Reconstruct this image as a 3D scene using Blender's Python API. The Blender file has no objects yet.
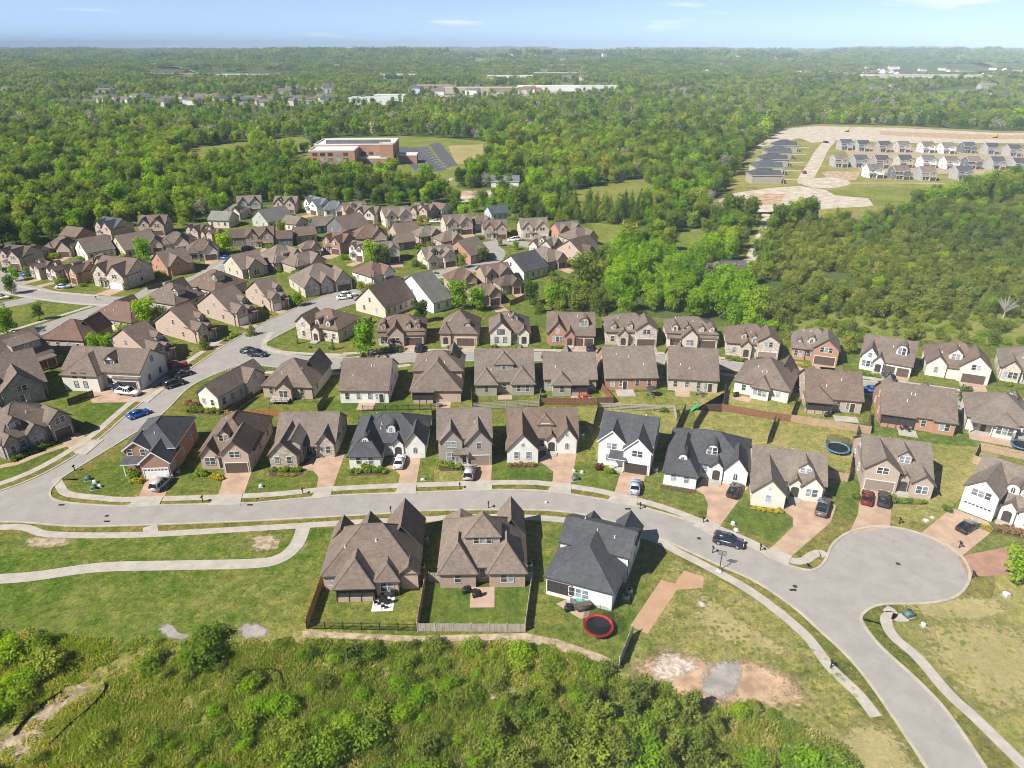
import bpy, bmesh, math, random
import numpy as np
from mathutils import Vector, Matrix
random.seed(11); RNG = np.random.default_rng(7)
C = bpy.context.scene.collection
FPX, PITCH, H = 711.0, math.atan2(384-49, 711.0), 72.0
SP, CP = math.sin(PITCH), math.cos(PITCH)

def G(px, py, z=0.0):
    """the point of the level ground that shows at this spot of the photograph"""
    u = (px-512)/FPX; v = (384-py)/FPX
    dy = CP + v*SP; dz = v*CP - SP
    t = (z-H)/dz
    return Vector((u*t, dy*t, z))
def project(x, y, z=0.0):
    r = (x, y, z-H)
    d = r[1]*CP - r[2]*SP; up = r[1]*SP + r[2]*CP
    return 512+FPX*r[0]/d, 384-FPX*up/d
def P2(pts): return [G(*p).xy for p in pts]

# ------------------------------------------------------------------ objects
def tag(o, label=None, cat=None, group=None, kind=None):
    if label: o['label'] = label
    if cat: o['category'] = cat
    if group: o['group'] = group
    if kind: o['kind'] = kind
    return o
def empty(name, loc=(0,0,0), rz=0.0):
    o = bpy.data.objects.new(name, None); o.empty_display_size = .5
    o.location = loc; o.rotation_euler = (0,0,rz); C.objects.link(o); return o
def link(name, mesh, parent=None, loc=(0,0,0), rz=0.0, sc=None):
    o = bpy.data.objects.new(name, mesh); C.objects.link(o)
    o.location = loc; o.rotation_euler = (0,0,rz)
    if sc is not None: o.scale = (sc,sc,sc) if isinstance(sc,(int,float)) else sc
    if parent: o.parent = parent
    return o
KIDS = {}
def copy_tree(o, parent=None):
    c = o.copy(); C.objects.link(c)
    if parent: c.parent = parent
    for ch in kids_of(o): copy_tree(ch, c)
    return c
def kids_of(o):
    if o.name not in KIDS: KIDS[o.name] = list(o.children)
    return KIDS[o.name]

class MB:
    def __init__(s): s.v=[]; s.f=[]; s.m=[]
    def add(s, vs, fs, m=0):
        n=len(s.v); s.v += [tuple(v) for v in vs]; s.f += [tuple(i+n for i in f) for f in fs]; s.m += [m]*len(fs); return s
    def face(s, vs, m=0): return s.add(vs,[tuple(range(len(vs)))],m)
    def box(s, x0,x1,y0,y1,z0,z1,m=0):
        return s.add([(x0,y0,z0),(x1,y0,z0),(x1,y1,z0),(x0,y1,z0),(x0,y0,z1),(x1,y0,z1),(x1,y1,z1),(x0,y1,z1)],
                     [(3,2,1,0),(4,5,6,7),(0,1,5,4),(1,2,6,5),(2,3,7,6),(3,0,4,7)],m)
    def prism(s, prof, y0, y1, m=0, axis='y', caps=True):
        """profile of (a, z) points pushed along an axis"""
        n=len(prof)
        if axis=='y': vs=[(a,y0,z) for a,z in prof]+[(a,y1,z) for a,z in prof]
        else: vs=[(y0,a,z) for a,z in prof]+[(y1,a,z) for a,z in prof]
        fs=[(i,(i+1)%n,(i+1)%n+n,i+n) for i in range(n)]
        if caps: fs += [tuple(range(n))[::-1], tuple(range(n,2*n))]
        return s.add(vs,fs,m)
    def cyl(s, c, r, z0, z1, n=10, m=0, r2=None):
        r2 = r if r2 is None else r2
        vs=[(c[0]+r*math.cos(2*math.pi*i/n),c[1]+r*math.sin(2*math.pi*i/n),z0) for i in range(n)]
        vs+=[(c[0]+r2*math.cos(2*math.pi*i/n),c[1]+r2*math.sin(2*math.pi*i/n),z1) for i in range(n)]
        return s.add(vs,[(i,(i+1)%n,(i+1)%n+n,i+n) for i in range(n)]+[tuple(range(n))[::-1],tuple(range(n,2*n))],m)
    def tube(s, pts, r, n=6, m=0):
        pts=[Vector(p) for p in pts]; rings=[]
        rr = r if isinstance(r,(list,tuple)) else [r]*len(pts)
        for i,p in enumerate(pts):
            t=(pts[min(i+1,len(pts)-1)]-pts[max(i-1,0)]).normalized()
            a=t.orthogonal().normalized(); b=t.cross(a)
            rings.append([p+rr[i]*(a*math.cos(2*math.pi*k/n)+b*math.sin(2*math.pi*k/n)) for k in range(n)])
        vs=[v for g in rings for v in g]; fs=[]
        for i in range(len(pts)-1):
            for k in range(n): fs.append((i*n+k,i*n+(k+1)%n,(i+1)*n+(k+1)%n,(i+1)*n+k))
        fs += [tuple(range(n))[::-1], tuple(range((len(pts)-1)*n,len(pts)*n))]
        return s.add(vs,fs,m)
    def mesh(s, name, mats, smooth=False, fix=True):
        me=bpy.data.meshes.new(name); me.from_pydata(s.v,[],s.f)
        for m in (mats if isinstance(mats,(list,tuple)) else [mats]): me.materials.append(m)
        me.polygons.foreach_set('material_index', s.m)
        if fix:
            bm=bmesh.new(); bm.from_mesh(me); bmesh.ops.recalc_face_normals(bm,faces=bm.faces); bm.to_mesh(me); bm.free()
        if smooth: me.polygons.foreach_set('use_smooth',[True]*len(me.polygons))
        me.update(); return me
    def build(s, name, mats, parent=None, smooth=False, fix=True):
        return link(name, s.mesh(name,mats,smooth,fix), parent)

# ------------------------------------------------------------------ materials
class NT:
    def __init__(s, name):
        s.m=bpy.data.materials.new(name); s.m.use_nodes=True; s.t=s.m.node_tree; s.t.nodes.clear()
        s.out=s.n('ShaderNodeOutputMaterial')
    def n(s, typ, **kw):
        nd=s.t.nodes.new(typ)
        for k,v in kw.items():
            if k in nd.inputs.keys() if isinstance(k,str) else False: nd.inputs[k].default_value=v
            else: setattr(nd,k,v)
        return nd
    def l(s,a,b): s.t.links.new(a,b)
    def noise(s, vec, scale, detail=3, rough=.55, dist=0):
        nd=s.n('ShaderNodeTexNoise'); nd.inputs['Scale'].default_value=scale; nd.inputs['Detail'].default_value=detail
        nd.inputs['Roughness'].default_value=rough; nd.inputs['Distortion'].default_value=dist; s.l(vec,nd.inputs['Vector']); return nd.outputs['Fac']
    def ramp(s, fac, stops):
        nd=s.n('ShaderNodeValToRGB'); cr=nd.color_ramp
        while len(cr.elements)<len(stops): cr.elements.new(.5)
        for e,(p,c) in zip(cr.elements,stops): e.position=p; e.color=(*c,1) if not isinstance(c,(int,float)) else (c,c,c,1)
        s.l(fac,nd.inputs['Fac']); return nd.outputs['Color']
    def mix(s, fac, a, b, mode='MIX'):
        nd=s.n('ShaderNodeMix'); nd.data_type='RGBA'; nd.blend_type=mode
        for sock,val in ((nd.inputs[0],fac),(nd.inputs[6],a),(nd.inputs[7],b)):
            if isinstance(val,(int,float)): sock.default_value=val
            elif isinstance(val,tuple): sock.default_value=(*val,1)
            else: s.l(val,sock)
        return nd.outputs[2]
    def math(s, op, a, b=0.0):
        nd=s.n('ShaderNodeMath'); nd.operation=op
        for sock,val in ((nd.inputs[0],a),(nd.inputs[1],b)):
            if isinstance(val,(int,float)): sock.default_value=val
            else: s.l(val,sock)
        return nd.outputs[0]
    def pos(s): return s.n('ShaderNodeNewGeometry').outputs['Position']
    def obj(s): return s.n('ShaderNodeTexCoord').outputs['Object']
    def bsdf(s, col, rough=.8, bump=None, bs=.3, bd=.05, metal=0, spec=.3):
        b=s.n('ShaderNodeBsdfPrincipled')
        if isinstance(col,tuple): b.inputs['Base Color'].default_value=(*col,1)
        else: s.l(col,b.inputs['Base Color'])
        if isinstance(rough,(int,float)): b.inputs['Roughness'].default_value=rough
        else: s.l(rough,b.inputs['Roughness'])
        b.inputs['Metallic'].default_value=metal; b.inputs['Specular IOR Level'].default_value=spec
        if bump is not None:
            bp=s.n('ShaderNodeBump'); bp.inputs['Strength'].default_value=bs; bp.inputs['Distance'].default_value=bd
            s.l(bump,bp.inputs['Height']); s.l(bp.outputs[0],b.inputs['Normal'])
        s.l(b.outputs[0],s.out.inputs['Surface']); s.b=b; return s.m
def k(c,f): return tuple(min(1,x*f) for x in c)

def mat_plain(name, col, rough=.7, var=.12, scale=.6, metal=0, spec=.3):
    t=NT(name); p=t.pos(); a=t.noise(p,scale,4); b=t.noise(p,scale*9,2)
    f=t.math('ADD',t.math('MULTIPLY',a,.65),t.math('MULTIPLY',b,.35))
    return t.bsdf(t.ramp(f,[(.3,k(col,1-var)),(.7,k(col,1+var))]),rough,metal=metal,spec=spec)
def mat_roof(name, col):
    t=NT(name); p=t.obj(); w=t.pos()
    z=t.n('ShaderNodeSeparateXYZ'); t.l(p,z.inputs[0])
    course=t.math('FRACT',t.math('MULTIPLY',z.outputs[2],6.0))
    # tabs of slightly different shade
    mp=t.n('ShaderNodeMapping'); mp.inputs['Scale'].default_value=(2.2,2.2,6.0); t.l(p,mp.inputs[0])
    wn=t.n('ShaderNodeTexVoronoi'); wn.inputs['Scale'].default_value=1.0; t.l(mp.outputs[0],wn.inputs['Vector'])
    sx=t.n('ShaderNodeSeparateColor'); t.l(wn.outputs['Color'],sx.inputs[0])
    c=t.ramp(sx.outputs[0],[(0,k(col,.86)),(.5,col),(1,k(col,1.13))])
    big=t.noise(w,.25,3); c=t.mix(1.0,c,t.ramp(big,[(.3,(.86,.86,.86)),(.7,(1.1,1.1,1.1))]),'MULTIPLY')
    st=t.n('ShaderNodeMapping'); st.inputs['Scale'].default_value=(1.6,1.6,.12); t.l(p,st.inputs[0])
    streak=t.noise(st.outputs[0],1.0,3); c=t.mix(1.0,c,t.ramp(streak,[(.35,(.9,.9,.9)),(.65,(1.06,1.06,1.06))]),'MULTIPLY')
    return t.bsdf(c,.9,course,.35,.03,spec=.2)
def mat_brick(name, col, mort, var=.25):
    t=NT(name); p=t.obj(); z=t.n('ShaderNodeSeparateXYZ'); t.l(p,z.inputs[0])
    cx=t.n('ShaderNodeCombineXYZ'); t.l(t.math('ADD',z.outputs[0],z.outputs[1]),cx.inputs[0]); t.l(z.outputs[2],cx.inputs[1])
    br=t.n('ShaderNodeTexBrick'); t.l(cx.outputs[0],br.inputs['Vector'])
    br.inputs['Scale'].default_value=1.0; br.inputs['Brick Width'].default_value=.24; br.inputs['Row Height'].default_value=.08
    br.inputs['Mortar Size'].default_value=.008; br.inputs['Mortar'].default_value=(*mort,1)
    n=t.noise(t.pos(),1.4,4,.7); n2=t.noise(t.pos(),7,2,.7)
    t.l(t.ramp(n2,[(.3,k(col,1-var)),(.7,k(col,1+var))]),br.inputs['Color1']); t.l(t.ramp(n,[(.3,k(col,1-var*.8)),(.7,k(col,1+var*.8))]),br.inputs['Color2'])
    return t.bsdf(br.outputs['Color'],.85,br.outputs['Fac'],-.2,.01,spec=.2)
def mat_stone(name, col, var=.35):
    t=NT(name); p=t.obj(); mp=t.n('ShaderNodeMapping'); mp.inputs['Scale'].default_value=(2.2,2.2,4.2); t.l(p,mp.inputs[0])
    vo=t.n('ShaderNodeTexVoronoi'); vo.inputs['Scale'].default_value=1.0; t.l(mp.outputs[0],vo.inputs['Vector'])
    sx=t.n('ShaderNodeSeparateColor'); t.l(vo.outputs['Color'],sx.inputs[0])
    c=t.ramp(sx.outputs[0],[(0,k(col,1-var)),(.55,col),(1,k(col,1+var*.6))])
    c=t.mix(1.0,c,t.ramp(t.noise(t.pos(),.7,3),[(.3,(.88,.88,.88)),(.7,(1.08,1.08,1.08))]),'MULTIPLY')
    return t.bsdf(c,.85,vo.outputs['Distance'],.3,.02,spec=.2)
def mat_siding(name, col):
    t=NT(name); p=t.obj(); z=t.n('ShaderNodeSeparateXYZ'); t.l(p,z.inputs[0])
    fr=t.math('FRACT',t.math('MULTIPLY',z.outputs[2],5.5))
    c=t.ramp(t.noise(t.pos(),.8,4,.6),[(.3,k(col,.9)),(.7,k(col,1.05))])
    c=t.mix(.5,c,t.ramp(fr,[(0,.72),(.18,1.0),(1,1.0)]),'MULTIPLY')
    return t.bsdf(c,.65,fr,.4,.02,spec=.3)
def mat_grass(name, lush, dry, amt=.5, grain=1.0, mow=False, dirt=None):
    t=NT(name); p=t.pos()
    a=t.noise(p,.05,3,.6); b=t.noise(p,.35,5,.68,.4); c=t.noise(p,2.2,4,.72,.3); d=t.noise(p,9.0,2,.7)
    f=t.math('ADD',t.math('MULTIPLY',a,.5),t.math('MULTIPLY',b,.5))
    lo=.5+(.5-amt)*.38
    col=t.mix(t.ramp(f,[(lo-.09,0.0),(lo+.12,1.0)]),lush,dry)
    col=t.mix(1.0,col,t.ramp(c,[(.34,k((1,1,1),1-.38*grain)),(.5,(1,1,1)),(.68,k((1,1,1),1+.42*grain))]),'MULTIPLY')
    col=t.mix(1.0,col,t.ramp(d,[(.36,k((1,1,1),1-.36*grain)),(.64,k((1,1,1),1+.36*grain))]),'MULTIPLY')
    e=t.noise(p,.75,5,.72,.5); col=t.mix(1.0,col,t.ramp(e,[(.38,k((1,1,1),1-.20*grain)),(.5,(1,1,1)),(.62,(1+.30*grain,1+.22*grain,1+.12*grain))]),'MULTIPLY')
    # straw flecks
    g=t.noise(p,1.1,5,.8,.8); col=t.mix(t.ramp(g,[(.56,0.0),(.66,.8*amt+.05)]),col,k(dry,1.4))
    if mow:
        mp=t.n('ShaderNodeMapping'); mp.inputs['Rotation'].default_value=(0,0,.5); mp.inputs['Scale'].default_value=(.55,.02,1); t.l(p,mp.inputs[0])
        s=t.noise(mp.outputs[0],1.0,1); col=t.mix(1.0,col,t.ramp(s,[(.4,(.9,.92,.9)),(.6,(1.08,1.06,1.05))]),'MULTIPLY')
    if dirt:
        dn=t.noise(p,.13,4,.6,.6); col=t.mix(t.ramp(dn,[(.64,0.0),(.70,.8)]),col,dirt)
    return t.bsdf(col,.95,t.math('ADD',c,d),.55,.14,spec=.1)
def mat_paved(name, col, var=.1, joints=0, crack=False, scale=.35):
    t=NT(name); p=t.pos()
    a=t.noise(p,scale,5,.6); b=t.noise(p,12,2,.7)
    c=t.ramp(a,[(.38,k(col,1-var)),(.62,k(col,1+var))]); c=t.mix(1.0,c,t.ramp(b,[(.3,(.93,.93,.93)),(.7,(1.06,1.06,1.06))]),'MULTIPLY')
    if crack:
        vo=t.n('ShaderNodeTexVoronoi'); vo.feature='DISTANCE_TO_EDGE'; vo.inputs['Scale'].default_value=.11; 
        ds=t.n('ShaderNodeVectorMath'); ds.operation='ADD'; t.l(p,ds.inputs[0])
        nn=t.n('ShaderNodeTexNoise'); nn.inputs['Scale'].default_value=.5; t.l(p,nn.inputs['Vector']); t.l(nn.outputs['Color'],ds.inputs[1])
        t.l(ds.outputs[0],vo.inputs['Vector']); c=t.mix(t.ramp(vo.outputs['Distance'],[(.002,.16),(.008,0.0)]),c,k(col,.55))
        st=t.noise(p,.09,4,.65,1.0); c=t.mix(t.ramp(st,[(.5,0.0),(.75,.45)]),c,k(col,1.18))
        st2=t.noise(p,.8,3,.6,.5); c=t.mix(t.ramp(st2,[(.58,0.0),(.70,.32)]),c,k(col,.74)); st3=t.noise(p,3.5,2,.6); c=t.mix(t.ramp(st3,[(.64,0.0),(.70,.35)]),c,k(col,.7))
    return t.bsdf(c,.9,b,.15,.01,spec=.2)
def mat_leaf(name, stops, trans=.5):
    t=NT(name); oi=t.n('ShaderNodeObjectInfo'); at=t.n('ShaderNodeAttribute'); at.attribute_name='tint'
    col=t.ramp(oi.outputs['Random'],stops)
    col=t.mix(1.0,col,t.ramp(at.outputs['Fac'],[(0,(.72,.75,.68)),(.5,(1,1,1)),(1,(1.3,1.26,1.2))]),'MULTIPLY')
    big=t.noise(t.pos(),.012,3); col=t.mix(1.0,col,t.ramp(big,[(.36,(.74,.80,.86)),(.5,(1,1,1)),(.64,(1.24,1.16,.95))]),'MULTIPLY')
    d=t.n('ShaderNodeBsdfDiffuse'); t.l(col,d.inputs['Color']); tr=t.n('ShaderNodeBsdfTranslucent')
    t.l(t.mix(1.0,col,(1.25,1.3,.7),'MULTIPLY'),tr.inputs['Color'])
    m=t.n('ShaderNodeMixShader'); m.inputs[0].default_value=trans; t.l(d.outputs[0],m.inputs[1]); t.l(tr.outputs[0],m.inputs[2])
    t.l(m.outputs[0],t.out.inputs['Surface']); return t.m
def mat_glass(name, col=(.02,.028,.035), rough=.08):
    t=NT(name); n=t.noise(t.pos(),.9,2); oi=t.n('ShaderNodeObjectInfo')
    c=t.mix(1.0,t.ramp(n,[(.35,k(col,.7)),(.65,k(col,1.5))]),t.ramp(oi.outputs['Random'],[(0,.35),(.4,.8),(.55,2.2),(1,3.6)]) if name=='window_glass' else (1,1,1),'MULTIPLY')
    return t.bsdf(c,rough,spec=.6)

M={}
# shingles
for nm,c in dict(brown=(.168,.123,.098), tan=(.190,.158,.132), taupe=(.175,.138,.114), grey=(.155,.15,.145), charcoal=(.078,.081,.090), slate=(.085,.095,.11),
                 redbrown=(.165,.108,.085), dark=(.115,.088,.075), greengrey=(.205,.205,.185), blueroof=(.15,.168,.185), warm=(.205,.163,.134)).items():
    M['r_'+nm]=mat_roof('shingle_'+nm,c)
for nm,c,mo in (('red',(.33,.155,.105),(.42,.38,.34)),('orange',(.42,.19,.11),(.45,.4,.34)),('tan',(.44,.335,.265),(.5,.46,.42)),('pink',(.47,.33,.265),(.55,.5,.45)),('brown',(.24,.15,.11),(.35,.3,.27)),
                ('grey',(.34,.305,.27),(.42,.4,.38)),('cream',(.60,.52,.43),(.62,.58,.52)),('mix',(.38,.26,.20),(.5,.46,.4))):
    M['b_'+nm]=mat_brick('brick_'+nm,c,mo)
M['s_light']=mat_stone('stone_light',(.56,.50,.43)); M['s_tan']=mat_stone('stone_tan',(.46,.40,.33)); M['s_grey']=mat_stone('stone_grey',(.30,.285,.265)); M['s_white']=mat_stone('stone_white',(.72,.67,.6),.15)
for nm,c in dict(white=(.80,.79,.76), offwhite=(.72,.69,.62), cream=(.66,.60,.50), grey=(.40,.40,.39), taupe=(.40,.355,.31), blue=(.075,.13,.19), sage=(.42,.46,.40), ltblue=(.50,.56,.60), beige=(.55,.49,.41), dkgrey=(.16,.17,.18)).items():
    M['w_'+nm]=mat_siding('siding_'+nm,c)
M['white']=mat_plain('white_paint',(.80,.79,.77),.5,.04); M['offwhite']=mat_plain('cream_paint',(.66,.62,.55),.5,.05)
M['brownpaint']=mat_plain('brown_paint',(.115,.085,.068),.6,.1); M['dktrim']=mat_plain('dark_trim',(.06,.05,.047),.5,.1); M['tantrim']=mat_plain('tan_trim',(.30,.24,.20),.6,.08)
M['black']=mat_plain('black_metal',(.02,.02,.022),.45,.2); M['metal']=mat_plain('grey_metal',(.35,.36,.37),.4,.08,metal=.6); M['rubber']=mat_plain('black_rubber',(.022,.022,.024),.8,.2)
M['glass']=mat_glass('window_glass',(.085,.10,.115),.12); M['screen']=mat_plain('porch_screen',(.045,.042,.04),.6,.5,3.0); M['carglass']=mat_glass('car_glass',(.012,.014,.017),.05)
M['wood']=mat_plain('brown_fence_wood',(.235,.115,.065),.8,.25,1.5); M['woodgrey']=mat_plain('weathered_fence_wood',(.42,.375,.33),.85,.2,1.2); M['woodorange']=mat_plain('new_cedar_wood',(.48,.235,.085),.75,.15,1.2)
M['wooddark']=mat_plain('dark_wood_and_shade',(.10,.07,.05),.8,.25,1.2); M['woodtan']=mat_plain('tan_fence_wood',(.42,.30,.205),.85,.2,1.2); M['vinyl']=mat_plain('pale_fence_rail',(.40,.37,.33),.6,.1,1.2)  # wooddark: shade of the fence sides put into the colour; plain dark wood elsewhere
M['asphalt']=mat_paved('worn_asphalt',(.305,.290,.270),.07,crack=True); M['asphalt_far']=mat_paved('dark_asphalt',(.095,.10,.11),.1); M['concrete']=mat_paved('sidewalk_concrete',(.40,.37,.325),.10,scale=.6)
M['kerb']=mat_paved('kerb_concrete',(.40,.365,.30),.12,scale=.5); M['aggregate']=mat_paved('exposed_aggregate',(.42,.295,.215),.14,scale=.4); M['aggregate_dark']=mat_paved('red_aggregate',(.34,.195,.135),.15,scale=.4)
M['patio']=mat_paved('patio_slab',(.43,.31,.235),.1); M['patiogrey']=mat_paved('pale_patio',(.60,.60,.59),.08); M['gravel']=mat_paved('pale_gravel',(.36,.285,.195),.3,scale=.9); M['dirt']=mat_paved('bare_red_dirt',(.42,.29,.19),.30,scale=.35)
M['mulch']=mat_paved('brown_mulch',(.085,.058,.045),.35,scale=2.0); M['sand']=mat_paved('volleyball_sand',(.42,.265,.17),.07,scale=.5); M['dirtpale']=mat_paved('pale_dirt',(.47,.415,.335),.2,scale=.2); M['stonebed']=mat_paved('pale_rubble',(.47,.40,.33),.35,scale=1.2); M['greydirt']=mat_paved('grey_clay',(.30,.28,.255),.2,scale=.5)
LUSH,DRY=(.085,.165,.030),(.27,.235,.10)
M['lawn']=mat_grass('lawn_grass',(.100,.168,.022),(.25,.25,.060),.52,1.2); M['lawnlush']=mat_grass('lush_lawn',(.078,.142,.020),(.165,.205,.036),.5,1.0,mow=True)
M['lawndry']=mat_grass('dry_lawn',(.150,.200,.030),(.36,.32,.11),.62,dirt=(.36,.26,.16)); M['meadow']=mat_grass('rough_meadow',(.155,.215,.030),(.36,.325,.115),.60,1.4)
M['field']=mat_grass('open_field',(.14,.20,.025),(.28,.27,.08),.5,.7); M['verge']=mat_grass('verge_grass',(.12,.155,.022),(.29,.25,.075),.55,1.2); M['tangrass']=mat_grass('straw_field',(.30,.27,.105),(.40,.34,.16),.55,.5)
M['parkgrass']=mat_grass('park_grass',(.092,.170,.016),(.28,.275,.080),.48,1.2,dirt=(.36,.27,.16)); M['floor']=mat_grass('forest_floor',(.075,.115,.030),(.11,.14,.042),.5,.7)
M['leaf']=mat_leaf('broad_leaves',[(0,(.085,.15,.025)),(.2,(.14,.23,.030)),(.4,(.19,.25,.050)),(.6,(.20,.32,.030)),(.8,(.27,.33,.045)),(1,(.36,.39,.060))])
M['leafbright']=mat_leaf('spring_leaves',[(0,(.21,.37,.022)),(.6,(.29,.46,.028)),(1,(.37,.50,.040))])
M['leafcedar']=mat_leaf('cedar_needles',[(0,(.14,.19,.038)),(.5,(.21,.255,.048)),(.85,(.26,.31,.055)),(1,(.32,.325,.08))],.4)
M['leafgrey']=mat_leaf('bare_twigs',[(0,(.30,.27,.22)),(1,(.40,.37,.31))],.2)
M['leafshrub']=mat_leaf('shrub_leaves',[(0,(.15,.235,.028)),(.6,(.235,.34,.036)),(1,(.33,.40,.055))],.45)
M['leafyellow']=mat_leaf('yellow_leaves',[(0,(.40,.36,.03)),(1,(.50,.42,.04))],.3); M['leafred']=mat_leaf('purple_leaves',[(0,(.10,.035,.035)),(1,(.13,.04,.04))],.3); M['leafdry']=mat_leaf('rust_leaves',[(0,(.30,.17,.08)),(1,(.38,.24,.10))],.3)
M['leafweed']=mat_leaf('weeds',[(0,(.24,.35,.040)),(.5,(.35,.42,.065)),(.8,(.48,.47,.14)),(1,(.60,.52,.24))],.5)
M['bark']=mat_plain('bark',(.12,.09,.07),.9,.3,2.0); M['barkpale']=mat_plain('pale_bark',(.42,.38,.33),.9,.2,2.0)

def mat_patch(name,base,reach=.55):
    """a bare patch that the grass breaks up towards its rim"""
    m=M[base].copy(); m.name=name; t=m.node_tree; out=next(n for n in t.nodes if n.type=='OUTPUT_MATERIAL'); sh=out.inputs['Surface'].links[0].from_socket
    at=t.nodes.new('ShaderNodeAttribute'); at.attribute_name='inner'; nz=t.nodes.new('ShaderNodeTexNoise'); nz.inputs['Scale'].default_value=1.1; nz.inputs['Detail'].default_value=8; nz.inputs['Roughness'].default_value=.8
    ge=t.nodes.new('ShaderNodeNewGeometry'); t.links.new(ge.outputs['Position'],nz.inputs['Vector'])
    a=t.nodes.new('ShaderNodeMath'); a.operation='MULTIPLY_ADD'; a.inputs[1].default_value=2.6; t.links.new(nz.outputs['Fac'],a.inputs[0]); t.links.new(at.outputs['Fac'],a.inputs[2])
    r=t.nodes.new('ShaderNodeMapRange'); r.inputs['From Min'].default_value=1.22+reach*.3; r.inputs['From Max'].default_value=1.6+reach*.3; t.links.new(a.outputs[0],r.inputs['Value'])
    tr=t.nodes.new('ShaderNodeBsdfTransparent'); mx=t.nodes.new('ShaderNodeMixShader'); t.links.new(r.outputs[0],mx.inputs[0]); t.links.new(tr.outputs[0],mx.inputs[1]); t.links.new(sh,mx.inputs[2]); t.links.new(mx.outputs[0],out.inputs['Surface']); return m
# ------------------------------------------------------------------ houses
MC={}
def win_meshes(w,h,style,trim):
    key=(round(w,2),round(h,2),style,trim)
    if key in MC: return MC[key]
    f=MB(); g=MB(); b=.085
    if style=='arch':
        n=8; r=w/2; zc=h-r
        ring=[(-r,0)]+[(-r*math.cos(math.pi*i/n),zc+r*math.sin(math.pi*i/n)) for i in range(n+1)]+[(r,0)]
        inn=[(a*(1-2*b/w),max(b,z-(b if z>zc else 0)+0)) for a,z in ring]
        L=len(ring)
        for i in range(L):
            j=(i+1)%L
            f.face([(ring[i][0],-.06,ring[i][1]),(ring[j][0],-.06,ring[j][1]),(inn[j][0],-.06,inn[j][1]),(inn[i][0],-.06,inn[i][1])])
            f.face([(ring[i][0],-.06,ring[i][1]),(ring[j][0],-.06,ring[j][1]),(ring[j][0],.03,ring[j][1]),(ring[i][0],.03,ring[i][1])])
        g.face([(a,-.02,z) for a,z in inn])
        f.box(-.03,.03,-.05,-.021,b,h-b)
    else:
        f.box(-w/2-b,-w/2,-.06,.03,-b,h+b); f.box(w/2,w/2+b,-.06,.03,-b,h+b)
        f.box(-w/2,w/2,-.06,.03,h,h+b); f.box(-w/2,w/2,-.075,.03,-b,0)
        f.box(-w/2,w/2,-.05,-.021,h/2-.025,h/2+.025)
        if style=='grid': f.box(-.022,.022,-.05,-.021,0,h/2-.025); f.box(-.022,.022,-.05,-.021,h/2+.025,h)
        g.face([(-w/2,-.02,0),(w/2,-.02,0),(w/2,-.02,h),(-w/2,-.02,h)])
    MC[key]=(f.mesh('window',M[trim]),g.mesh('pane',M['glass']))
    return MC[key]
def gar_meshes(w,h,col,trim,lite):
    key=('g',w,h,col,trim,lite)
    if key in MC: return MC[key]
    f=MB(); f.box(-w/2-.14,-w/2,-.09,.03,.02,h+.14); f.box(w/2,w/2+.14,-.09,.03,.02,h+.14); f.box(-w/2,w/2,-.09,.03,h,h+.14)
    d=MB()
    for i in range(4):
        z0=.02+i*h/4; d.box(-w/2,w/2,-.03,.02,z0+.025,z0+h/4-.004)
        n=max(2,round(w/1.2))
        for j in range(n):
            x0=-w/2+w*j/n; d.box(x0+.12,x0+w/n-.12,-.045,-.03,z0+.1,z0+h/4-.1)
    d.box(-w/2,w/2,-.015,.02,.02,h)
    l=None
    if lite:
        l=MB(); n=max(4,round(w/.6))
        for j in range(n):
            x0=-w/2+w*j/n; l.face([(x0+.09,-.05,h*.80),(x0+w/n-.09,-.05,h*.80),(x0+w/n-.09,-.05,h*.93),(x0+.09,-.05,h*.93)])
        l=l.mesh('door_lights',M['glass'])
    MC[key]=(f.mesh('frame',M[trim]),d.mesh('garage_door',M[col]),l); return MC[key]
def door_meshes(col,trim):
    key=('d',col,trim)
    if key in MC: return MC[key]
    f=MB(); f.box(-.62,-.48,-.07,.03,.02,2.2); f.box(.48,.62,-.07,.03,.02,2.2); f.box(-.48,.48,-.07,.03,2.08,2.2)
    d=MB(); d.box(-.48,.48,-.03,.02,.02,2.08); d.box(-.34,.34,-.045,-.03,.25,.95); d.box(-.34,.34,-.045,-.03,1.1,1.9)
    h=MB(); h.cyl((.38,-.08),.035,1.0,1.12,8)
    MC[key]=(f.mesh('frame',M[trim]),d.mesh('door',M[col]),h.mesh('handle',M['metal'])); return MC[key]

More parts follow.
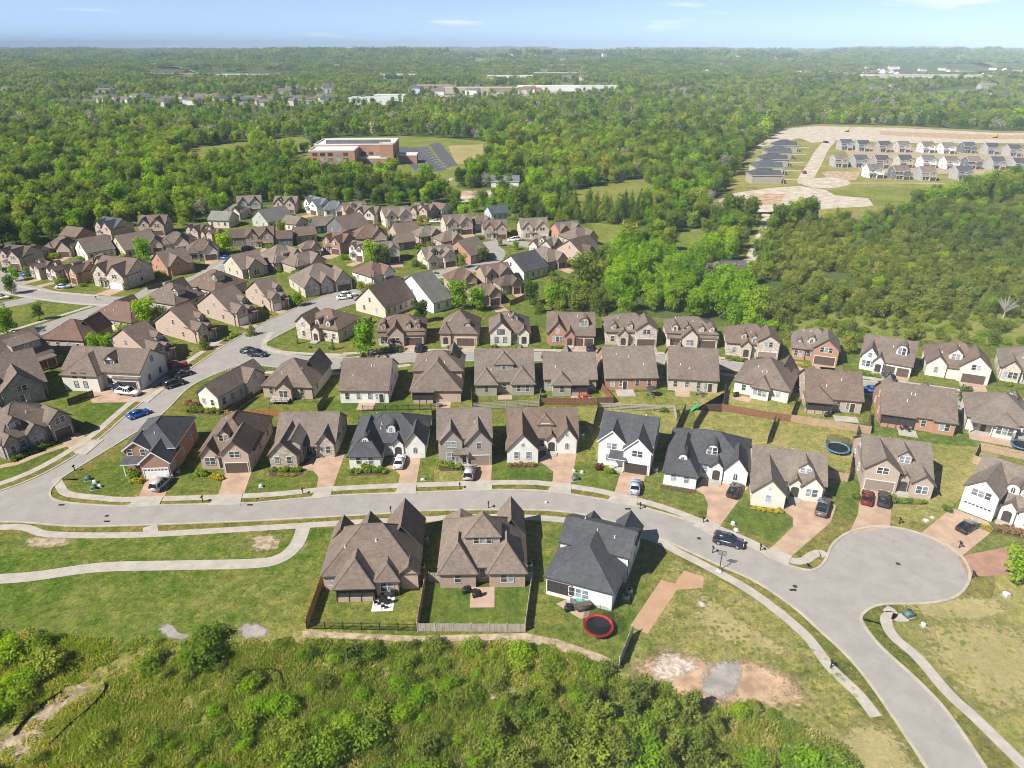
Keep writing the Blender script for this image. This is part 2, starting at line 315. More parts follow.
class Hs:
    """one house: collects walls, roof and trim, then hangs its windows and doors on it"""
    def __init__(s, name, loc, rz, lod=0):
        s.root=empty(name,loc,rz); s.wall=MB(); s.roof=MB(); s.fas=MB(); s.mats=[]; s.lod=lod; s.items=[]
    def mi(s,m):
        if m not in s.mats: s.mats.append(m)
        return s.mats.index(m)
    def T(s,fy): return lambda x,y,z:(x,fy*y,z)
    def gable(s, a0,a1,c0,c1,ze,sl,axis,fy=1,oh=.4,rk=.3,t=.17,r0=True,r1=True):
        am=(a0+a1)/2; zr=ze+sl*(a1-a0)/2; zl=ze-sl*oh
        if r0: c0-=rk
        if r1: c1+=rk
        P=(lambda a,c,z:(a,fy*c,z)) if axis=='y' else (lambda a,c,z:(c,fy*a,z))
        for a in (a0-oh,a1+oh):
            s.roof.face([P(a,c0,zl+t),P(am,c0,zr+t),P(am,c1,zr+t),P(a,c1,zl+t)])
            s.fas.face([P(a,c0,zl),P(am,c0,zr),P(am,c1,zr),P(a,c1,zl)])
            s.fas.face([P(a,c0,zl),P(a,c1,zl),P(a,c1,zl+t),P(a,c0,zl+t)])
            for c in (c0,c1): s.fas.face([P(a,c,zl-.1),P(am,c,zr-.1),P(am,c,zr+t),P(a,c,zl+t)])
        # ridge cap
        for d in (-.14,.14): s.roof.face([P(am,c0,zr+t+.03),P(am+d,c0,zr+t+.03-abs(d)*sl),P(am+d,c1,zr+t+.03-abs(d)*sl),P(am,c1,zr+t+.03)])
        return zr
    def hip(s,x0,x1,y0,y1,ze,sl,fy=1,oh=.4,t=.17):
        X0,X1,Y0,Y1=x0-oh,x1+oh,y0-oh,y1+oh; zl=ze-sl*oh; w,d=X1-X0,Y1-Y0; r=min(w,d)/2; zr=zl+sl*r
        if w>=d: A=(X0+r,(Y0+Y1)/2,zr+t); B=(X1-r,(Y0+Y1)/2,zr+t)
        else: A=((X0+X1)/2,Y0+r,zr+t); B=((X0+X1)/2,Y1-r,zr+t)
        a,b,c,d2=(X0,Y0,zl+t),(X1,Y0,zl+t),(X1,Y1,zl+t),(X0,Y1,zl+t); F=lambda L:[(x,fy*y,z) for x,y,z in L]
        if w>=d: fs=[[a,b,B,A],[b,c,B],[c,d2,A,B],[d2,a,A]]
        else: fs=[[a,b,A],[b,c,B,A],[c,d2,B],[d2,a,A,B]]
        for f in fs: s.roof.face(F(f))
        s.fas.face(F([(X0,Y0,zl),(X1,Y0,zl),(X1,Y1,zl),(X0,Y1,zl)]))
        for p,q in ((a,b),(b,c),(c,d2),(d2,a)): s.fas.face(F([p,q,(q[0],q[1],zl),(p[0],p[1],zl)]))
        # hip and ridge caps
        for p,q in ((a,A),(b,A if w<d else B),(c,B),(d2,B if w<d else A),(A,B)):
            p,q=Vector(F([p])[0]),Vector(F([q])[0])
            if (q-p).length<.5: continue
            n=Vector((-(q-p).y,(q-p).x,0)).normalized()*.13; up=Vector((0,0,.045))
            s.roof.face([p-n+up*.2,q-n+up*.2,q+up,p+up]); s.roof.face([p+n+up*.2,q+n+up*.2,q+up,p+up])
        return zr
    def wings_hip(s,x0,x1,yf,ye,ze,sl,fy,oh=.4,t=.17):
        X0,X1,Y0=x0-oh,x1+oh,yf-oh; zl=ze-sl*oh; half=(X1-X0)/2; zr=zl+sl*half; xm=(x0+x1)/2
        F=lambda L:[(x,fy*y,z) for x,y,z in L]
        A=(xm,Y0+half,zr+t); B=(xm,max(ye,Y0+half+.1),zr+t)
        s.roof.face(F([(X0,Y0,zl+t),(X1,Y0,zl+t),A])); s.roof.face(F([(X0,Y0,zl+t),A,B,(X0,B[1],zl+t)])); s.roof.face(F([(X1,Y0,zl+t),A,B,(X1,B[1],zl+t)]))
        s.fas.face(F([(X0,Y0,zl),(X1,Y0,zl),(X1,B[1],zl),(X0,B[1],zl)]))
        s.fas.face(F([(X0,Y0,zl),(X1,Y0,zl),(X1,Y0,zl+t),(X0,Y0,zl+t)]))
        for X in (X0,X1): s.fas.face(F([(X,Y0,zl),(X,B[1],zl),(X,B[1],zl+t),(X,Y0,zl+t)]))
        for X in (X0,X1):
            p,q=Vector(F([(X,Y0,zl+t)])[0]),Vector(F([A])[0]); n=Vector((-(q-p).y,(q-p).x,0)).normalized()*.13; up=Vector((0,0,.045))
            s.roof.face([p-n+up*.2,q-n+up*.2,q+up,p+up]); s.roof.face([p+n+up*.2,q+n+up*.2,q+up,p+up])
        return zr
    def walls(s,x0,x1,y0,y1,z0,z1,m,fy=1,faces='fblr'):
        i=s.mi(m); W={'f':[(x0,y0),(x1,y0)],'b':[(x1,y1),(x0,y1)],'l':[(x0,y1),(x0,y0)],'r':[(x1,y0),(x1,y1)]}
        for f in faces:
            (ax,ay),(bx,by)=W[f]; s.wall.face([(ax,fy*ay,z0),(bx,fy*by,z0),(bx,fy*by,z1),(ax,fy*ay,z1)],i)
    def tri(s,p,q,r,m): s.wall.face([p,q,r],s.mi(m))
    def win(s,x,y,z,w,h,rz=0,style='std'): s.items.append(('win',x,y,z,w,h,rz,style))
    def finish(s, o):
        R=M[o['r']]; s.roof.build('roof',R,s.root) ; s.fas.build('fascia',M[o['trim']],s.root); s.wall.build('wall',[M[m] for m in s.mats],s.root)
        for it in s.items:
            if it[0]=='win':
                _,x,y,z,w,h,rz,st=it; f,g=win_meshes(w,h,st,o['wt']); a=link('window',f,s.root,(x,y,z),rz); link('pane',g,a)
            elif it[0]=='gar':
                _,x,y,w,h,rz=it; f,d,l=gar_meshes(w,h,o['gc'],o['gt'],o.get('lite',False)); a=link('garage_door',d,s.root,(x,y,0),rz); link('frame',f,a)
                if l: link('door_lights',l,a)
            elif it[0]=='door':
                _,x,y,rz=it; f,d,h=door_meshes(o['dc'],o['wt']); a=link('door',d,s.root,(x,y,.15),rz); link('frame',f,a); link('handle',h,a)
            elif it[0]=='mb': it[2].build(it[1],M[it[3]],s.root)

DEF=dict(e=3.1,s=.9,main='gx',pf=0,pr=0,w=[],rw=[],dm=[],porch=None,r='brown',trim='brownpaint',wt='offwhite',gc='brownpaint',gt='offwhite',dc='dktrim',m='b_tan',up=False,rearwin=True,patio=None,chim=None,sidewin=2,vents=3)
def build_house(name, cx, cy, rz, W, T, spec, seed=0, lod=0):
    o=dict(DEF); o.update(spec); o['r']='r_'+o['r']; rnd=random.Random(seed)
    h=Hs(name,(cx,cy,0),rz,lod)
    pf,pr=o['pf'],o['pr']; yF=-T/2+pf; yB=T/2-pr; x0,x1=-W/2,W/2; e,sl=o['e'],o['s']; D=yB-yF
    mx=o.get('mx',(0,1)); X0,X1=x0+W*mx[0],x0+W*mx[1]
    maxz=99
    if o['main']=='gx':
        zr=h.gable(yF,yB,X0,X1,e,sl,'x'); h.walls(X0,X1,yF,yB,0,e,o['m'])
        gm=o.get('gm',o['m'])
        for X in (X0,X1): h.tri((X,yF,e),(X,yB,e),(X,(yF+yB)/2,zr),gm)
        mh=lambda x,y: e+sl*max(0,min(y-yF,yB-y))
    elif o['main']=='gy':
        zr=h.gable(X0,X1,yF,yB,e,sl,'y'); h.walls(X0,X1,yF,yB,0,e,o['m'])
        for Y in (yF,yB): h.tri((X0,Y,e),(X1,Y,e),((X0+X1)/2,Y,zr),o['m'])
        mh=lambda x,y: e+sl*max(0,min(x-X0,X1-x))
    else:
        zr=h.hip(X0,X1,yF,yB,e,sl); h.walls(X0,X1,yF,yB,0,e,o['m'])
        mh=lambda x,y: e+sl*max(0,min(y-yF,yB-y,x-X0,X1-x))
    h.zr=zr
    def feats(fl,a,b,y,ze,fy,m,zg):
        """windows and doors of a wing's front at local y"""
        rot=0 if fy>0 else math.pi; xm=(a+b)/2; Y=fy*y; w=b-a
        for f in fl:
            if f=='G2': h.items.append(('gar',xm,Y,min(4.8,w-.9),2.2,rot)); h.gx=(xm,Y,min(4.8,w-.9))
            elif f=='G1': h.items.append(('gar',xm,Y,2.7,2.2,rot)); h.gx=(xm,Y,2.7)
            elif f=='GG':
                for q in (-1,1): h.items.append(('gar',xm+q*w*.24,Y,min(2.6,w*.42),2.2,rot))
                h.gx=(xm,Y,w-.8)
            elif f=='D': h.items.append(('door',xm,Y,rot))
            elif f[0] in 'WU':
                n=int(f[1]); z=1.0 if f[0]=='W' else (3.7 if ze>4.5 else 3.4)
                st='arch' if f.endswith('a') else 'std'; ww=.85; hh=1.5 if f[0]=='W' else 1.25
                for i in range(n):
                    sp=(1.0 if not f.endswith('s') else 2.3); h.win(xm+(i-(n-1)/2)*sp,Y,z,ww,hh,rot,st)
            elif f=='T': h.win(xm,Y,min(zg-1.9,ze+.5),.6,.9,rot,'arch')
            elif f[0]=='P':  # screened corner of the house behind dark mesh
                X1_=b-.15 if f=='PR' else a+4.0; X0_=X1_-3.85; pm=MB(); sm_=MB(); q=[Y-.07*fy,Y-.01*fy]
                for i in range(5): xx=X0_+(X1_-X0_-.14)*i/4; pm.box(xx,xx+.14,min(q),max(q),.75,2.75)
                for zz in (.75,1.35,2.62): pm.box(X0_,X1_,min(Y-.06*fy,Y-.012*fy),max(Y-.06*fy,Y-.012*fy),zz,zz+.12)
                sm_.face([(X0_,Y-.03*fy,.8),(X1_,Y-.03*fy,.8),(X1_,Y-.03*fy,2.7),(X0_,Y-.03*fy,2.7)]); h.items.append(('mb','porch_frame',pm,'dktrim')); h.items.append(('mb','screen',sm_,'screen'))
            elif f=='E':  # tall arched entry, a flat panel with a recess's shade painted in its colour
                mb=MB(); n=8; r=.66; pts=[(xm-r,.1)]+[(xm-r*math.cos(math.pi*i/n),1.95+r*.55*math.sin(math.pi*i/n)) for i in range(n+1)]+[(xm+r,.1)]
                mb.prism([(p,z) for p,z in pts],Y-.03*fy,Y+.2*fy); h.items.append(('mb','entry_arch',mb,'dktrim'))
                mb=MB(); mb.box(xm-1.1,xm+1.1,min(Y-1.3*fy,Y-.02*fy),max(Y-1.3*fy,Y-.02*fy),.02,.28); mb.box(xm-.9,xm+.9,min(Y-1.7*fy,Y-1.3*fy),max(Y-1.7*fy,Y-1.3*fy),.02,.15); h.items.append(('mb','front_step',mb,'concrete'))
    def wing(wg,fy):
        a,b,p,ze,kind,ws,fl=wg[:7]; m=wg[7] if len(wg)>7 else o['m']
        a,b=x0+W*a,x0+W*b; yw=(yF if fy>0 else -yB); y0=yw-p; half=(b-a)/2; yc=(yF+yB)/2*fy
        lim=(zr-.12 if o['main']!='gy' else 99)
        if kind!='s': ws=min(ws,(lim-ze)/half)
        zw=ze+ws*half; rise=(zw-e)/sl if o['main']!='gy' else 4
        ye=min(yw+max(rise,0)+.6, yc+.3) if kind!='s' else yw
        if zw<=e: ye=yw+.3
        op='S' in fl or 'O' in fl
        if not op: h.walls(a,b,y0,max(yw,y0)+.2,0,ze,m,fy,'flr')
        if not op and ze>e-.01 and kind!='s' and ye>yw+.2: h.walls(a,b,yw+.2,ye-.3,e-.3,ze,m,fy,'lr')
        if kind=='g':
            h.gable(a,b,y0,ye,ze,ws,'y',fy,oh=.35,r1=False)
            if not op or True: h.tri((a,fy*y0,ze),(b,fy*y0,ze),((a+b)/2,fy*y0,zw),wg[8] if len(wg)>8 else m)
        elif kind=='h': h.wings_hip(a,b,y0,ye,ze,ws,fy)
        else:
            zt=ze+ws*p; t=.15; Q=lambda x,y,z:(x,fy*y,z)
            h.roof.face([Q(a-.3,y0-.35,ze-.35*ws+t),Q(b+.3,y0-.35,ze-.35*ws+t),Q(b+.3,yw-.01,zt+t),Q(a-.3,yw-.01,zt+t)])
            h.fas.face([Q(a-.3,y0-.35,ze-.35*ws),Q(b+.3,y0-.35,ze-.35*ws),Q(b+.3,y0-.35,ze-.35*ws+t),Q(a-.3,y0-.35,ze-.35*ws+t)])
            h.fas.face([Q(a-.3,y0-.35,ze-.35*ws),Q(b+.3,y0-.35,ze-.35*ws),Q(b+.3,yw-.01,zt),Q(a-.3,yw-.01,zt)])
            for X in (a-.3,b+.3): h.fas.face([Q(X,y0-.35,ze-.35*ws),Q(X,yw-.01,zt),Q(X,yw-.01,zt+t),Q(X,y0-.35,ze-.35*ws+t)])
            if not op:
                for X in (a,b): h.tri(Q(X,y0,ze),Q(X,yw,ze),Q(X,yw,zt),m)
        if op:
            posts=MB(); sc=MB(); solid='S' in fl; n=max(2,round((b-a)/1.7)) if solid else max(1,round((b-a)/2.6))
            for i in range(n+1):
                X=a+.09+(b-a-.18)*i/n; pm=posts if solid else MB(); pm.box(X-.08,X+.08,min(fy*y0,fy*(y0+.16)),max(fy*y0,fy*(y0+.16)),.03,ze-.02)
                if not solid: h.items.append(('mb','porch_post',pm,o['gt']))
            posts.box(a,b,min(fy*(y0+.01),fy*(y0+.15)),max(fy*(y0+.01),fy*(y0+.15)),ze-.26,ze-.03)
            h.items.append(('mb','porch_frame' if solid else 'porch_beam',posts,'dktrim' if solid else o['gt'])); rails=posts
            if 'S' in fl:
                for (ax,ay,bx,by) in ((a+.1,y0+.09,b-.1,y0+.09),(a+.05,y0+.1,a+.05,yw),(b-.05,y0+.1,b-.05,yw)):
                    sc.face([(ax,fy*ay,.8),(bx,fy*by,.8),(bx,fy*by,ze-.25),(ax,fy*ay,ze-.25)])
                    for zz in (.95,1.7):
                        rails.box(min(ax,bx)-.02,max(ax,bx)+.02,min(fy*ay,fy*by)-.04,max(fy*ay,fy*by)+.04,zz-.04,zz+.04)
                h.items.append(('mb','screen',sc,'screen')); h.walls(a,b,y0+.03,yw,0,.8,m,fy,'flr')
                h.wall.face([(a,fy*(y0+.03),.8),(b,fy*(y0+.03),.8),(b,fy*(y0+.3),.8),(a,fy*(y0+.3),.8)],h.mi(m))
            else:
                sl_=MB(); sl_.box(a,b,min(fy*y0,fy*yw),max(fy*y0,fy*yw),.02,.22); h.items.append(('mb','porch_slab',sl_,'concrete'))
                h.items.append(('door',(a+b)/2-(b-a)*.15,fy*yw,0 if fy>0 else math.pi)); h.win((a+b)/2+(b-a)*.25,fy*yw,1.0,.8,1.4,0 if fy>0 else math.pi)
        else: feats(fl,a,b,y0,ze,fy,m,zw)
        if not op and p>2.5:
            for X,r in ((a,-math.pi/2),(b,math.pi/2)): h.win(X,fy*(y0+p*.5),1.0,.85,1.4,r if fy>0 else r)
        return (a,b)
    cov=[wing(g,1) for g in o['w']]; rcov=[wing(g,-1) for g in o['rw']]
    def free(cov):
        segs=[]; c=X0+.3
        for a,b in sorted(cov)+[(X1-.3,X1)]:
            if a-c>1.5: segs.append((c,a))
            c=max(c,b)
        return segs
    if o.get('frontwin',True) and o['main']!='gy':
        for a,b in free(cov):
            n=max(1,int((b-a)/2.3))
            for i in range(n):
                X=a+(b-a)*(i+.5)/n; h.win(X,yF,1.0,.9,1.5)
                if e>4.8: h.win(X,yF,3.8,.85,1.2)
    if o['rearwin']:
        for a,b in free(rcov):
            n=max(1,int((b-a)/2.4)); dd=rnd.randrange(n)
            for i in range(n):
                X=a+(b-a)*(i+.5)/n
                if i==dd and n>1: h.items.append(('door',X,yB,math.pi)); h.win(X+1.0,yB,.9,.6,1.4,math.pi,'plain')
                else: h.win(X,yB,1.0,.85,1.45,math.pi)
                if e>4.8: h.win(X,yB,3.8,.85,1.2,math.pi)
    for X,r in ((X0,-math.pi/2),(X1,math.pi/2)):
        for i in range(o['sidewin']):
            Y=yF+D*(i+.7)/(o['sidewin']+.4); h.win(X,Y,1.1,.8,1.35,r)
            if e>4.8: h.win(X,Y,3.8,.8,1.15,r)
        if o['main']=='gx' and e<4.8 and zr-e>3: h.win(X,(yF+yB)/2,e+.6,.8,1.3,r)
    for dmr in o['dm']:
        kind,xf,off,w,hh=dmr[:5]; fy=dmr[5] if len(dmr)>5 else 1; m=dmr[6] if len(dmr)>6 else o['m']
        xc=x0+W*xf; yd=(yF if fy>0 else -yB)+off; zb=dmr[7] if len(dmr)>7 else mh(xc,fy*yd); a,b=xc-w/2,xc+w/2; zt=zb+hh
        if kind=='g': run=min(w*.5*1.0,99); ztop=zt+w*.5*.95
        elif kind=='a': ztop=zt+w/2
        elif kind=='h': ztop=zt+w*.5*.8
        else: ztop=zt
        yb=min(yd+(min(ztop,zr-.1)-zb)/sl+.25,(yF+yB)/2*fy+.2)
        i=h.mi(m); Q=lambda x,y,z:(x,fy*y,z)
        h.wall.face([Q(a,yd,zb-.3),Q(b,yd,zb-.3),Q(b,yd,zt),Q(a,yd,zt)],i)
        for X in (a,b): h.wall.face([Q(X,yd,zb-.3),Q(X,yb,zb-.3),Q(X,yb,zt),Q(X,yd,zt)],i)
        rot=0 if fy>0 else math.pi
        if kind=='g':
            h.gable(a,b,yd,yb,zt,.95,'y',fy,oh=.2,rk=.2,t=.12,r1=False); h.tri(Q(a,yd,zt),Q(b,yd,zt),Q(xc,yd,zt+.95*w/2),m)
        elif kind=='h': h.wings_hip(a,b,yd,yb,zt,.8,fy,oh=.25,t=.12)
        elif kind=='s':
            zz=mh(xc,fy*yb)
            h.roof.face([Q(a-.2,yd-.25,zt),Q(b+.2,yd-.25,zt),Q(b+.2,yb+2.5,min(zt+.25*(yb+2.5-yd),zr)),Q(a-.2,yb+2.5,min(zt+.25*(yb+2.5-yd),zr))])
            h.fas.face([Q(a-.2,yd-.25,zt-.15),Q(b+.2,yd-.25,zt-.15),Q(b+.2,yd-.25,zt),Q(a-.2,yd-.25,zt)])
        else:
            n=8; r=w/2+.12; arc=[(xc-r*math.cos(math.pi*q/n),zt+r*math.sin(math.pi*q/n)) for q in range(n+1)]
            for q in range(n):
                p0,p1=arc[q],arc[q+1]; h.roof.face([Q(p0[0],yd-.15,p0[1]),Q(p1[0],yd-.15,p1[1]),Q(p1[0],yb,p1[1]),Q(p0[0],yb,p0[1])])
                c=lambda p:(xc+(p[0]-xc)*.86,zt+(p[1]-zt)*.86)
                h.fas.face([Q(p0[0],yd-.15,p0[1]),Q(p1[0],yd-.15,p1[1]),Q(c(p1)[0],yd-.15,c(p1)[1]),Q(c(p0)[0],yd-.15,c(p0)[1])])
            h.wall.face([Q(xc+(p[0]-xc)*.9,yd,zt+(p[1]-zt)*.9) for p in arc],i)
        nw=1 if w<2 else (2 if w<3.2 else 3)
        for q in range(nw): h.win(xc+(q-(nw-1)/2)*.95,fy*yd,zb+.15,min(.75,w*.5),max(.6,hh-.25+(w*.25 if kind=='a' else 0)),rot,'arch' if kind=='a' and nw==1 else 'std')
    if o['porch']:
        a,b,p,zp=o['porch']; a,b=x0+W*a,x0+W*b; ps=.28
        wing((o['porch'][0],o['porch'][1],p,zp,'s',ps,['O']),1)
    if o['chim']:
        xf,yf=o['chim']; X=x0+W*xf; Y=yF+D*yf; mb=MB(); mb.box(X-.55,X+.55,Y-.4,Y+.4,0,zr+1.0); mb.box(X-.65,X+.65,Y-.5,Y+.5,zr+1.0,zr+1.15); mb.cyl((X,Y),.16,zr+1.15,zr+1.45); h.items.append(('mb','chimney',mb,o['m']))
    if lod==0:
        for i in range(o['vents']):
            X=X0+(X1-X0)*rnd.uniform(.2,.8); Y=(yF+D*rnd.uniform(.62,.85)) if rnd.random()<.7 else yF+D*rnd.uniform(.2,.4); z=mh(X,Y); mb=MB(); mb.cyl((X,Y),.07,z-.1,z+.55,8); mb.cyl((X,Y),.17,z+.02,z+.26,8,r2=.08); h.items.append(('mb','vent_pipe',mb,'white'))
        # downpipes and a vent hood
        for X in (X0-.06,X1+.06): mb=MB(); mb.box(X-.05,X+.05,yB-.25,yB-.13,.1,e-.1); h.items.append(('mb','downpipe',mb,o['trim']))
    if o['patio']:
        a,b,p,mt=o['patio']; mb=MB(); mb.box(x0+W*a,x0+W*b,T/2+.02,T/2+p,.0,.09); h.items.append(('mb','patio',mb,mt))
    h.finish(o); h.W,h.T,h.o=W,T,o
    return h

HOUSES=[]
def near_house(P,Q,T,spec,label,group,rear=False,seed=0,name='house'):
    """house whose front (or rear) base corners show at the two spots P (left) and Q (right)"""
    p,q=G(*P),G(*Q); d=(q-p); W=d.length; rz=math.atan2(d.y,d.x); n=Vector((-math.sin(rz),math.cos(rz),0)); c=(p+q)/2+n*T/2
    if rear: rz+=math.pi
    h=build_house(name,c.x,c.y,rz,W,T,spec,seed); tag(h.root,label,'house',group); h.c=c; h.rz=rz; HOUSES.append(h); return h
def span_house(xl,xr,yb,rot,spec,label,group,seed=0,ar=.95,name='house',T=None,lod=1):
    """house whose outline spans xl..xr with its nearest corner on the ground at yb"""
    r=math.radians(rot); cr,sr=abs(math.cos(r)),abs(math.sin(r)); g=G((xl+xr)/2,yb); Y=g.y; W=12
    for _ in range(4):
        dep=(Y*CP+(H)*SP); S=(xr-xl)/FPX*dep; k_=T/1.0 if T else None
        W=S/(cr+ar*sr) if not T else (S-T*sr)/cr
        W=max(7,W); D=T or W*ar; Y=g.y+(W*sr+D*cr)/2
    W*=1.05; dep=Y*CP+H*SP; X=((xl+xr)/2-512)/FPX*dep
    D=T or W*ar
    h=build_house(name,X,Y,r,W,D,spec,seed,lod=lod); tag(h.root,label,'house',group); h.c=Vector((X,Y,0)); h.rz=r; HOUSES.append(h); return h

def corner_house(L,Cn,R,spec,label,group,seed=0,front='r',lod=1):
    """house seen on its edge: nearest ground corner Cn, ends L and R of its left and right faces"""
    l,c,r=G(*L),G(*Cn),G(*R)
    dr=(r-c); dl=(l-c); a=math.atan2(dr.y,dr.x); al=math.atan2(dl.y,dl.x)-math.pi/2; a=(a+al)/2
    W,T=dr.length,dl.length
    if c.y>210: W,T=max(9.5,min(13,W)),max(9.5,min(13.5,T)); a=max(math.radians(22),min(math.radians(48),a))
    u=Vector((math.cos(a),math.sin(a),0)); v=Vector((-u.y,u.x,0)); ctr=c+u*W/2+v*T/2
    if front=='l': a,W,T=a-math.pi/2,T,W
    h=build_house('house',ctr.x,ctr.y,a,W,T,spec,seed,lod=lod); tag(h.root,label,'house',group); h.c=ctr; h.rz=a; HOUSES.append(h); return h
# ------------------------------------------------------------------ the row across the front street, seen from its front
GA='houses along the far side of the front street'
E_=lambda x0,x1,e=3.1,p=.6:(x0,x1,p,e,'g',1.1,['E'])
near_house((124,480),(172.5,478),15,dict(e=4.8,s=.62,main='hip',pf=3.4,m='b_red',r='charcoal',trim='white',wt='white',gc='white',gt='white',lite=True,w=[(0,.5,.9,5.0,'g',.72,['U2s']),(.40,1,3.4,3.5,'g',.85,['G2'])],porch=(0,.40,2.6,2.9),dm=[]),
  'red brick house with charcoal roof and white garage door on the street corner',GA,seed=1)
near_house((199,474),(252,472.5),16,dict(e=3.5,s=.80,main='hip',pf=3,m='b_pink',r='brown',w=[(.02,.36,1.4,3.2,'g',1.15,['W2']),(.48,.99,3,4.4,'g',.95,['G2','U2'])],dm=[('g',.42,1.2,2.2,1.5)],porch=(.34,.48,1.6,2.8)),
  'pinkish brick house with brown roof, small centre dormer and brown garage, beside the corner house',GA,seed=2)
near_house((271,468),(331,468),15,dict(e=3.2,s=0.70,pf=4.8,m='s_tan',r='tan',w=[(0,.45,4.8,3.0,'g',1.05,['W2s']),(.70,.99,.9,3.2,'g',1.25,['W2']),(.22,.48,3,4.3,'g',.7,[])],porch=(.46,.70,1.2,2.8)),
  'tan stone house with tan roof, low garden of yellow flowers and a bare wide drive',GA,seed=3)
near_house((350,468.5),(423.5,468),15,dict(e=3.2,s=0.66,pf=4.6,m='w_white',r='charcoal',main='hip',trim='dktrim',wt='white',w=[(0,.42,4.6,3.0,'h',1.1,['W2s']),(.73,1,.9,3.2,'g',1.35,['W1a']),E_(.55,.70)],dm=[('a',.52,1.5,1.7,1.1),('a',.21,-3.0,1.5,1.0,1,'w_white',4.2)],chim=None),
  'white house with charcoal roof and arched dormers, white car on its drive',GA,seed=4)
near_house((439,467),(492,465),12.5,dict(e=5.3,s=0.64,pf=1.6,m='b_grey',r='tan',w=[(.04,.45,.8,5.2,'g',1.15,['W2','U2']),(.52,1,1.6,5.0,'g',1.15,['G2','U1'])],porch=(.30,.54,2.0,2.9),gc='tantrim'),
  'grey brick two-storey house with two steep gables and silver car on its drive',GA,seed=5)
near_house((507,463),(579,463),15,dict(e=3.2,s=0.69,pf=4.6,m='w_white',r='brown',wt='white',w=[(0,.43,4.6,3.1,'g',1.1,['W2as','T']),(.71,.98,1.1,3.3,'g',1.35,['W1a','T']),E_(.56,.70)],dm=[('h',.55,1.7,3.0,.7)]),
  'white painted brick house with brown roof and tall front gables, empty drive',GA,seed=6)
near_house((596,467.5),(649,476),13,dict(e=5.2,s=0.58,pf=2.2,m='w_white',r='charcoal',trim='white',wt='white',gc='dktrim',w=[(0,.5,.7,5.2,'g',.95,['W2','U2']),(.5,1.0,2.2,5.0,'g',.98,['G2','U2'])],porch=(.26,.52,2.6,2.9),gt='white'),
  'white two-storey house with dark roof, dark garage door and light blue car outside',GA,seed=7)
near_house((663,484),(745,498),16,dict(e=3.2,s=0.64,pf=4.6,m='w_white',r='charcoal',main='hip',trim='dktrim',wt='white',w=[(0,.40,4.6,3.0,'h',1.1,['W2s']),(.72,1,.9,3.2,'g',1.3,['W1a']),E_(.55,.70)],dm=[('a',.54,1.5,2.0,1.2),('a',.20,-3.0,1.6,1.0,1,'w_white',4.2)]),
  'white house with charcoal hip roof and rounded dormers, dark car on its wide drive',GA,seed=8)
near_house((750.5,505),(826,516),15,dict(e=3.2,s=0.64,pf=4.8,m='w_offwhite',r='tan',wt='white',w=[(0,.44,4.8,3.0,'g',1.0,['W1','T']),(.68,.96,.9,3.1,'g',1.1,['W2']),E_(.52,.68)],dm=[('g',.72,1.4,2.2,1.2)]),
  'cream house with greyish tan roof and curved drive beside the blue trampoline yard',GA,seed=9)
near_house((861,490),(930,500),14,dict(e=3.3,s=0.62,pf=1.8,m='b_tan',r='tan',wt='white',gc='tantrim',w=[(0,.5,1.4,4.6,'g',.85,['G2','U2']),(.70,1,1.8,3.2,'g',.9,['W2']),E_(.53,.68)],dm=[('g',.60,2.0,2.3,1.5)]),
  'tan brick house with red and black cars outside, at the head of the cul-de-sac',GA,seed=10)
near_house((958,509),(1040,541),15,dict(e=3.4,s=0.62,pf=2,m='s_white',r='tan',wt='white',gc='white',gt='white',lite=True,w=[(0,.42,2,5.0,'g',.85,['G2','U3']),(.68,1,1.2,3.4,'g',.9,['W2']),E_(.46,.64)],dm=[('a',.5,1.6,1.8,1.1),('g',.68,1.8,2.2,1.3)]),
  'white stone house with white garage door and black sedan on its drive',GA,seed=11)
# ------------------------------------------------------------------ three houses on the near side, seen from behind
GS='houses on the near side of the front street'
near_house((321.5,603),(417.5,600),15.5,dict(e=3.1,s=.86,main='hip',pf=2.2,pr=2.6,m='b_pink',r='taupe',w=[(0,.40,2.2,3.2,'g',1.30,['G2']),(.48,.72,1.0,3.2,'g',1.3,['W2']),(.80,1,.6,3.2,'g',1.3,['W1'])],
  rw=[(.45,.84,2.6,2.9,'h',.95,['S']),(.20,.43,1.6,3.1,'h',.9,['W2']),(0,.18,.3,3.2,'g',.9,[])],vents=3),'brown roofed brick house with dark screened porch and pale patio',GS,rear=True,seed=21)
near_house((440.5,588),(525,587),14.5,dict(e=3.2,s=.80,main='hip',pf=2.0,pr=1.2,m='b_mix',r='warm',w=[(0,.30,2.0,3.3,'g',1.4,['W2']),(.62,.98,.6,3.2,'g',.6,['G2'])],
  rw=[(.58,1,1.2,3.1,'h',1.15,['W1']),(0,.42,1.2,3.1,'h',1.15,['W2'])],dm=[('h',.5,2.4,5.2,1.5,-1,'w_taupe')],rearwin=True,patio=(.36,.64,4.2,'patio')),'brown brick house with tan roof, broad rear dormer and small brown patio',GS,rear=True,seed=22)
near_house((546,594),(615.5,612.5),16,dict(e=5.0,s=.56,main='gx',pf=2.5,pr=6.5,m='w_white',r='charcoal',trim='dktrim',wt='white',w=[(0,.36,2.5,4.0,'g',1.1,['G2','U1']),(.55,.9,1.2,3.6,'g',1.0,['W2'])],
  rw=[(.06,1,6.5,3.5,'h',.60,['PR','W3'])],sidewin=2),'white house with charcoal roof beside the red trampoline',GS,rear=True,seed=23)
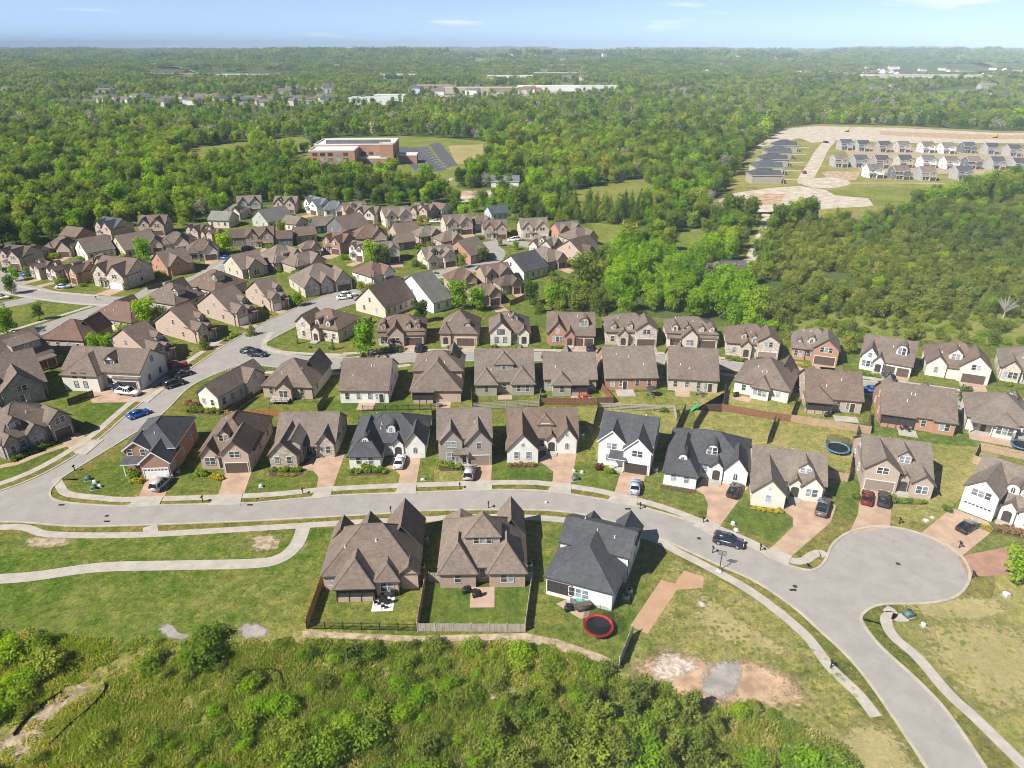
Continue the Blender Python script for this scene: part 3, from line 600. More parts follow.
# ------------------------------------------------------------------ the row behind, its backs towards us
GB='houses between the two streets, backs to the camera'
corner_house((201,406),(223.5,412),(266.5,384),dict(e=3.6,s=.80,main='gx',m='s_white',r='taupe',pf=1,w=[(.55,.9,1.0,3.6,'g',1.0,['U1'])],rearwin=False),'long pale walled house with brown roof on the corner of the diagonal street',GB,seed=30,lod=0)
near_house((262,400),(311,402),15,dict(e=3.2,s=0.74,main='hip',pf=2,pr=1.4,m='b_tan',r='taupe',w=[(0,.42,2,3.4,'g',1.4,['G2'])],rw=[(.38,.70,1.4,3.1,'g',.9,['W2'])]),'tan brick house with timber deck and small rear gable, behind the tan stone house',GB,rear=True,seed=31)
near_house((341,403),(389,403),15.5,dict(e=3.3,s=0.61,main='gx',pf=.8,pr=0,m='w_white',r='taupe',wt='white',trim='brownpaint',w=[(.1,.35,.8,3.2,'g',1.3,['W1']),(.6,.95,.8,3.2,'g',1.3,['G2'])],patio=(.28,.62,3.4,'patio')),'white walled house with one plain brown roof slope facing us',GB,rear=True,seed=32)
near_house((412,402),(461,402),16,dict(e=5.4,s=0.66,main='hip',pf=1.4,pr=5.6,m='b_pink',r='taupe',w=[(.05,.4,1.4,5.3,'g',1.4,['G2','U1'])],rw=[(0,1,5.6,3.1,'h',.78,['W1']),(.55,.98,6.4,2.9,'s',.2,['S'])],patio=(.2,.5,3.0,'patio')),'pink brick house with a low hip roof stepping down to a screened porch',GB,rear=True,seed=33)
near_house((476,396),(534,395),15,dict(e=3.2,s=0.83,main='gx',pf=1.2,pr=1.2,m='w_taupe',r='tan',w=[(0,.35,1.2,3.3,'g',1.3,['G2']),(.5,.8,.8,3.2,'g',1.2,['W1'])],rw=[(.64,1,1.2,3.1,'h',1.0,['W1']),(0,.38,1.2,3.1,'h',1.0,['W3'])],dm=[('h',.51,2.2,4.4,1.4,-1)],patio=(.38,.62,2.2,'patio')),'taupe sided house with tan roof and hipped rear dormer',GB,rear=True,seed=34)
near_house((544.5,396),(597,396),15.5,dict(e=3.2,s=0.66,main='gx',pf=.8,pr=2.6,m='w_taupe',r='tan',w=[(.3,.7,.8,3.2,'g',1.2,['W2'])],rw=[(.50,.84,2.6,3.0,'h',.7,['W1']),(.18,.50,2.5,2.8,'s',.16,['S'])],patio=(.12,.5,3,'patio')),'tan roofed house with rear porch wing and red patio chairs',GB,rear=True,seed=35)
near_house((605,390),(656,389.5),15.5,dict(e=3.2,s=0.64,main='gx',pf=.8,m='b_orange',r='tan',w=[(.1,.4,.8,3.2,'g',1.2,['W2'])],patio=(.45,.8,3.6,'concrete'),wt='white'),'orange brick house with plain greyish tan roof slope',GB,rear=True,seed=36)
near_house((667.5,390),(716.5,393),15.5,dict(e=3.2,s=0.64,main='gx',pf=.8,m='w_beige',r='taupe',w=[(.5,.9,.8,3.2,'g',1.2,['G2'])],patio=(.55,.85,3.2,'patio')),'beige walled house with plain brown roof slope',GB,rear=True,seed=37)
near_house((732,394),(786,405.5),15,dict(e=3.2,s=0.72,main='hip',pf=1.4,pr=1.2,m='w_offwhite',r='taupe',w=[(.05,.4,1.4,3.3,'g',1.4,['G2'])],rw=[(.34,.66,1.2,3.1,'h',.9,['W3'])],patio=(.62,.95,2.6,'patio')),'cream walled house with brown hip roof and small hipped rear bay',GB,rear=True,seed=38)
near_house((806,413),(862,418),15,dict(e=3.2,s=0.68,main='gx',pf=1.2,pr=2,m='b_tan',r='brown',w=[(.05,.35,1.2,3.2,'g',1.3,['G2']),(.6,.85,1,3.2,'g',1.3,['W1'])],rw=[(.55,1,2,3.0,'h',.72,['S'])],patio=(.1,.52,2.6,'concrete')),'brown roofed house with wide screened porch at its left rear corner',GB,rear=True,seed=39)
near_house((879,426),(953,436.5),15,dict(e=3.2,s=0.64,main='gx',pf=1.4,pr=.6,m='b_orange',r='taupe',w=[(.15,.45,1.4,3.2,'h',1.2,['W2']),(.65,.95,1,3.2,'g',1.2,['G2'])],rw=[(.55,1,.6,3.0,'s',.3,['S']),(0,.28,.5,3.1,'h',.7,['W2'])],patio=(.5,.75,3,'concrete')),'long orange brick house with screened porch and black patio furniture',GB,rear=True,seed=40)
near_house((965,432),(1035,445),15,dict(e=3.2,s=0.63,main='hip',pf=1.4,pr=1.4,m='w_offwhite',r='tan',w=[(.1,.45,1.4,3.2,'h',1.2,['W2'])],rw=[(.3,.62,1.4,3.1,'h',.7,['W3']),(.64,.95,1.8,2.8,'s',.25,['O'])],patio=(.3,.95,3.0,'patio')),'cream house with wide tan hip roof at the right edge of the photo',GB,rear=True,seed=41)
# ------------------------------------------------------------------ the row in front of the wood
GC='houses in front of the wood, facing the back street'
near_house((297.7,338),(337,344.5),12,dict(e=3.90,s=0.59,main='hip',pf=1,m='s_light',r='brown',w=[(0,.36,1,4.9,'g',1.1,['U1','W1']),(.40,.58,1.2,3.4,'g',1.0,['E'])],dm=[('a',.48,.3,1.4,1.2),('a',.75,.3,1.4,1.2)]),'pale stone house with brown hip roof on the corner lawn',GC,seed=50)
near_house((378,347),(425,346),11,dict(e=3.90,s=0.61,main='hip',pf=1.8,m='b_tan',r='brown',w=[(.22,.56,1.8,3.7,'g',1.0,['W2']),(.55,.98,1.0,3.0,'s',.4,['G2'])],porch=(.02,.22,1.4,2.8),dm=[('a',.12,.3,1.4,1.2),('a',.66,.3,1.2,1.1),('a',.86,.3,1.2,1.1)]),'tan brick house with arched dormers and dark suv on the drive',GC,seed=51)
near_house((440.6,345.5),(477,346),12,dict(e=3.60,s=0.86,main='hip',pf=.8,m='b_pink',r='taupe',w=[(.38,1,.8,3.8,'h',.8,['G2']),(0,.28,.5,3.8,'h',1.2,['E'])],dm=[('a',.74,.5,1.7,1.2)]),'pink brick house with one tall pyramid roof and single arched dormer',GC,seed=52)
near_house((490.5,346),(530,345.5),13,dict(e=3.40,s=0.70,main='hip',pf=1.4,m='s_white',r='taupe',wt='dktrim',w=[(0,.52,1.4,4.2,'g',1.0,['W2s','U2']),(.72,.98,.8,3.4,'g',1.0,['E'])],dm=[('g',.62,3,1.6,1.1)]),'white front gable house with brown roof and red paved drive',GC,seed=53)
near_house((547,345.5),(594,346.5),12,dict(e=3.30,s=0.72,main='gx',pf=1.2,m='b_orange',r='taupe',w=[(.04,.40,.8,3.9,'g',1.25,['W3','U1']),(.38,.58,1.4,3.2,'g',1.2,['E']),(.56,1,1.0,3.0,'s',.4,['GG'])],dm=[('a',.78,1.6,2.4,1.4,1,'w_beige')]),'orange brick house with arched dormer over two garage doors and a blue car',GC,seed=54)
near_house((606,346.5),(656,347),12,dict(e=3.90,s=0.61,main='hip',pf=1.4,m='s_light',r='taupe',w=[(.58,1,1.4,5.0,'g',.95,['G2','U2']),(.24,.44,1.0,3.4,'g',1.1,['E'])],dm=[('a',.15,.3,1.3,1.2),('a',.48,.3,1.3,1.2)]),'pale stone house with steep garage gable and two tiny arched dormers',GC,seed=55)
near_house((666.5,348),(717,350),11.5,dict(e=3.80,s=0.59,main='hip',pf=1.8,m='b_cream',r='taupe',w=[(.30,.60,1.8,3.6,'g',1.0,['W2']),(.60,1,1.0,3.0,'s',.4,['G2'])],porch=(.02,.28,1.4,2.8),dm=[('a',.15,.3,1.6,1.2),('g',.40,.4,2.0,1.1),('a',.68,.3,1.3,1.1),('a',.88,.3,1.3,1.1)]),'cream brick house with a row of arched dormers over porch and garage',GC,seed=56)
near_house((726,357),(777,361),12.5,dict(e=3.70,s=0.59,main='hip',pf=1.4,m='s_light',r='brown',gc='tantrim',w=[(.58,1,1.4,5.0,'g',.9,['G2','U2']),(.28,.48,1.0,3.4,'g',1.1,['E'])],dm=[('a',.32,.9,1.2,1.2),('a',.52,.3,1.4,1.2)]),'pale stone house with tan garage door and curved shrub bed in front',GC,seed=57)
near_house((790,360.5),(836,366.5),13,dict(e=3.20,s=0.70,main='hip',pf=1.8,m='b_orange',r='tan',w=[(.46,1,1.8,4.4,'g',.85,['G2','U3']),(0,.3,.4,3.3,'h',.8,['W2'])],dm=[('a',.40,1.2,1.8,1.1,1,'w_beige'),('a',.14,.8,1.2,.8)]),'orange brick house with tan roof and wide right gable near the cedars',GC,seed=58)
near_house((858,369),(909,378.5),12,dict(e=3.30,s=0.70,main='gx',pf=1.2,m='w_white',r='taupe',wt='white',w=[(.02,.32,.8,4.0,'g',1.3,['W3','U1']),(.28,.46,1.4,3.2,'g',1.3,['E']),(.44,1,1.0,3.0,'s',.4,['GG'])],dm=[('a',.75,1.6,2.3,1.5)],gc='brownpaint'),'white house with rounded dormer over two dark garage doors',GC,seed=59)
near_house((924.6,376),(987,385.5),13,dict(e=3.40,s=0.66,main='hip',pf=1.6,m='s_white',r='brown',w=[(0,.32,.8,3.4,'g',1.0,['W1']),(.52,1,1.6,4.2,'g',.95,['G2','U2']),(.34,.52,.9,2.9,'s',.3,[])],dm=[('g',.44,1.2,2.8,1.6)]),'white stone house with brown roof, centre gable dormer and dark garage door',GC,seed=60)
near_house((998,380),(1052,389),13,dict(e=3.40,s=0.66,main='hip',pf=1.2,m='s_light',r='tan',w=[(.02,.36,1.2,3.6,'g',1.0,['W3'])],porch=(.4,.8,1.2,2.9)),'pale stone house with tan roof at the right end of the back street',GC,seed=61)
# ------------------------------------------------------------------ the left block along the diagonal street
GL='houses left of the diagonal street'
near_house((9,461),(75,433),13,dict(e=3.6,s=.72,main='hip',pf=1.0,m='s_grey',r='taupe',w=[(.68,1,1.0,4.4,'g',.8,['G2','U2']),(.36,.60,.7,3.7,'g',.9,['W2']),(.02,.20,.8,3.6,'g',1.1,['W1'])],dm=[('g',.30,1.6,2.2,1.3)]),'grey stone house with shrub bed at the lower left corner of the streets',GL,seed=70)
span_house(-62,50,424,42,dict(e=3.8,s=.70,main='gx',m='s_grey',r='taupe',pf=1.4,pr=1.2,w=[(.55,.95,1.4,4.2,'g',.9,['U2','W2']),(.1,.45,.9,3.9,'g',1.0,['W2'])],rw=[(.2,.5,1.2,3.8,'g',.9,['W2'])],dm=[('g',.5,2,2.4,1.4),('g',.75,2.4,2.2,1.3,-1)]),'brown gabled house cut by the left edge behind the grey stone house',GL,seed=71,lod=0)
near_house((61,390),(138,394),13,dict(e=4.4,s=.66,main='gx',pf=2.2,m='w_offwhite',r='taupe',wt='dktrim',w=[(.06,.52,2.2,4.2,'h',.72,['U2s','W2s']),(.66,.98,.5,3.0,'s',.3,['G2'])],dm=[('g',.58,1.5,2.4,1.2)],gc='dktrim'),'long cream white house with brown roof and white pickup on its drive',GL,seed=72)
near_house((14,377),(56,363),14,dict(e=3.2,s=.72,main='gx',m='w_offwhite',r='taupe',rw=[(.05,.5,2.0,2.6,'s',.18,['O'])],dm=[('s',.45,2.0,6.5,2.0,-1,'w_taupe')]),'white house with taupe rear dormer and covered porch near the left edge',GL,rear=True,seed=73)
near_house((44,350),(86,352),12,dict(e=3.4,s=.62,main='hip',m='b_pink',r='redbrown',pf=1,w=[(0,.45,1,3.6,'g',1.2,['G2'])]),'pink brick house with reddish brown roof above the bright green bushes',GL,rear=True,seed=74)
near_house((93,326),(134,333),11.5,dict(e=3.2,s=.62,main='hip',m='w_cream',r='redbrown',pf=.8,w=[(.5,.9,.8,3.4,'g',1.2,['G2'])]),'cream house with long reddish brown hip roof by the round tree',GL,rear=True,seed=75)
near_house((143,310),(176,315.5),13,dict(e=3.3,s=.7,main='hip',m='w_beige',r='taupe',pf=.8,pr=.6,w=[(.4,.9,.8,3.4,'g',1.2,['G2'])],dm=[('g',.2,3,2.2,1.2,-1)]),'beige house with dark steep hip roof below the light two-gabled house',GL,rear=True,seed=76)
near_house((188,294),(217,301),13,dict(e=3.3,s=.7,main='hip',m='w_beige',r='brown',pf=.8,dm=[('g',.25,3,2.2,1.2,-1)]),'beige house with dark steep hip roof beside the orange brick gable house',GL,rear=True,seed=77)
def cg(m,r,**k): return dict(dict(e=3.4,s=.60,main='gx',m=m,r=r,pf=1.2,w=[(.04,.56,1.2,4.2,'g',.85,['G2','U2']),(.62,.92,.3,3.6,'g',.9,[])],dm=[('g',.8,2.2,2.0,1.2)],porch=(.62,.95,1.4,2.9),sidewin=2,vents=2),**k)
corner_house((119,350),(156,366.5),(174,357),cg('b_pink','taupe'),'pink sided house with shaded garage gable, just behind the long cream house',GL,seed=78)
corner_house((164.5,330),(199.6,344.8),(216,337.4),cg('b_pink','brown'),'pink brick end wall house with shaded garage gable, left of the diagonal street',GL,seed=79)
corner_house((211,311),(238,327),(255.7,319),cg('b_tan','taupe',gc='white'),'tan end wall house with white garage door in shade on the diagonal street',GL,seed=80)
corner_house((252,299),(273,312),(289,307),cg('b_tan','taupe',gc='white',gt='white'),'tan house with shaded brick front and white garage, upper end of the diagonal street',GL,seed=81)
# ------------------------------------------------------------------ houses further back
GM='houses in the dense part of the estate'
def tw(m,r,**k): return dict(dict(e=4.6,s=.64,main='gx',m=m,r=r,pf=1.8,w=[(.04,.42,.7,4.8,'g',1.05,['W2','U1']),(.5,.98,1.8,4.6,'g',1.0,['G2','U2'])],porch=(.3,.52,2.0,2.8),vents=0,sidewin=1),**k)
def dr(m,r,**k): return dict(dict(e=3.5,s=.70,main='gx',m=m,r=r,pf=1.4,w=[(.02,.36,1.0,3.6,'g',1.1,['W2']),(.55,.98,1.4,4.2,'g',.9,['G2','U1'])],dm=[('g',.46,1.2,1.9,1.3)],vents=0,sidewin=1),**k)
def hp(m,r,**k): return dict(dict(e=3.4,s=.68,main='hip',m=m,r=r,pf=1.0,w=[(.5,.95,1.0,3.5,'g',1.1,['G2']),(.05,.35,.5,3.4,'h',.9,['W2'])],vents=0,sidewin=2),**k)
def pl(m,r,**k): return dict(dict(e=3.4,s=.64,main='gx',m=m,r=r,pf=0,rw=[(.5,.9,1.8,2.8,'s',.2,['O'])],vents=0,sidewin=2,frontwin=True),**k)
SH=span_house; K=corner_house
SH(6,39,270,-14,tw('b_tan','dark'),'dark roofed tan house with two front gables, farthest left by the wood',GM,101)
SH(33,60,280,-32,dr('b_pink','brown',gc='white'),'pinkish brick house with garage gable, right of the leftmost dark roofed house',GM,102)
SH(53,73,283,-32,dr('s_light','dark'),'narrow pale stone house squeezed between brick neighbours on the left street',GM,103)
SH(66,103,285,-32,dr('b_orange','dark',dm=[('a',.5,.8,2.0,1.6)]),'orange brick gable house with rounded dormer on the left street',GM,104)
SH(100,148,290,-16,tw('s_light','brown',e=5.0,gc='white'),'light two-gabled house with white garage at the bend of the left street',GM,105)
SH(52,80,257,0,hp('b_tan','taupe'),'wide brown hip roof house just behind the left street row',GM,106)
SH(66,92,245,-20,pl('b_orange','brown'),'orange brick house with weathered roof against the wood',GM,107)
SH(98,132,240,-25,tw('b_pink','slate'),'house with slate grey roof and dark front gables against the wood',GM,108)
SH(143,170,236,6,tw('b_tan','brown'),'isolated tan two-storey house in front of the wood with shade beside it',GM,109)
K((76,256),(89,262),(117,257),pl('w_offwhite','taupe'),'brown roofed house with long shaded rear wall and a rear deck',GM,110)
K((119,248),(127,259),(143,247),pl('w_beige','warm'),'house with stepped tan roof and small white gable, left of the round tree',GM,111)
SH(136,168,255,20,hp('w_beige','tan'),'grey tan hip roof house half hidden behind the round tree',GM,112)
SH(162,195,253,15,hp('w_beige','taupe'),'brown hip roof house behind the orange brick gable house',GM,113)
K((147,270),(170,277),(181,271),pl('b_orange','taupe',w=[(.1,.7,.8,3.8,'g',1.0,['U1'])],pf=.8),'bright orange brick gable house facing left at the street bend',GM,114)
SH(187,222,262,22,hp('w_offwhite','brown',e=3.8),'white walled house with smooth brown hip roof and round window wall',GM,115)
SH(189,208,242,-20,tw('b_pink','dark'),'dark roofed brick house with open garage shadow, upper left row',GM,116)
SH(205,223,244,-28,dr('b_pink','brown'),'narrow pink brick gable house next to the tall round tree',GM,117)
SH(213,236,228,-8,pl('w_cream','greengrey'),'low cream house with pale green grey roof',GM,118)
SH(226,248,220,-10,hp('w_cream','tan'),'low grey roofed house with shed side beside the pale green grey roof',GM,119)
SH(238,264,214,15,tw('w_sage','tan'),'sage house with dormers and tan roof at the top left of the estate',GM,120)
SH(277,299,214,-2,tw('b_tan','tan',main='gx',dm=[('g',.28,1,1.8,1.2)]),'tan brick two-storey house facing us with white van in front',GM,121)
K((305,211),(318,216),(329,212),tw('w_white','blueroof'),'white house with blue grey roof and porch gable',GM,122,front='l')
SH(322,348,217,20,hp('w_white','blueroof'),'white cottage with low blue grey roof, right of the taller blue roof',GM,123)
SH(341,369,219,25,dr('b_pink','taupe',dm=[('a',.4,1,2,1.4)]),'brick house with rounded dormer in the top row of the estate',GM,124)
SH(356,382,225,-15,tw('b_cream','taupe'),'cream brick house with narrow gables in the top row',GM,125)
SH(380,413,228,25,tw('b_cream','tan'),'pale two-gabled house with tan roof in the top row, beside the dense bush',GM,126)
K((251.6,225),(269,230),(278.5,220),pl('w_sage','grey'),'house with one large plain grey roof and sage gable end',GM,127)
SH(284,307,232,-25,pl('w_cream','tan'),'cream gable house with tan roof in the second row',GM,128)
SH(311,336,234,28,pl('w_blue','tan'),'blue sided house with tan roof',GM,129)
K((332,232),(346,238),(364,230),pl('w_dkgrey','taupe'),'dark sided gable house with big brown roof slope',GM,130)
SH(234,249,246,10,pl('w_dkgrey','dark'),'dark sided house behind the tall round tree',GM,131)
SH(247,277,249,14,tw('b_mix','brown'),'brown brick house with narrow steep gable over its garage',GM,132)
SH(275,294,247,10,pl('w_dkgrey','dark'),'very dark sided house in shade in the middle of the estate',GM,133)
SH(293,318,244,25,pl('b_tan','brown'),'tan brick house with brown roof right of the shaded house',GM,134)
K((222,271),(245,280),(256,274),pl('w_beige','warm',w=[(.2,.8,1,3.8,'g',.9,['W2'])],pf=1),'beige house with cross gables and dark side, above the carport',GM,135)
K((254,265),(276,272.5),(289,260),hp('b_tan','warm',dm=[('s',.5,1.5,3,1.0)]),'brown hip house with small dark dormer facing the inner street',GM,136)
K((282,271),(298,276),(320,267),hp('b_tan','tan'),'tan hip roof house with steep dark gable at its left end',GM,137)
SH(290,352,297.5,35,hp('s_light','tan',w=[(.0,.3,1.2,3.6,'g',1.3,['W2']),(.35,.6,.8,3.6,'g',1.3,['W1']),(.65,1,1.2,3.6,'g',1.2,['G2'])],pf=1.2),'large tan house with three narrow gables and white cars outside',GM,138)
K((350,281),(374,287),(390,281),hp('w_offwhite','redbrown'),'white house with warm brown hip roof by the white cars',GM,139)
SH(323,354,255,-25,tw('b_red','redbrown'),'reddish brown house with pink brick gables in the middle of the estate',GM,140)
SH(349,374,262,-25,tw('w_offwhite','tan',wt='dktrim'),'white gable house with dark windows left of the big round tree',GM,141)
SH(352,390,247,15,hp('b_tan','redbrown'),'low house with spreading reddish brown roof on the inner street',GM,142)
SH(390,421,242,28,pl('b_tan','brown'),'large plain brown roof house left of the tan hip roof',GM,143)
SH(372,401,264,20,tw('w_offwhite','tan'),'white house with tan roof right of the big round tree',GM,144)
K((358.5,310),(386,318.5),(413,306),pl('b_cream','dark',e=3.4,s=.85),'big dark brown roof house with cream gable end and rear porch',GM,145)
K((404,296),(434,313.5),(449,307),pl('w_white','grey'),'white house with smooth grey green roof',GM,146)
SH(411,437,220,-25,dr('b_pink','brown'),'brown roofed brick house left of the white house at the top',GM,147)
SH(430,450,217,-30,pl('w_white','brown'),'bright white house standing at the top centre of the estate',GM,148)
SH(441,473,236,20,tw('s_light','taupe'),'pale gable house with dark blue grey end wall in the upper centre',GM,149)
SH(467,494,232,25,hp('b_pink','taupe'),'pink brick house with low brown roof behind the small garage house',GM,150)
SH(485,508,221,25,pl('w_ltblue','slate'),'pale blue house with slate roof at the edge of the wood',GM,151)
SH(482,507,240,8,tw('b_tan','brown'),'tan house with garage facing the loop road',GM,152)
SH(412,443,245,28,hp('b_tan','tan'),'tan hip roof house above the orange brick gable',GM,153)
K((440,253),(471,264.5),(477,258),pl('b_orange','taupe'),'orange brick house with tall gable end and dark chimney',GM,154)
SH(418,457,270,28,dr('b_cream','tan',dm=[('a',.3,1.2,2.2,1.5),('g',.55,1.0,2.2,1.2)]),'tan dormered house with two roof gables facing the street bend',GM,155)
SH(444,478,292,20,hp('b_mix','redbrown'),'reddish brown low roof behind the two round garden trees',GM,156)
SH(469,502,307,20,hp('b_mix','brown',rw=[(.4,.9,1.8,2.8,'s',.2,['O'])]),'brown hip roof house behind the flowering garden trees',GM,157)
SH(477,513,290,25,tw('b_mix','brown'),'brown brick house with steep roofs and white trimmed porch',GM,158)
K((507.6,268),(524,281.5),(537,273),pl('w_offwhite','charcoal'),'house with dark charcoal roof and cream gable end',GM,159)
SH(518,548,240,10,tw('b_cream','tan',gc='white'),'cream two-gabled house with white garage on the loop road',GM,160)
SH(551,582,243,25,tw('b_orange','taupe'),'orange brick house at the far right of the estate by the field',GM,161)
SH(560,597,249,32,hp('b_tan','taupe'),'wide brown hip roof house beside the field',GM,162)
K((557,251),(584,263),(594,256),pl('b_pink','dark',w=[(.1,.6,1,3.2,'g',.9,['W2'])],pf=1),'pink brick gable house with small gabled bay at the right end of the estate',GM,163)
SH(529,561,257,-30,dr('b_cream','tan'),'cream house with tan roof facing left on the loop road',GM,164)
K((516,260),(547,271.5),(560,269),hp('b_tan','tan'),'tan roofed house with low brick wall behind the charcoal roof',GM,165)
SH(434,463,250,30,hp('b_tan','tan'),'tan hip roof house squeezed in left of the orange brick gable end',GM,166)
SH(462,486,263,25,hp('b_mix','taupe'),'low brown house in the shade right of the orange brick gable end',GM,167)
SH(335,356,246,-20,hp('b_red','redbrown'),'small reddish roof house just above the reddish brick gables',GM,168)
SH(300,322,258,25,hp('b_tan','taupe'),'brown roof house at the inner street corner behind the grey hip roofs',GM,169)
SH(395,414,251,25,pl('w_dkgrey','taupe'),'dark sided house behind the white house right of the round tree',GM,170)
SH(26,48,262,-15,hp('b_tan','dark'),'dark hip roof peeping over the leftmost row',GM,171)
SH(93,116,272,-20,hp('b_tan','brown'),'brown roof wedged behind the light two-gabled house',GM,172)
SH(496,520,296,25,hp('b_mix','dark'),'dark porch roofed house by the red brown fence',GM,173)
del SH,K
# ------------------------------------------------------------------ ground, streets, paths
from mathutils import noise as mnoise
def hill(x,y):
    d=math.hypot(x,y); t=max(0,min(1,(d-1000)/1600)); t=t*t*(3-2*t)
    n=mnoise.noise(Vector((x/1300+.3*y/1000,y/620,3.1)))+.45*mnoise.noise(Vector((x/520,y/300,9.7)))
    far=max(0,min(1,(d-6500)/5000)); m=t*min(50,d*.0125)*max(-.1,min(1,.42+n*.95)); return m+far*max(0,12+50*mnoise.noise(Vector((x/2600,y/3000,1.7)))+22*mnoise.noise(Vector((x/900,y/1500,6.1))))
def smooth(pts,n=6,closed=False):
    """Catmull-Rom through the points"""
    pts=[Vector(p) for p in pts]; out=[]; m=len(pts)
    if m<3: return pts
    rng=range(m) if closed else range(m-1)
    for i in rng:
        if closed: a,b,c,d=pts[i-1],pts[i],pts[(i+1)%m],pts[(i+2)%m]
        else: a,b,c,d=pts[max(i-1,0)],pts[i],pts[i+1],pts[min(i+2,m-1)]
        for j in range(n):
            t=j/n; out.append(.5*((2*b)+(c-a)*t+(2*a-5*b+4*c-d)*t*t+(3*b-a-3*c+d)*t**3))
    if not closed: out.append(pts[-1])
    return out
def sheet(name,pts,mat,z,world=False,sm=0,kind='structure',drape=False):
    w=[Vector(p) for p in (pts if world else P2(pts))]
    if sm: w=smooth(w,sm,True)
    me=bpy.data.meshes.new(name); me.from_pydata([(p.x,p.y,z) for p in w],[],[tuple(range(len(w)))]); me.materials.append(M[mat])
    bm=bmesh.new(); bm.from_mesh(me); bmesh.ops.triangulate(bm,faces=bm.faces)
    for f in bm.faces:
        if f.normal.z<0: f.normal_flip()
    bm.to_mesh(me); bm.free()
    o=link(name,me); o['kind']=kind; return o
def offs(pts,d):
    out=[]
    for i,p in enumerate(pts):
        t=(pts[min(i+1,len(pts)-1)]-pts[max(i-1,0)]).normalized(); out.append(p+Vector((-t.y,t.x))*d)
    return out
def ribbon(name,pts,w,mat,z,world=False,sm=6,th=0):
    c=[Vector(p) for p in (pts if world else P2(pts))]
    if sm: c=smooth(c,sm)
    L,R=offs(c,w/2),offs(c,-w/2); b=MB(); n=len(c)
    for i in range(n-1): b.face([(R[i].x,R[i].y,z),(R[i+1].x,R[i+1].y,z),(L[i+1].x,L[i+1].y,z),(L[i].x,L[i].y,z)])
    if th:
        for S in (L,R):
            for i in range(n-1): b.face([(S[i].x,S[i].y,z-th),(S[i+1].x,S[i+1].y,z-th),(S[i+1].x,S[i+1].y,z),(S[i].x,S[i].y,z)])
    o=b.build(name,M[mat],fix=False)
    for p in o.data.polygons: pass
    o['kind']='structure'; return o
# one ground sheet out to the horizon
def axis(a,b,near,step):
    v=[a]; x=a
    while x<b:
        d=abs(x); x+=step if d<near else step*(1+(d-near)/400); v.append(min(x,b))
    return v
xs=sorted(set([-x for x in axis(0,14000,1000,60)]+axis(0,14000,1000,60))); ys=[-400,-200]+axis(0,13600,1000,60)
gv=[(x,y,hill(x,y) if y>900 else 0) for y in ys for x in xs]; nx=len(xs)
me=bpy.data.meshes.new('ground'); me.from_pydata(gv,[],[(j*nx+i,j*nx+i+1,(j+1)*nx+i+1,(j+1)*nx+i) for j in range(len(ys)-1) for i in range(nx-1)])
me.materials.append(M['floor']); me.polygons.foreach_set('use_smooth',[True]*len(me.polygons)); link('ground',me)['kind']='structure'

PM={}
def patch(name,pts,mat,z,reach=.55):
    key=(mat,reach)
    if key not in PM: PM[key]=mat_patch('ragged_'+mat,mat,reach)
    w=smooth([Vector(p) for p in P2(pts)],4,True); n=len(w); c=sum(w,Vector((0,0)))/n; b=MB(); R=[(1.12,0.0),(.8,.42),(.5,.8)]; rings=[[c.lerp(p,t) for p in w] for t,_ in R]
    vs=[(p.x,p.y,z) for r in rings for p in r]+[(c.x,c.y,z)]; fs=[]
    for k_ in range(2):
        for i in range(n): fs.append((k_*n+i,k_*n+(i+1)%n,(k_+1)*n+(i+1)%n,(k_+1)*n+i))
    for i in range(n): fs.append((2*n+i,2*n+(i+1)%n,3*n))
    me=bpy.data.meshes.new(name); me.from_pydata(vs,[],fs); me.materials.append(PM[key]); a=me.attributes.new('inner','FLOAT','POINT'); a.data.foreach_set('value',[v for _,v in R for _ in range(n)]+[1.0])
    o=link(name,me); o['kind']='structure'; return o
# lawns of the estate
sheet('lawn',[(-420,330),(-300,262),(0,255),(60,247),(130,224),(200,222),(240,207),(300,203),(420,206),(470,203),(520,222),(590,222),(640,232),(640,245),(590,285),(540,305),(700,322),(860,318),(1300,322),(1500,420),(1500,560),(1290,760),(1000,800),(880,800),(610,668),(300,640),(0,640),(-500,640)],'lawn',.008)
sheet('meadow',[(-520,610),(-60,612),(120,640),(230,640),(305,628),(420,640),(540,640),(630,668),(880,820),(700,1100),(-900,1100)],'meadow',.012)
sheet('park_lawn',[(-520,526),(0,527),(137,535),(256,529),(320,524),(303,630),(230,648),(120,648),(-60,618),(-520,618)],'parkgrass',.016)
sheet('rough_lot',[(655,541),(715,571),(756,596),(803,633),(843,668),(880,720),(900,800),(700,790),(630,668),(632,630),(650,590)],'meadow',.016)
sheet('rough_lot',[(873,610),(968,575),(1024,565),(1400,575),(1400,800),(1010,800),(930,690)],'lawndry',.016)
sheet('lush_lawn',[(308,628),(324,582),(427,580),(416,630)],'lawn',.020)
sheet('lush_lawn',[(419,629),(429,583),(533,582),(525,630)],'lawnlush',.020)
sheet('lush_lawn',[(527,630),(534,575),(572,522),(650,538),(672,560),(628,640),(617,664),(560,642)],'lawn',.018)
sheet('dry_yard',[(572,407),(690,411),(660,450),(640,480),(600,470),(590,430)],'lawndry',.016); sheet('dry_yard',[(694,410),(725,392),(800,406),(872,433),(845,485),(780,470),(700,440)],'lawndry',.016)
sheet('dry_yard',[(600,392),(725,392),(722,412),(608,404)],'lawndry',.016); sheet('dry_yard',[(880,500),(940,470),(975,455),(985,470),(945,515),(925,532),(893,526)],'lawndry',.020)
sheet('dry_yard',[(858,437),(1010,450),(975,470),(935,470),(850,470)],'lawndry',.018); sheet('dry_yard',[(434,470),(466,468),(466,484),(434,484)],'lawndry',.020)
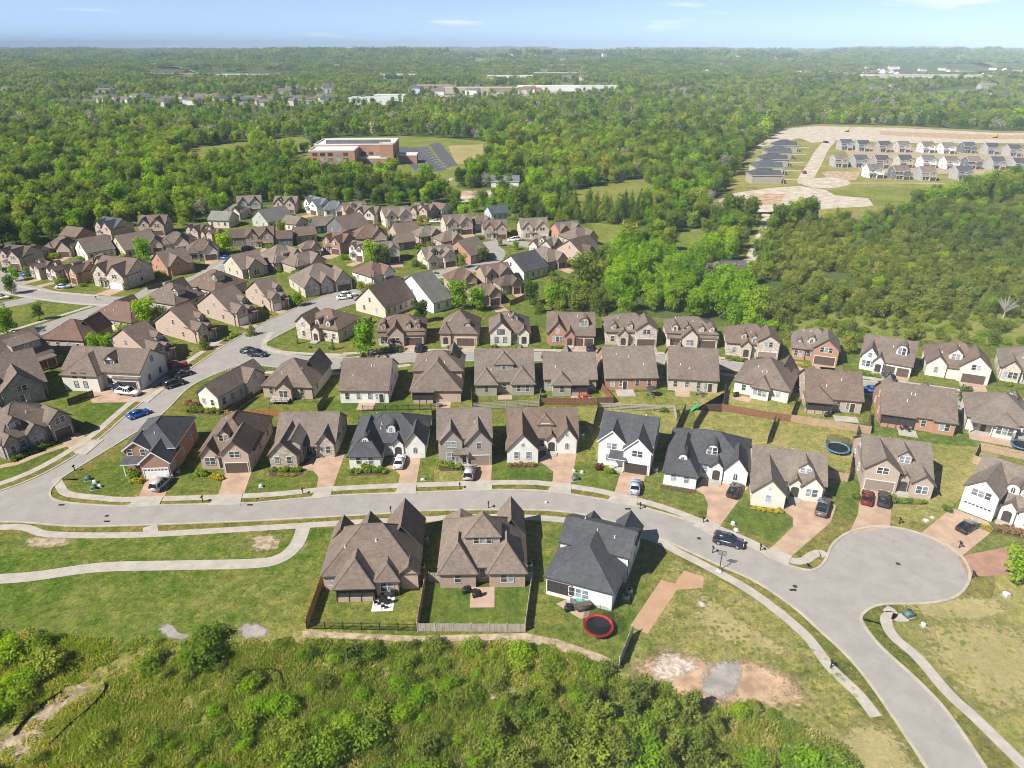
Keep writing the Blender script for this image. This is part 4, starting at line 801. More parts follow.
sheet('lush_lawn',[(313,400),(410,403),(412,412),(322,414)],'lawnlush',.016); sheet('lush_lawn',[(0,467),(60,445),(70,457),(10,487),(-40,505),(-50,480)],'lawnlush',.016); sheet('lush_lawn',[(75,412),(100,398),(128,404),(98,432),(78,437)],'lawnlush',.016)
sheet('lush_lawn',[(744,498),(784,512),(793,522),(770,547),(722,528)],'lawnlush',.016); sheet('lush_lawn',[(508,465),(538,467),(553,474),(553,483),(510,482)],'lawnlush',.016); sheet('lush_lawn',[(572,460),(594,464),(622,475),(612,494),(572,483)],'lawnlush',.016)
sheet('lush_lawn',[(335,470),(350,474),(398,478),(400,485),(333,488)],'lawn',.018); sheet('lush_lawn',[(820,480),(845,484),(836,530),(800,552),(832,510)],'lawn',.018)
sheet('field',[(520,320),(535,306),(600,318),(640,322),(700,328),(560,336)],'lawnlush',.012); sheet('field',[(590,222),(645,229),(640,240),(600,243)],'field',.016)
sheet('field',[(770,318),(860,304),(1030,300),(1400,300),(1400,345),(1030,346),(920,340),(800,343)],'field',.012)
# bare patches on the empty lot
patch('bare_dirt',[(632,668),(648,655),(668,649),(690,655),(715,664),(745,660),(775,668),(800,680),(806,700),(780,708),(745,703),(715,704),(690,698),(655,694),(640,684)],'dirt',.022)
patch('rubble_patch',[(655,664),(668,652),(690,660),(700,664),(688,674),(664,682),(652,676)],'stonebed',.026); patch('clay_patch',[(708,668),(728,660),(742,664),(738,688),(724,698),(706,696),(701,686)],'greydirt',.027)
patch('rubble_patch',[(158,626),(170,624),(180,633),(192,636),(184,640),(166,637)],'greydirt',.026); patch('rubble_patch',[(238,628),(254,623),(268,629),(264,638),(246,639)],'greydirt',.026)
patch('bare_dirt',[(-20,752),(20,722),(58,690),(96,672),(108,684),(70,706),(40,742),(10,775),(-30,780)],'gravel',.022,1.75); patch('bare_dirt',[(480,700),(500,686),(530,684),(528,691),(505,694),(486,706)],'gravel',.022)
patch('bare_dirt',[(845,725),(870,720),(905,740),(925,790),(860,790),(835,760)],'tangrass',.024,.8)
patch('bare_dirt',[(920,625),(1000,620),(1060,660),(1010,720),(945,680)],'tangrass',.024,.7)
patch('bare_dirt',[(900,605),(960,597),(1000,600),(1010,615),(940,622)],'tangrass',.025,.6)
patch('bare_dirt',[(700,590),(760,630),(800,660),(740,650),(690,620)],'tangrass',.020,.95)
sheet('patio',[(371,612),(374,598),(395,596),(393,611)],'patiogrey',.05)
sheet('patio',[(556,604),(570,598),(592,606),(588,618),(580,619)],'patio',.05); patch('bare_dirt',[(20,538),(66,534),(74,546),(30,549)],'gravel',.024,1.5); patch('bare_dirt',[(248,537),(275,534),(282,547),(256,553)],'gravel',.024,1.3)
sheet('gravel_strip',[(302,631),(416,636),(525,633),(560,640),(600,654),(618,662),(614,668),(590,660),(550,648),(500,640),(420,642),(303,637)],'gravel',.024)
sheet('sand_court',[(630,626),(661,580),(675,584),(684,570.5),(704,577),(703,588),(677,590),(647.5,634)],'sand',.034)

# streets: each one sheet between its kerbs
Rt=[(256,503),(331,496),(406,493),(500,490),(549,491.5),(587,497),(612,501),(637,506),(699.5,524),(752,547),(783,563),(806,570),(818,568),(826,559),(833,544),(850,532),(873,527),(895,527.5),(918,533),(943,543),(960,555),(969,570),(968,583),(957,596),(938,602),(915,604),(893,604),(876,606),(864,613),(862,622),(880,646),(918,681),(950,716),(1000,790),(1060,880)]
Lf=[(256,521),(381,514),(418,511),(525,510),(572,513),(612,521),(647,533),(690,552),(725,568),(756,582),(793,607),(820,631),(845,654),(868,681),(905,735),(940,790),(990,880)]
S_=lambda L,n=5:smooth(P2(L),n)
west_top=[(-260,536),(-60,508),(0,491),(47,472),(95,442),(140,404),(200,362),(232,341),(262,324),(300,306),(333,293),(357,289.5),(395,284),(418,270),(445,267.5),(470,263),(484,254),(478,246),(490,240),(520,240),(541,244),(549,252),(538,256)]
west_bot=[(256,503),(128,506),(80,504),(55,500),(50,492),(58,482),(68,474),(120,442),(160,416),(190,387),(225,362),(248,352),(265,352)]
sheet('road',[tuple(p) for p in S_(Rt)]+[tuple(p) for p in reversed(S_(Lf))]+[tuple(p) for p in S_([(256,521),(150,525),(75,526.5),(5,522),(-60,530),(-260,575)])]+[tuple(p) for p in S_([(-260,536),(-60,508),(0,491),(47,472),(95,442),(140,404),(200,362),(232,341),(262,324),(300,306),(333,293),(357,289.5)])]+[tuple(p) for p in S_([(368,300),(338,309),(306,322),(274,338),(262,344)])]+[tuple(p) for p in S_([(300,356),(342,358),(410,353),(475,352),(537,352.5),(600,351.5),(661,356),(730,361.5),(802,372.5),(875,382),(960,394),(1060,411),(1300,450)])]+[tuple(p) for p in S_([(1300,472),(1060,423),(960,405),(875,391),(802,381),(730,370),(661,364.5),(600,360),(537,361),(475,361),(410,362),(342,370),(300,370),(265,366),(240,366),(190,387),(160,416),(120,442),(68,474),(58,482),(50,492),(55,500),(80,504),(128,506)])],'asphalt',.030,world=True)
# kerbs: raised concrete edges, 0.12 m high
def kerb(L,name='kerb',n=5):
    c=S_(L,n); L_,R_=offs(c,.2),offs(c,-.2); b=MB(); m=len(c)
    for i in range(m-1):
        b.face([(R_[i].x,R_[i].y,.12),(R_[i+1].x,R_[i+1].y,.12),(L_[i+1].x,L_[i+1].y,.12),(L_[i].x,L_[i].y,.12)])
        for S in (L_,R_): b.face([(S[i].x,S[i].y,0),(S[i+1].x,S[i+1].y,0),(S[i+1].x,S[i+1].y,.12),(S[i].x,S[i].y,.12)])
    b.build(name,M['kerb'])['kind']='structure'
for L in (Rt,Lf,[(256,521),(150,525),(75,526.5),(5,522),(-60,530),(-260,575)],[(-260,536),(-60,508),(0,491),(47,472),(95,442),(140,404),(200,362),(232,341),(262,324),(300,306),(333,293)],[(256,503),(128,506),(80,504),(55,500),(50,492),(58,482),(68,474),(120,442),(160,416),(190,387)]): ribbon('verge',L,6.6,'verge',.0225)
kerb(Rt); kerb(Lf); kerb([(256,521),(150,525),(75,526.5),(5,522),(-60,530),(-260,575)]); kerb([(-260,536),(-60,508),(0,491),(47,472),(95,442),(140,404),(200,362),(232,341),(262,324),(300,306),(333,293),(357,289.5)])
kerb([(256,503),(128,506),(80,504),(55,500),(50,492),(58,482),(68,474),(120,442),(160,416),(190,387),(225,370),(240,366),(265,366),(300,370),(342,370),(410,362),(475,361),(537,361),(600,360),(661,364.5),(730,370),(802,381),(875,391),(960,405),(1060,423),(1300,472)])
kerb([(368,300),(338,309),(306,322),(274,338),(264,346),(272,352),(300,356),(342,358),(410,353),(475,352),(537,352.5),(600,351.5),(661,356),(730,361.5),(802,372.5),(875,382),(960,394),(1060,411),(1300,450)])
# back roads of the estate
ribbon('road',[(350,296),(380,291.5),(405,285),(420,277),(445,273),(470,269),(488,261),(494,252),(484,245)],9,'asphalt',.034)
ribbon('road',[(484,245),(505,242),(530,245),(541,250),(530,258),(505,262)],8,'asphalt',.036); ribbon('road',[(424,230),(450,227),(478,229),(486,238)],7,'asphalt',.032)
ribbon('road',[(-150,283),(0,287),(49,296),(98,300.5),(137,299),(162,287),(200,278),(228,262),(248,256),(270,256)],8.5,'asphalt',.032); ribbon('road',[(250,257),(285,258),(330,250),(366,236),(395,233),(430,228)],7.5,'asphalt',.033)
ribbon('road',[(-60,356),(0,343),(94,312),(130,300)],8,'asphalt',.031); ribbon('road',[(-60,318),(0,306),(34,299)],7,'asphalt',.031); ribbon('road',[(-60,266),(5,276),(12,288)],7,'asphalt',.031)
for L in ([(0,292),(49,300.5),(98,305),(135,304)],[(-40,345),(0,334),(92,306)],[(140,303),(170,291),(205,280)],[(0,283),(50,291.5),(98,296)],[(250,262),(290,263),(330,255)],[(420,281),(445,277),(472,272.5)],[(205,273),(232,259)]): ribbon('sidewalk',L,1.6,'concrete',.05)
# pavements and the park path
for L in ([(56,478),(60,486),(68,494),(100,498),(132,499.5),(256,495.5),(331,489),(406,485.5),(512,482.5),(549,484),(587,489),(612,494),(662,507),(712,526),(752,543),(768,552),(793,561),(805,560),(813,555),(820,553),(826,556)],
          [(-200,552),(0,527.5),(50,534.5),(137,535),(256,528.5),(356,522.5),(426,519.5),(463,517),(527,517.5),(572,521),(612,527),(650,538),(680,553),(715,571),(756,595),(803,633),(830,667),(858,694),(876,717)],
          [(-150,530),(-60,503),(0,484),(43,466),(90,437),(134,400),(193,358),(226,337)],[(885,608),(892,613),(886,620),(893,636),(918,658),(948,693),(975,718),(1010,752),(1060,800)],[(892,616),(898,618),(906,617.5)],
          [(279,341),(264,350),(275,356),(300,360)][:0] or [(272,332),(264,344),(270,350),(300,353.5),(342,355)],[(256,372),(300,373.5),(342,373),(410,365)],[(720,374),(802,385),(875,395),(960,410),(1060,429)],[(342,354),(410,350.5),(537,350),(661,353.5),(730,359),(802,369.5),(875,379),(960,390.5),(1060,406)]):
    ribbon('sidewalk',L,1.55,'concrete',.05)
ribbon('path',[(-300,585),(-80,582),(0,579),(37,576),(100,567.5),(175,565.5),(256,563.5),(281,558),(294,548),(300,538),(304,525)],2.3,'concrete',.048); ribbon('sidewalk',[(150,526),(151,534)],2.2,'concrete',.052,sm=0)
ribbon('dirt_track',[(766,214),(764,228),(757,244),(752,256),(742,268),(730,276)],4,'dirtpale',.02)
def slab(name,pts,mat,z):
    w=P2(pts); n=len(w); b=MB(); b.add([(p.x,p.y,z) for p in w]+[(p.x,p.y,-.02) for p in w],[tuple(range(n))]+[(i,(i+1)%n,(i+1)%n+n,i+n) for i in range(n)]); b.build(name,M[mat])['kind']='structure'
# drives and their aprons
def drive(pts,mat='aggregate',apron=None,nm='driveway'):
    sheet(nm,pts,mat,.040)
    if apron: slab('driveway_apron',apron,'concrete',.126)
drive([(148,476),(172,476),(164,499),(137.5,499)],apron=[(136.5,497),(163.5,497),(158.5,506.5),(127,507.5)])
drive([(226,471),(252,471),(243,497),(217.5,497)],apron=[(217,495.5),(242.5,494.5),(240,505),(208,506)])
drive([(302,470),(303,466),(315,456),(345,454),(332,490),(316,490),(318.5,477),(313,471)],apron=[(317,489),(332,488.5),(331,497),(310,499.5)])
drive([(386,468),(396,456),(421,456),(416,486),(398,486),(400,475),(395,470)],apron=[(398.5,485.5),(416.5,485),(416,494),(394,495)])
drive([(466,463),(492,463),(491,484),(465,484)],apron=[(464.5,483),(491.5,482),(492.5,490.8),(462,491.8)])
drive([(537,461),(549.5,452),(577,452),(571,485),(552,485),(553.5,472),(545,465)],apron=[(552.5,483.5),(571,483.5),(571,494.5),(547,492.2)])
drive([(621,471),(646,475),(637,498),(614,494)],apron=[(613,493.5),(637,497),(637,507),(607,501.5)])
drive([(695,489),(703,478),(743,483),(748,488),(720,526),(706,520),(708,505),(704,495)],apron=[(706,519),(720.5,526),(715,536.5),(693,525.5)])
drive([(783,510),(792,498),(830,502),(836,506),(831,522),(791,557),(771,548),(793,527),(793,518)],apron=[(771,547.5),(792,556.5),(788,566),(764,555)])
drive([(860.5,489),(892,492),(890,528),(849,534),(858,514)]); drive([(952,508),(988,522),(994,530),(961,557),(940,545),(920,534)]); drive([(958,557),(1012,546),(1060,543),(1060,572),(968,577)],'aggregate_dark')
drive([(60,441),(78,432.5),(94,441),(76,454)],apron=[(74,453),(93,440),(104,440),(86,455)]); drive([(88,394),(100,385),(150,388),(160,389),(150,402),(92,403)],apron=None)
slab('driveway_apron',[(140,401),(160,388),(166,388),(148,403)],'concrete',.126)
ribbon('front_walk',[(76,442),(40,454),(18,463),(0,467),(-30,478)],1.5,'aggregate',.042)
for h in HOUSES:
    g=h.root.get('group')
    if hasattr(h,'gx') and g in (GC,GB,GL,GM,GS) and not (g==GL and h.o['m'] in('s_grey','w_offwhite')):
        x,y,w=h.gx; c,s=math.cos(h.rz),math.sin(h.rz); far={GC:10,GB:12,GL:8,GM:6.5,GS:12}[g]
        q=[(x-w/2-.3,y-.1),(x+w/2+.3,y-.1),(x+w/2+.5,y-far),(x-w/2-.5,y-far)]
        if g==GS: continue
        sheet('driveway',[(h.c.x+a*c-b*s,h.c.y+a*s+b*c) for a,b in q],'aggregate',.028 if g!=GM else .027,world=True)
# mulch and shrub beds along the fronts
for q in ([(268,470),(302,470),(304,474),(296,477),(270,476)],[(348,470),(380,470),(392,471),(388,475),(350,476)],[(508,464),(537,464),(536,467),(508,467.5)],[(660,485),(695,490),(697,493),(690,494),(660,488)],[(891,499),(928,501),(926,505),(893,504)],[(10,461),(52,443),(54,446),(12,465)],[(187,408),(223,410),(224,415),(186,414)],[(726,357),(748,360),(746,363),(728,362)],[(993,527),(1030,533),(1020,538),(990,531)],[(750,506),(785,511),(785,514),(752,509)],[(438,467),(466,468),(465,471),(440,471)]): sheet('planting_bed',q,'mulch',.030)
# ------------------------------------------------------------------ fences
def fence(pts,style,label,h=1.75,mat='wood'):
    w=P2(pts); root=empty('fence',(w[0].x,w[0].y,0)); tag(root,label,'fence','garden fences between the houses')
    pm=MB(); pm.box(-.06,.06,-.06,.06,0,h+.08); pm.box(-.08,.08,-.08,.08,h+.08,h+.12); pmesh=pm.mesh('post',M[mat])
    for a,b in zip(w[:-1],w[1:]):
        d=b-a; L=d.length; rz=math.atan2(d.y,d.x); loc=(a.x-w[0].x,a.y-w[0].y,0); m=MB(); rr=random.Random(int(L*100))
        if style=='board':
            n=max(1,int(L/.16)); s=L/n
            for i in range(n):
                o=rr.uniform(-.008,.008)+(.015 if i%2 else -.015); m.box(i*s+.005,(i+1)*s-.004,o-.012,o+.012,.05,h+rr.uniform(-.015,.015))
            for z in (.35,h-.35): m.box(0,L,.03,.08,z-.05,z+.05)
        elif style=='iron':
            n=max(1,int(L/.14)); s=L/n
            for i in range(n+1): m.box(i*s-.011,i*s+.011,-.011,.011,.06,h)
            for z in (.15,h-.15): m.box(0,L,-.018,.018,z-.02,z+.02)
        else:
            for z in (.28,.62,.96,1.3,h-.1): m.box(0,L,-.02,.02,z-.075,z+.075)
            n=max(1,int(L/.8))
        pn=m.build('panel',M[mat],root,fix=False); pn.location=loc; pn.rotation_euler=(0,0,rz)
        k_=max(1,round(L/2.4))
        for i in range(k_+1): link('post',pmesh,root,(loc[0]+d.x*i/k_,loc[1]+d.y*i/k_,0),rz)
F_=fence
F_([(323.5,581),(307,628)],'board','new cedar fence with bright orange boards, left side of the screened porch yard',mat='woodorange')
F_([(307,629),(416.5,631)],'iron','black iron railing along the foot of the screened porch yard',h=1.3,mat='black')
F_([(426.5,578),(417.5,630)],'board','weathered fence between the pale patio yard and the striped lawn yard',mat='woodtan')
F_([(416.5,581),(425.5,581)],'board','short bright orange fence panel beside the brown roofed brick house',mat='woodorange')
F_([(429,582),(439.5,582)],'board','short pale fence gate between the two brick houses',mat='woodgrey')
F_([(417.5,631.5),(525,632),(532,581)],'board','weathered grey fence around the foot and right side of the striped lawn',h=1.45,mat='woodgrey')
F_([(525,581),(531.5,581)],'board','short pale fence return at the right rear corner of the rear dormer house',mat='woodgrey')
F_([(619,667),(632,635)],'board','lone grey fence panel below the volleyball sand',mat='woodgrey')
F_([(363,411),(431,410)],'iron','dark railing behind the white house with arched dormers',h=1.3,mat='black')
F_([(433,432),(431.5,411)],'board','dark side fence at the left of the grey two-gabled house yard',mat='wooddark')
F_([(472,410),(539,406.5)],'vinyl','pale rail fence behind the grey two-gabled house',mat='vinyl')
F_([(472.5,410),(471,395)],'board','dark fence running back beside the taupe house',mat='wooddark')
F_([(539,406.5),(541,396)],'board','pale fence between the taupe house and the red chairs patio',mat='woodgrey')
F_([(541.5,405),(597,405),(613,403.5),(598.5,386)],'board','brown fence around the red chairs patio yard',mat='wood')
F_([(599,409),(674,412),(676,421)],'vinyl','pale open rail fence behind the white two-storey house',h=1.6,mat='vinyl')
F_([(599,408),(593.5,428)],'board','dark fence left of the white two-storey house yard',mat='wooddark')
F_([(685,411),(672,441)],'board','dark slanting fence right of the white two-storey house yard',mat='wooddark')
F_([(693,430),(704.5,411),(721,411)],'board','dark fence at the upper left of the charcoal hip house yard',mat='wooddark')
F_([(721.5,411),(768,419),(790,422)],'board','reddish brown fence behind the charcoal hip house',mat='wood')
F_([(722.5,410),(725,391)],'board','dark fence between the beige and cream houses',mat='wooddark')
F_([(790.5,422),(870,434)],'board','tan weathered fence behind the trampoline yard',mat='woodtan')
F_([(775,422),(767,444)],'board','dark fence left of the blue trampoline yard',mat='wooddark')
F_([(790.5,420),(797,402)],'board','dark fence right of the cream hip house yard',mat='wooddark')
F_([(869,433),(869.5,416)],'board','dark short fence beside the long orange brick house',mat='wooddark')
F_([(857,433),(848,482)],'board','dark fence right of the blue trampoline',mat='wooddark')
F_([(826,478),(847,482)],'board','short tan fence in front of the blue trampoline',mat='woodtan')
F_([(1060,468),(978,450),(972,463),(985,468)],'board','tan angled fence of the yard at the right edge',mat='woodtan')
F_([(226,419),(279,416)],'board','orange cedar fence behind the pinkish brick house',mat='woodorange')
F_([(229,417),(253,398)],'board','dark fence between the grey corner house and the deck house',mat='wooddark')
F_([(318,412),(328,398)],'board','dark short fence left of the plain white rear house',mat='wooddark')
F_([(69,406),(94,397)],'board','black fence below the long cream house',mat='wooddark')
F_([(30,385),(48,398)],'board','dark fence with pale cap between the white dormer house and the cream house',mat='wooddark')
F_([(38,372),(64,362)],'board','brown fence between the white dormer house and the pink brick house',mat='wood')
F_([(339,336),(366,328),(372,322)],'board','brown fence behind the pale corner house',mat='wood')
F_([(510,306),(526,299),(524,292)],'board','red brown fence at the field end of the estate',mat='wood')
F_([(148,290),(163,287)],'board','dark red fence behind the light two-gabled house',mat='wooddark')

def silt(pts,label):
    w=smooth(P2(pts),4); root=empty('silt_fence',(w[0].x,w[0].y,0)); tag(root,label,'silt fence'); b=MB()
    for a,c in zip(w[:-1],w[1:]):
        n=Vector((-(c-a).y,(c-a).x)).normalized()*.02; A,B=a-w[0],c-w[0]
        b.add([(A.x-n.x,A.y-n.y,0),(B.x-n.x,B.y-n.y,0),(B.x+n.x,B.y+n.y,0),(A.x+n.x,A.y+n.y,0),(A.x-n.x,A.y-n.y,.42),(B.x-n.x,B.y-n.y,.42),(B.x+n.x,B.y+n.y,.42),(A.x+n.x,A.y+n.y,.42)],[(4,5,6,7),(0,1,5,4),(2,3,7,6)])
    b.build('fabric',M['black'],root); pm=MB(); pm.box(-.03,.03,-.03,.03,0,.62); me=pm.mesh('post',M['wooddark'])
    for p in w[::4]: link('post',me,root,(p.x-w[0].x,p.y-w[0].y,0))
silt([(14,736),(34,712),(62,693)],'short black silt fence in the overgrown ground at the lower left corner')
silt([(105,684),(104,694),(86,713),(70,726),(50,746)],'black silt fence hooking round the bare track at the lower left')
silt([(234,684),(242,676),(254,672),(277,672),(284,690),(283,704),(288,718)],'black silt fence in a question mark curve among the weeds')
# ------------------------------------------------------------------ cars
PAINT=dict(silver=(.45,.46,.47),white=(.80,.80,.79),black=(.012,.012,.014),navy=(.015,.022,.05),blue=(.01,.10,.42),red=(.30,.018,.018),darkred=(.14,.01,.015),grey=(.13,.135,.14),lightblue=(.38,.47,.58),dark=(.022,.024,.028))
for kx,c in PAINT.items(): 
    t=NT('car_paint_'+kx); b=t.bsdf(c,.25,spec=.6); t.b.inputs['Coat Weight'].default_value=.6; t.b.inputs['Coat Roughness'].default_value=.05; M['p_'+kx]=b
M['lamp']=mat_plain('headlight_glass',(.7,.7,.68),.15,.05); M['tail']=mat_plain('tail_light',(.35,.01,.01),.2,.05); M['rim']=mat_plain('alloy_rim',(.42,.43,.44),.3,.05,metal=.7)
def bev(me,w,seg=2):
    bm=bmesh.new(); bm.from_mesh(me); bmesh.ops.bevel(bm,geom=[e for e in bm.edges if e.calc_face_angle(0)>.25],offset=w,segments=seg,affect='EDGES',clamp_overlap=True)
    bmesh.ops.recalc_face_normals(bm,faces=bm.faces); bm.to_mesh(me); bm.free(); me.polygons.foreach_set('use_smooth',[True]*len(me.polygons)); return me
CARP={}
def car_proto(kind,col):
    L,Wd,belt,top={'sedan':(4.75,1.82,.92,1.43),'suv':(4.85,1.92,1.06,1.74),'pickup':(5.7,1.96,1.10,1.84)}[kind]; h=L/2; root=empty('parked_car')
    bd=MB()
    side={'sedan':[(-h,.35),(-h+.05,.75),(-h+.1,.93),(-h+.9,.97),(h-1.3,.93),(h-.25,.80),(h-.02,.62),(h,.35),(h-.1,.22),(-h+.1,.24)],
          'suv':[(-h,.4),(-h,.9),(-h+.1,1.06),(h-1.35,1.08),(h-.3,1.0),(h-.03,.8),(h,.42),(h-.1,.28),(-h+.1,.3)],
          'pickup':[(-h,.5),(-h,1.05),(h-1.5,1.1),(h-.15,1.08),(h,.85),(h,.45),(h-.1,.36),(-h+.1,.42)]}[kind]
    bd.prism(side,-Wd/2,Wd/2); body=bev(bd.mesh('body',M['p_'+col]),.10); link('body',body,root)
    c={'sedan':(-h+.55,-h+1.25,h-2.25,h-1.25),'suv':(-h+.06,-h+.38,h-2.1,h-1.25),'pickup':(-h+2.05,-h+2.3,h-2.35,h-1.55)}[kind]; b0,t0,t1,b1=c; wb,wt=Wd/2-.06,Wd/2-.24; zb,zt=belt-.03,top-.06
    g=MB(); V=[(b0,-wb,zb),(b1,-wb,zb),(b1,wb,zb),(b0,wb,zb),(t0,-wt,zt),(t1,-wt,zt),(t1,wt,zt),(t0,wt,zt)]; g.add(V,[(0,1,5,4),(1,2,6,5),(2,3,7,6),(3,0,4,7)]); link('window',g.mesh('window',M['carglass']),root)
    r=MB(); r.box(t0-.06,t1+.06,-wt-.03,wt+.03,zt-.02,zt+.07); link('roof',bev(r.mesh('roof',M['p_'+col]),.03),root)
    pl_=MB()
    for s in (-1,1):
        for f in ((0,.0),(.33,.0),(.66,.0),(1,0)):
            xb=b0+(b1-b0)*f[0]; xt=t0+(t1-t0)*f[0]; pl_.tube([(xb,s*(wb+.01),zb),(xt,s*(wt+.01),zt)],.045,5)
    link('window_pillars',pl_.mesh('window_pillars',M['p_'+col]),root)
    if kind=='pickup':
        bx=MB(); bx.box(-h+.15,b0-.12,-wb+.12,wb-.12,1.075,1.085); link('bed_floor',bx.mesh('bed_floor',M['black']),root)
        q=MB(); q.box(-h+.02,b0-.05,-Wd/2+.03,-Wd/2+.16,1.03,1.3); q.box(-h+.02,b0-.05,Wd/2-.16,Wd/2-.03,1.03,1.3); q.box(-h+.02,-h+.14,-Wd/2+.16,Wd/2-.16,1.03,1.3); link('bed_side',q.mesh('bed_side',M['p_'+col]),root)
    R=.34 if kind=='sedan' else .38
    wm=MB(); n=16
    vs=[(R*math.cos(2*math.pi*i/n),y,R*math.sin(2*math.pi*i/n)) for y in (-.11,.11) for i in range(n)]; wm.add(vs,[(i,(i+1)%n,(i+1)%n+n,i+n) for i in range(n)]+[tuple(range(n)),tuple(range(n,2*n))]); wmesh=wm.mesh('wheel',M['rubber'])
    rm=MB(); r2=R*.62; vs=[(r2*math.cos(2*math.pi*i/n),y,r2*math.sin(2*math.pi*i/n)) for y in (-.125,.125) for i in range(n)]; rm.add(vs,[(i,(i+1)%n,(i+1)%n+n,i+n) for i in range(n)]+[tuple(range(n)),tuple(range(n,2*n))]); rmesh=rm.mesh('rim',M['rim'])
    for sx in (-1,1):
        for sy in (-1,1):
            w_=link('wheel',wmesh,root,(sx*L*.30,sy*(Wd/2-.09),R)); link('rim',rmesh,w_)
    hm=MB(); hm.box(-.05,.05,-.2,.2,-.07,.07); hmesh=hm.mesh('headlight',M['lamp']); tmesh=hm.mesh('tail_light',M['tail']); zz=.68 if kind=='sedan' else .85
    for s in (-1,1): link('headlight',hmesh,root,(h-.06,s*(Wd/2-.3),zz)); link('tail_light',tmesh,root,(-h+.02,s*(Wd/2-.28),zz+.1))
    mm=MB(); mm.box(-.07,.07,-.1,.1,-.07,.07)
    mmesh=mm.mesh('mirror',M['p_'+col])
    for s in (-1,1): link('mirror',mmesh,root,(b1-.55,s*(Wd/2+.06),belt+.05))
    return root
def car(px,py,ang,kind,col,label,z=.045):
    """ang: heading in degrees from the photo's right, anticlockwise on the ground"""
    key=(kind,col); p=G(px,py)
    if key not in CARP: CARP[key]=o=car_proto(kind,col)
    else: o=copy_tree(CARP[key])
    o.location=(p.x,p.y,z); o.rotation_euler=(0,0,math.radians(ang)); tag(o,label,'car' if kind!='pickup' else 'pickup truck','parked cars')
car(162,486,80,'suv','silver','silver suv on the drive of the corner brick house')
car(139,416,50,'sedan','blue','bright blue sedan parked on the diagonal street')
car(175,386,47,'suv','dark','dark suv at the kerb of the diagonal street, nearer of two')
car(183.5,376,47,'sedan','navy','dark navy sedan at the kerb just behind the dark suv')
car(176,368,30,'pickup','red','red pickup on a drive beside the dark kerbside cars')
car(129,394.5,-12,'pickup','white','white pickup on the drive of the long cream house',.05)
car(121,389,-5,'suv','navy','dark suv behind the white pickup')
car(400,464,88,'sedan','white','white sedan on the drive of the white house with arched dormers')
car(470,475,84,'suv','silver','silver suv outside the grey two-gabled house')
car(635,489,78,'sedan','lightblue','light blue sedan outside the white two-storey house')
car(734,493,60,'suv','dark','black suv on the wide drive of the charcoal hip house')
car(728,544,-22,'suv','navy','dark navy suv driving on the front street')
car(822,510,60,'pickup','grey','dark grey pickup at the end of the curved drive')
car(866.5,500,62,'sedan','darkred','dark red sedan outside the tan brick house')
car(883,502,62,'suv','dark','black suv beside the dark red sedan')
car(967,529,32,'sedan','black','black sedan on the drive of the white stone house',.05)
car(419.5,350,88,'suv','navy','dark suv on the drive of the tan brick house with arched dormers')
car(589.5,349,86,'sedan','navy','dark blue sedan outside the orange brick house with two garage doors')
car(760.5,363,80,'sedan','dark','dark sedan half hidden behind a hip roof on the back street')
car(804,383,-12,'suv','white','white suv on the back street between two brown roofs')
car(874,392,-10,'sedan','blue','blue sedan on the back street behind the long brick house')
car(888,379,82,'suv','dark','dark suv in front of the two dark garage doors')
car(344,299,20,'sedan','white','white sedan on the drive of the three-gabled tan house, nearer of two',.05)
car(349,296.5,20,'suv','white','white suv on the drive of the three-gabled tan house, farther of two',.05)
car(250,352.5,5,'sedan','dark','dark sedan at the corner of the back street, left of two')
car(258,356,-8,'suv','navy','dark blue suv at the corner of the back street, right of two')
car(262.5,284,30,'suv','blue','blue suv beside the carport in the estate')
car(28.5,275.5,15,'sedan','blue','blue sedan on the left street by the leftmost houses')
car(11,272,10,'suv','dark','dark suv outside the dark roofed leftmost house')
car(64,288,10,'sedan','lightblue','pale blue sedan on the left street by the narrow houses')
car(2,299,15,'sedan','white','white sedan at the left edge of the photo')
car(398,220,0,'pickup','white','white van like truck at the top of the estate',.05) if False else None
car(290,216,60,'suv','white','white van in front of the tan two-storey house')
car(436,223,-5,'pickup','white','white truck on the drive below the bright white house')
car(227,259,8,'sedan','blue','blue sedan beside the smooth brown hip roof house')
car(248,250,60,'suv','black','black suv outside the brown brick house in the estate')
car(513,241,10,'sedan','white','white sedan on the loop road, left of two'); car(518,240.5,10,'suv','silver','silver suv on the loop road, right of two')
car(404,290,15,'sedan','white','white sedan beside the smooth grey roof house'); car(408,287,10,'suv','dark','dark suv behind the white sedan by the smooth grey roof')
car(22,336,20,'suv','black','black suv under the trees by the left edge')
car(72,344,25,'sedan','blue','blue car behind the pink brick house at the left')

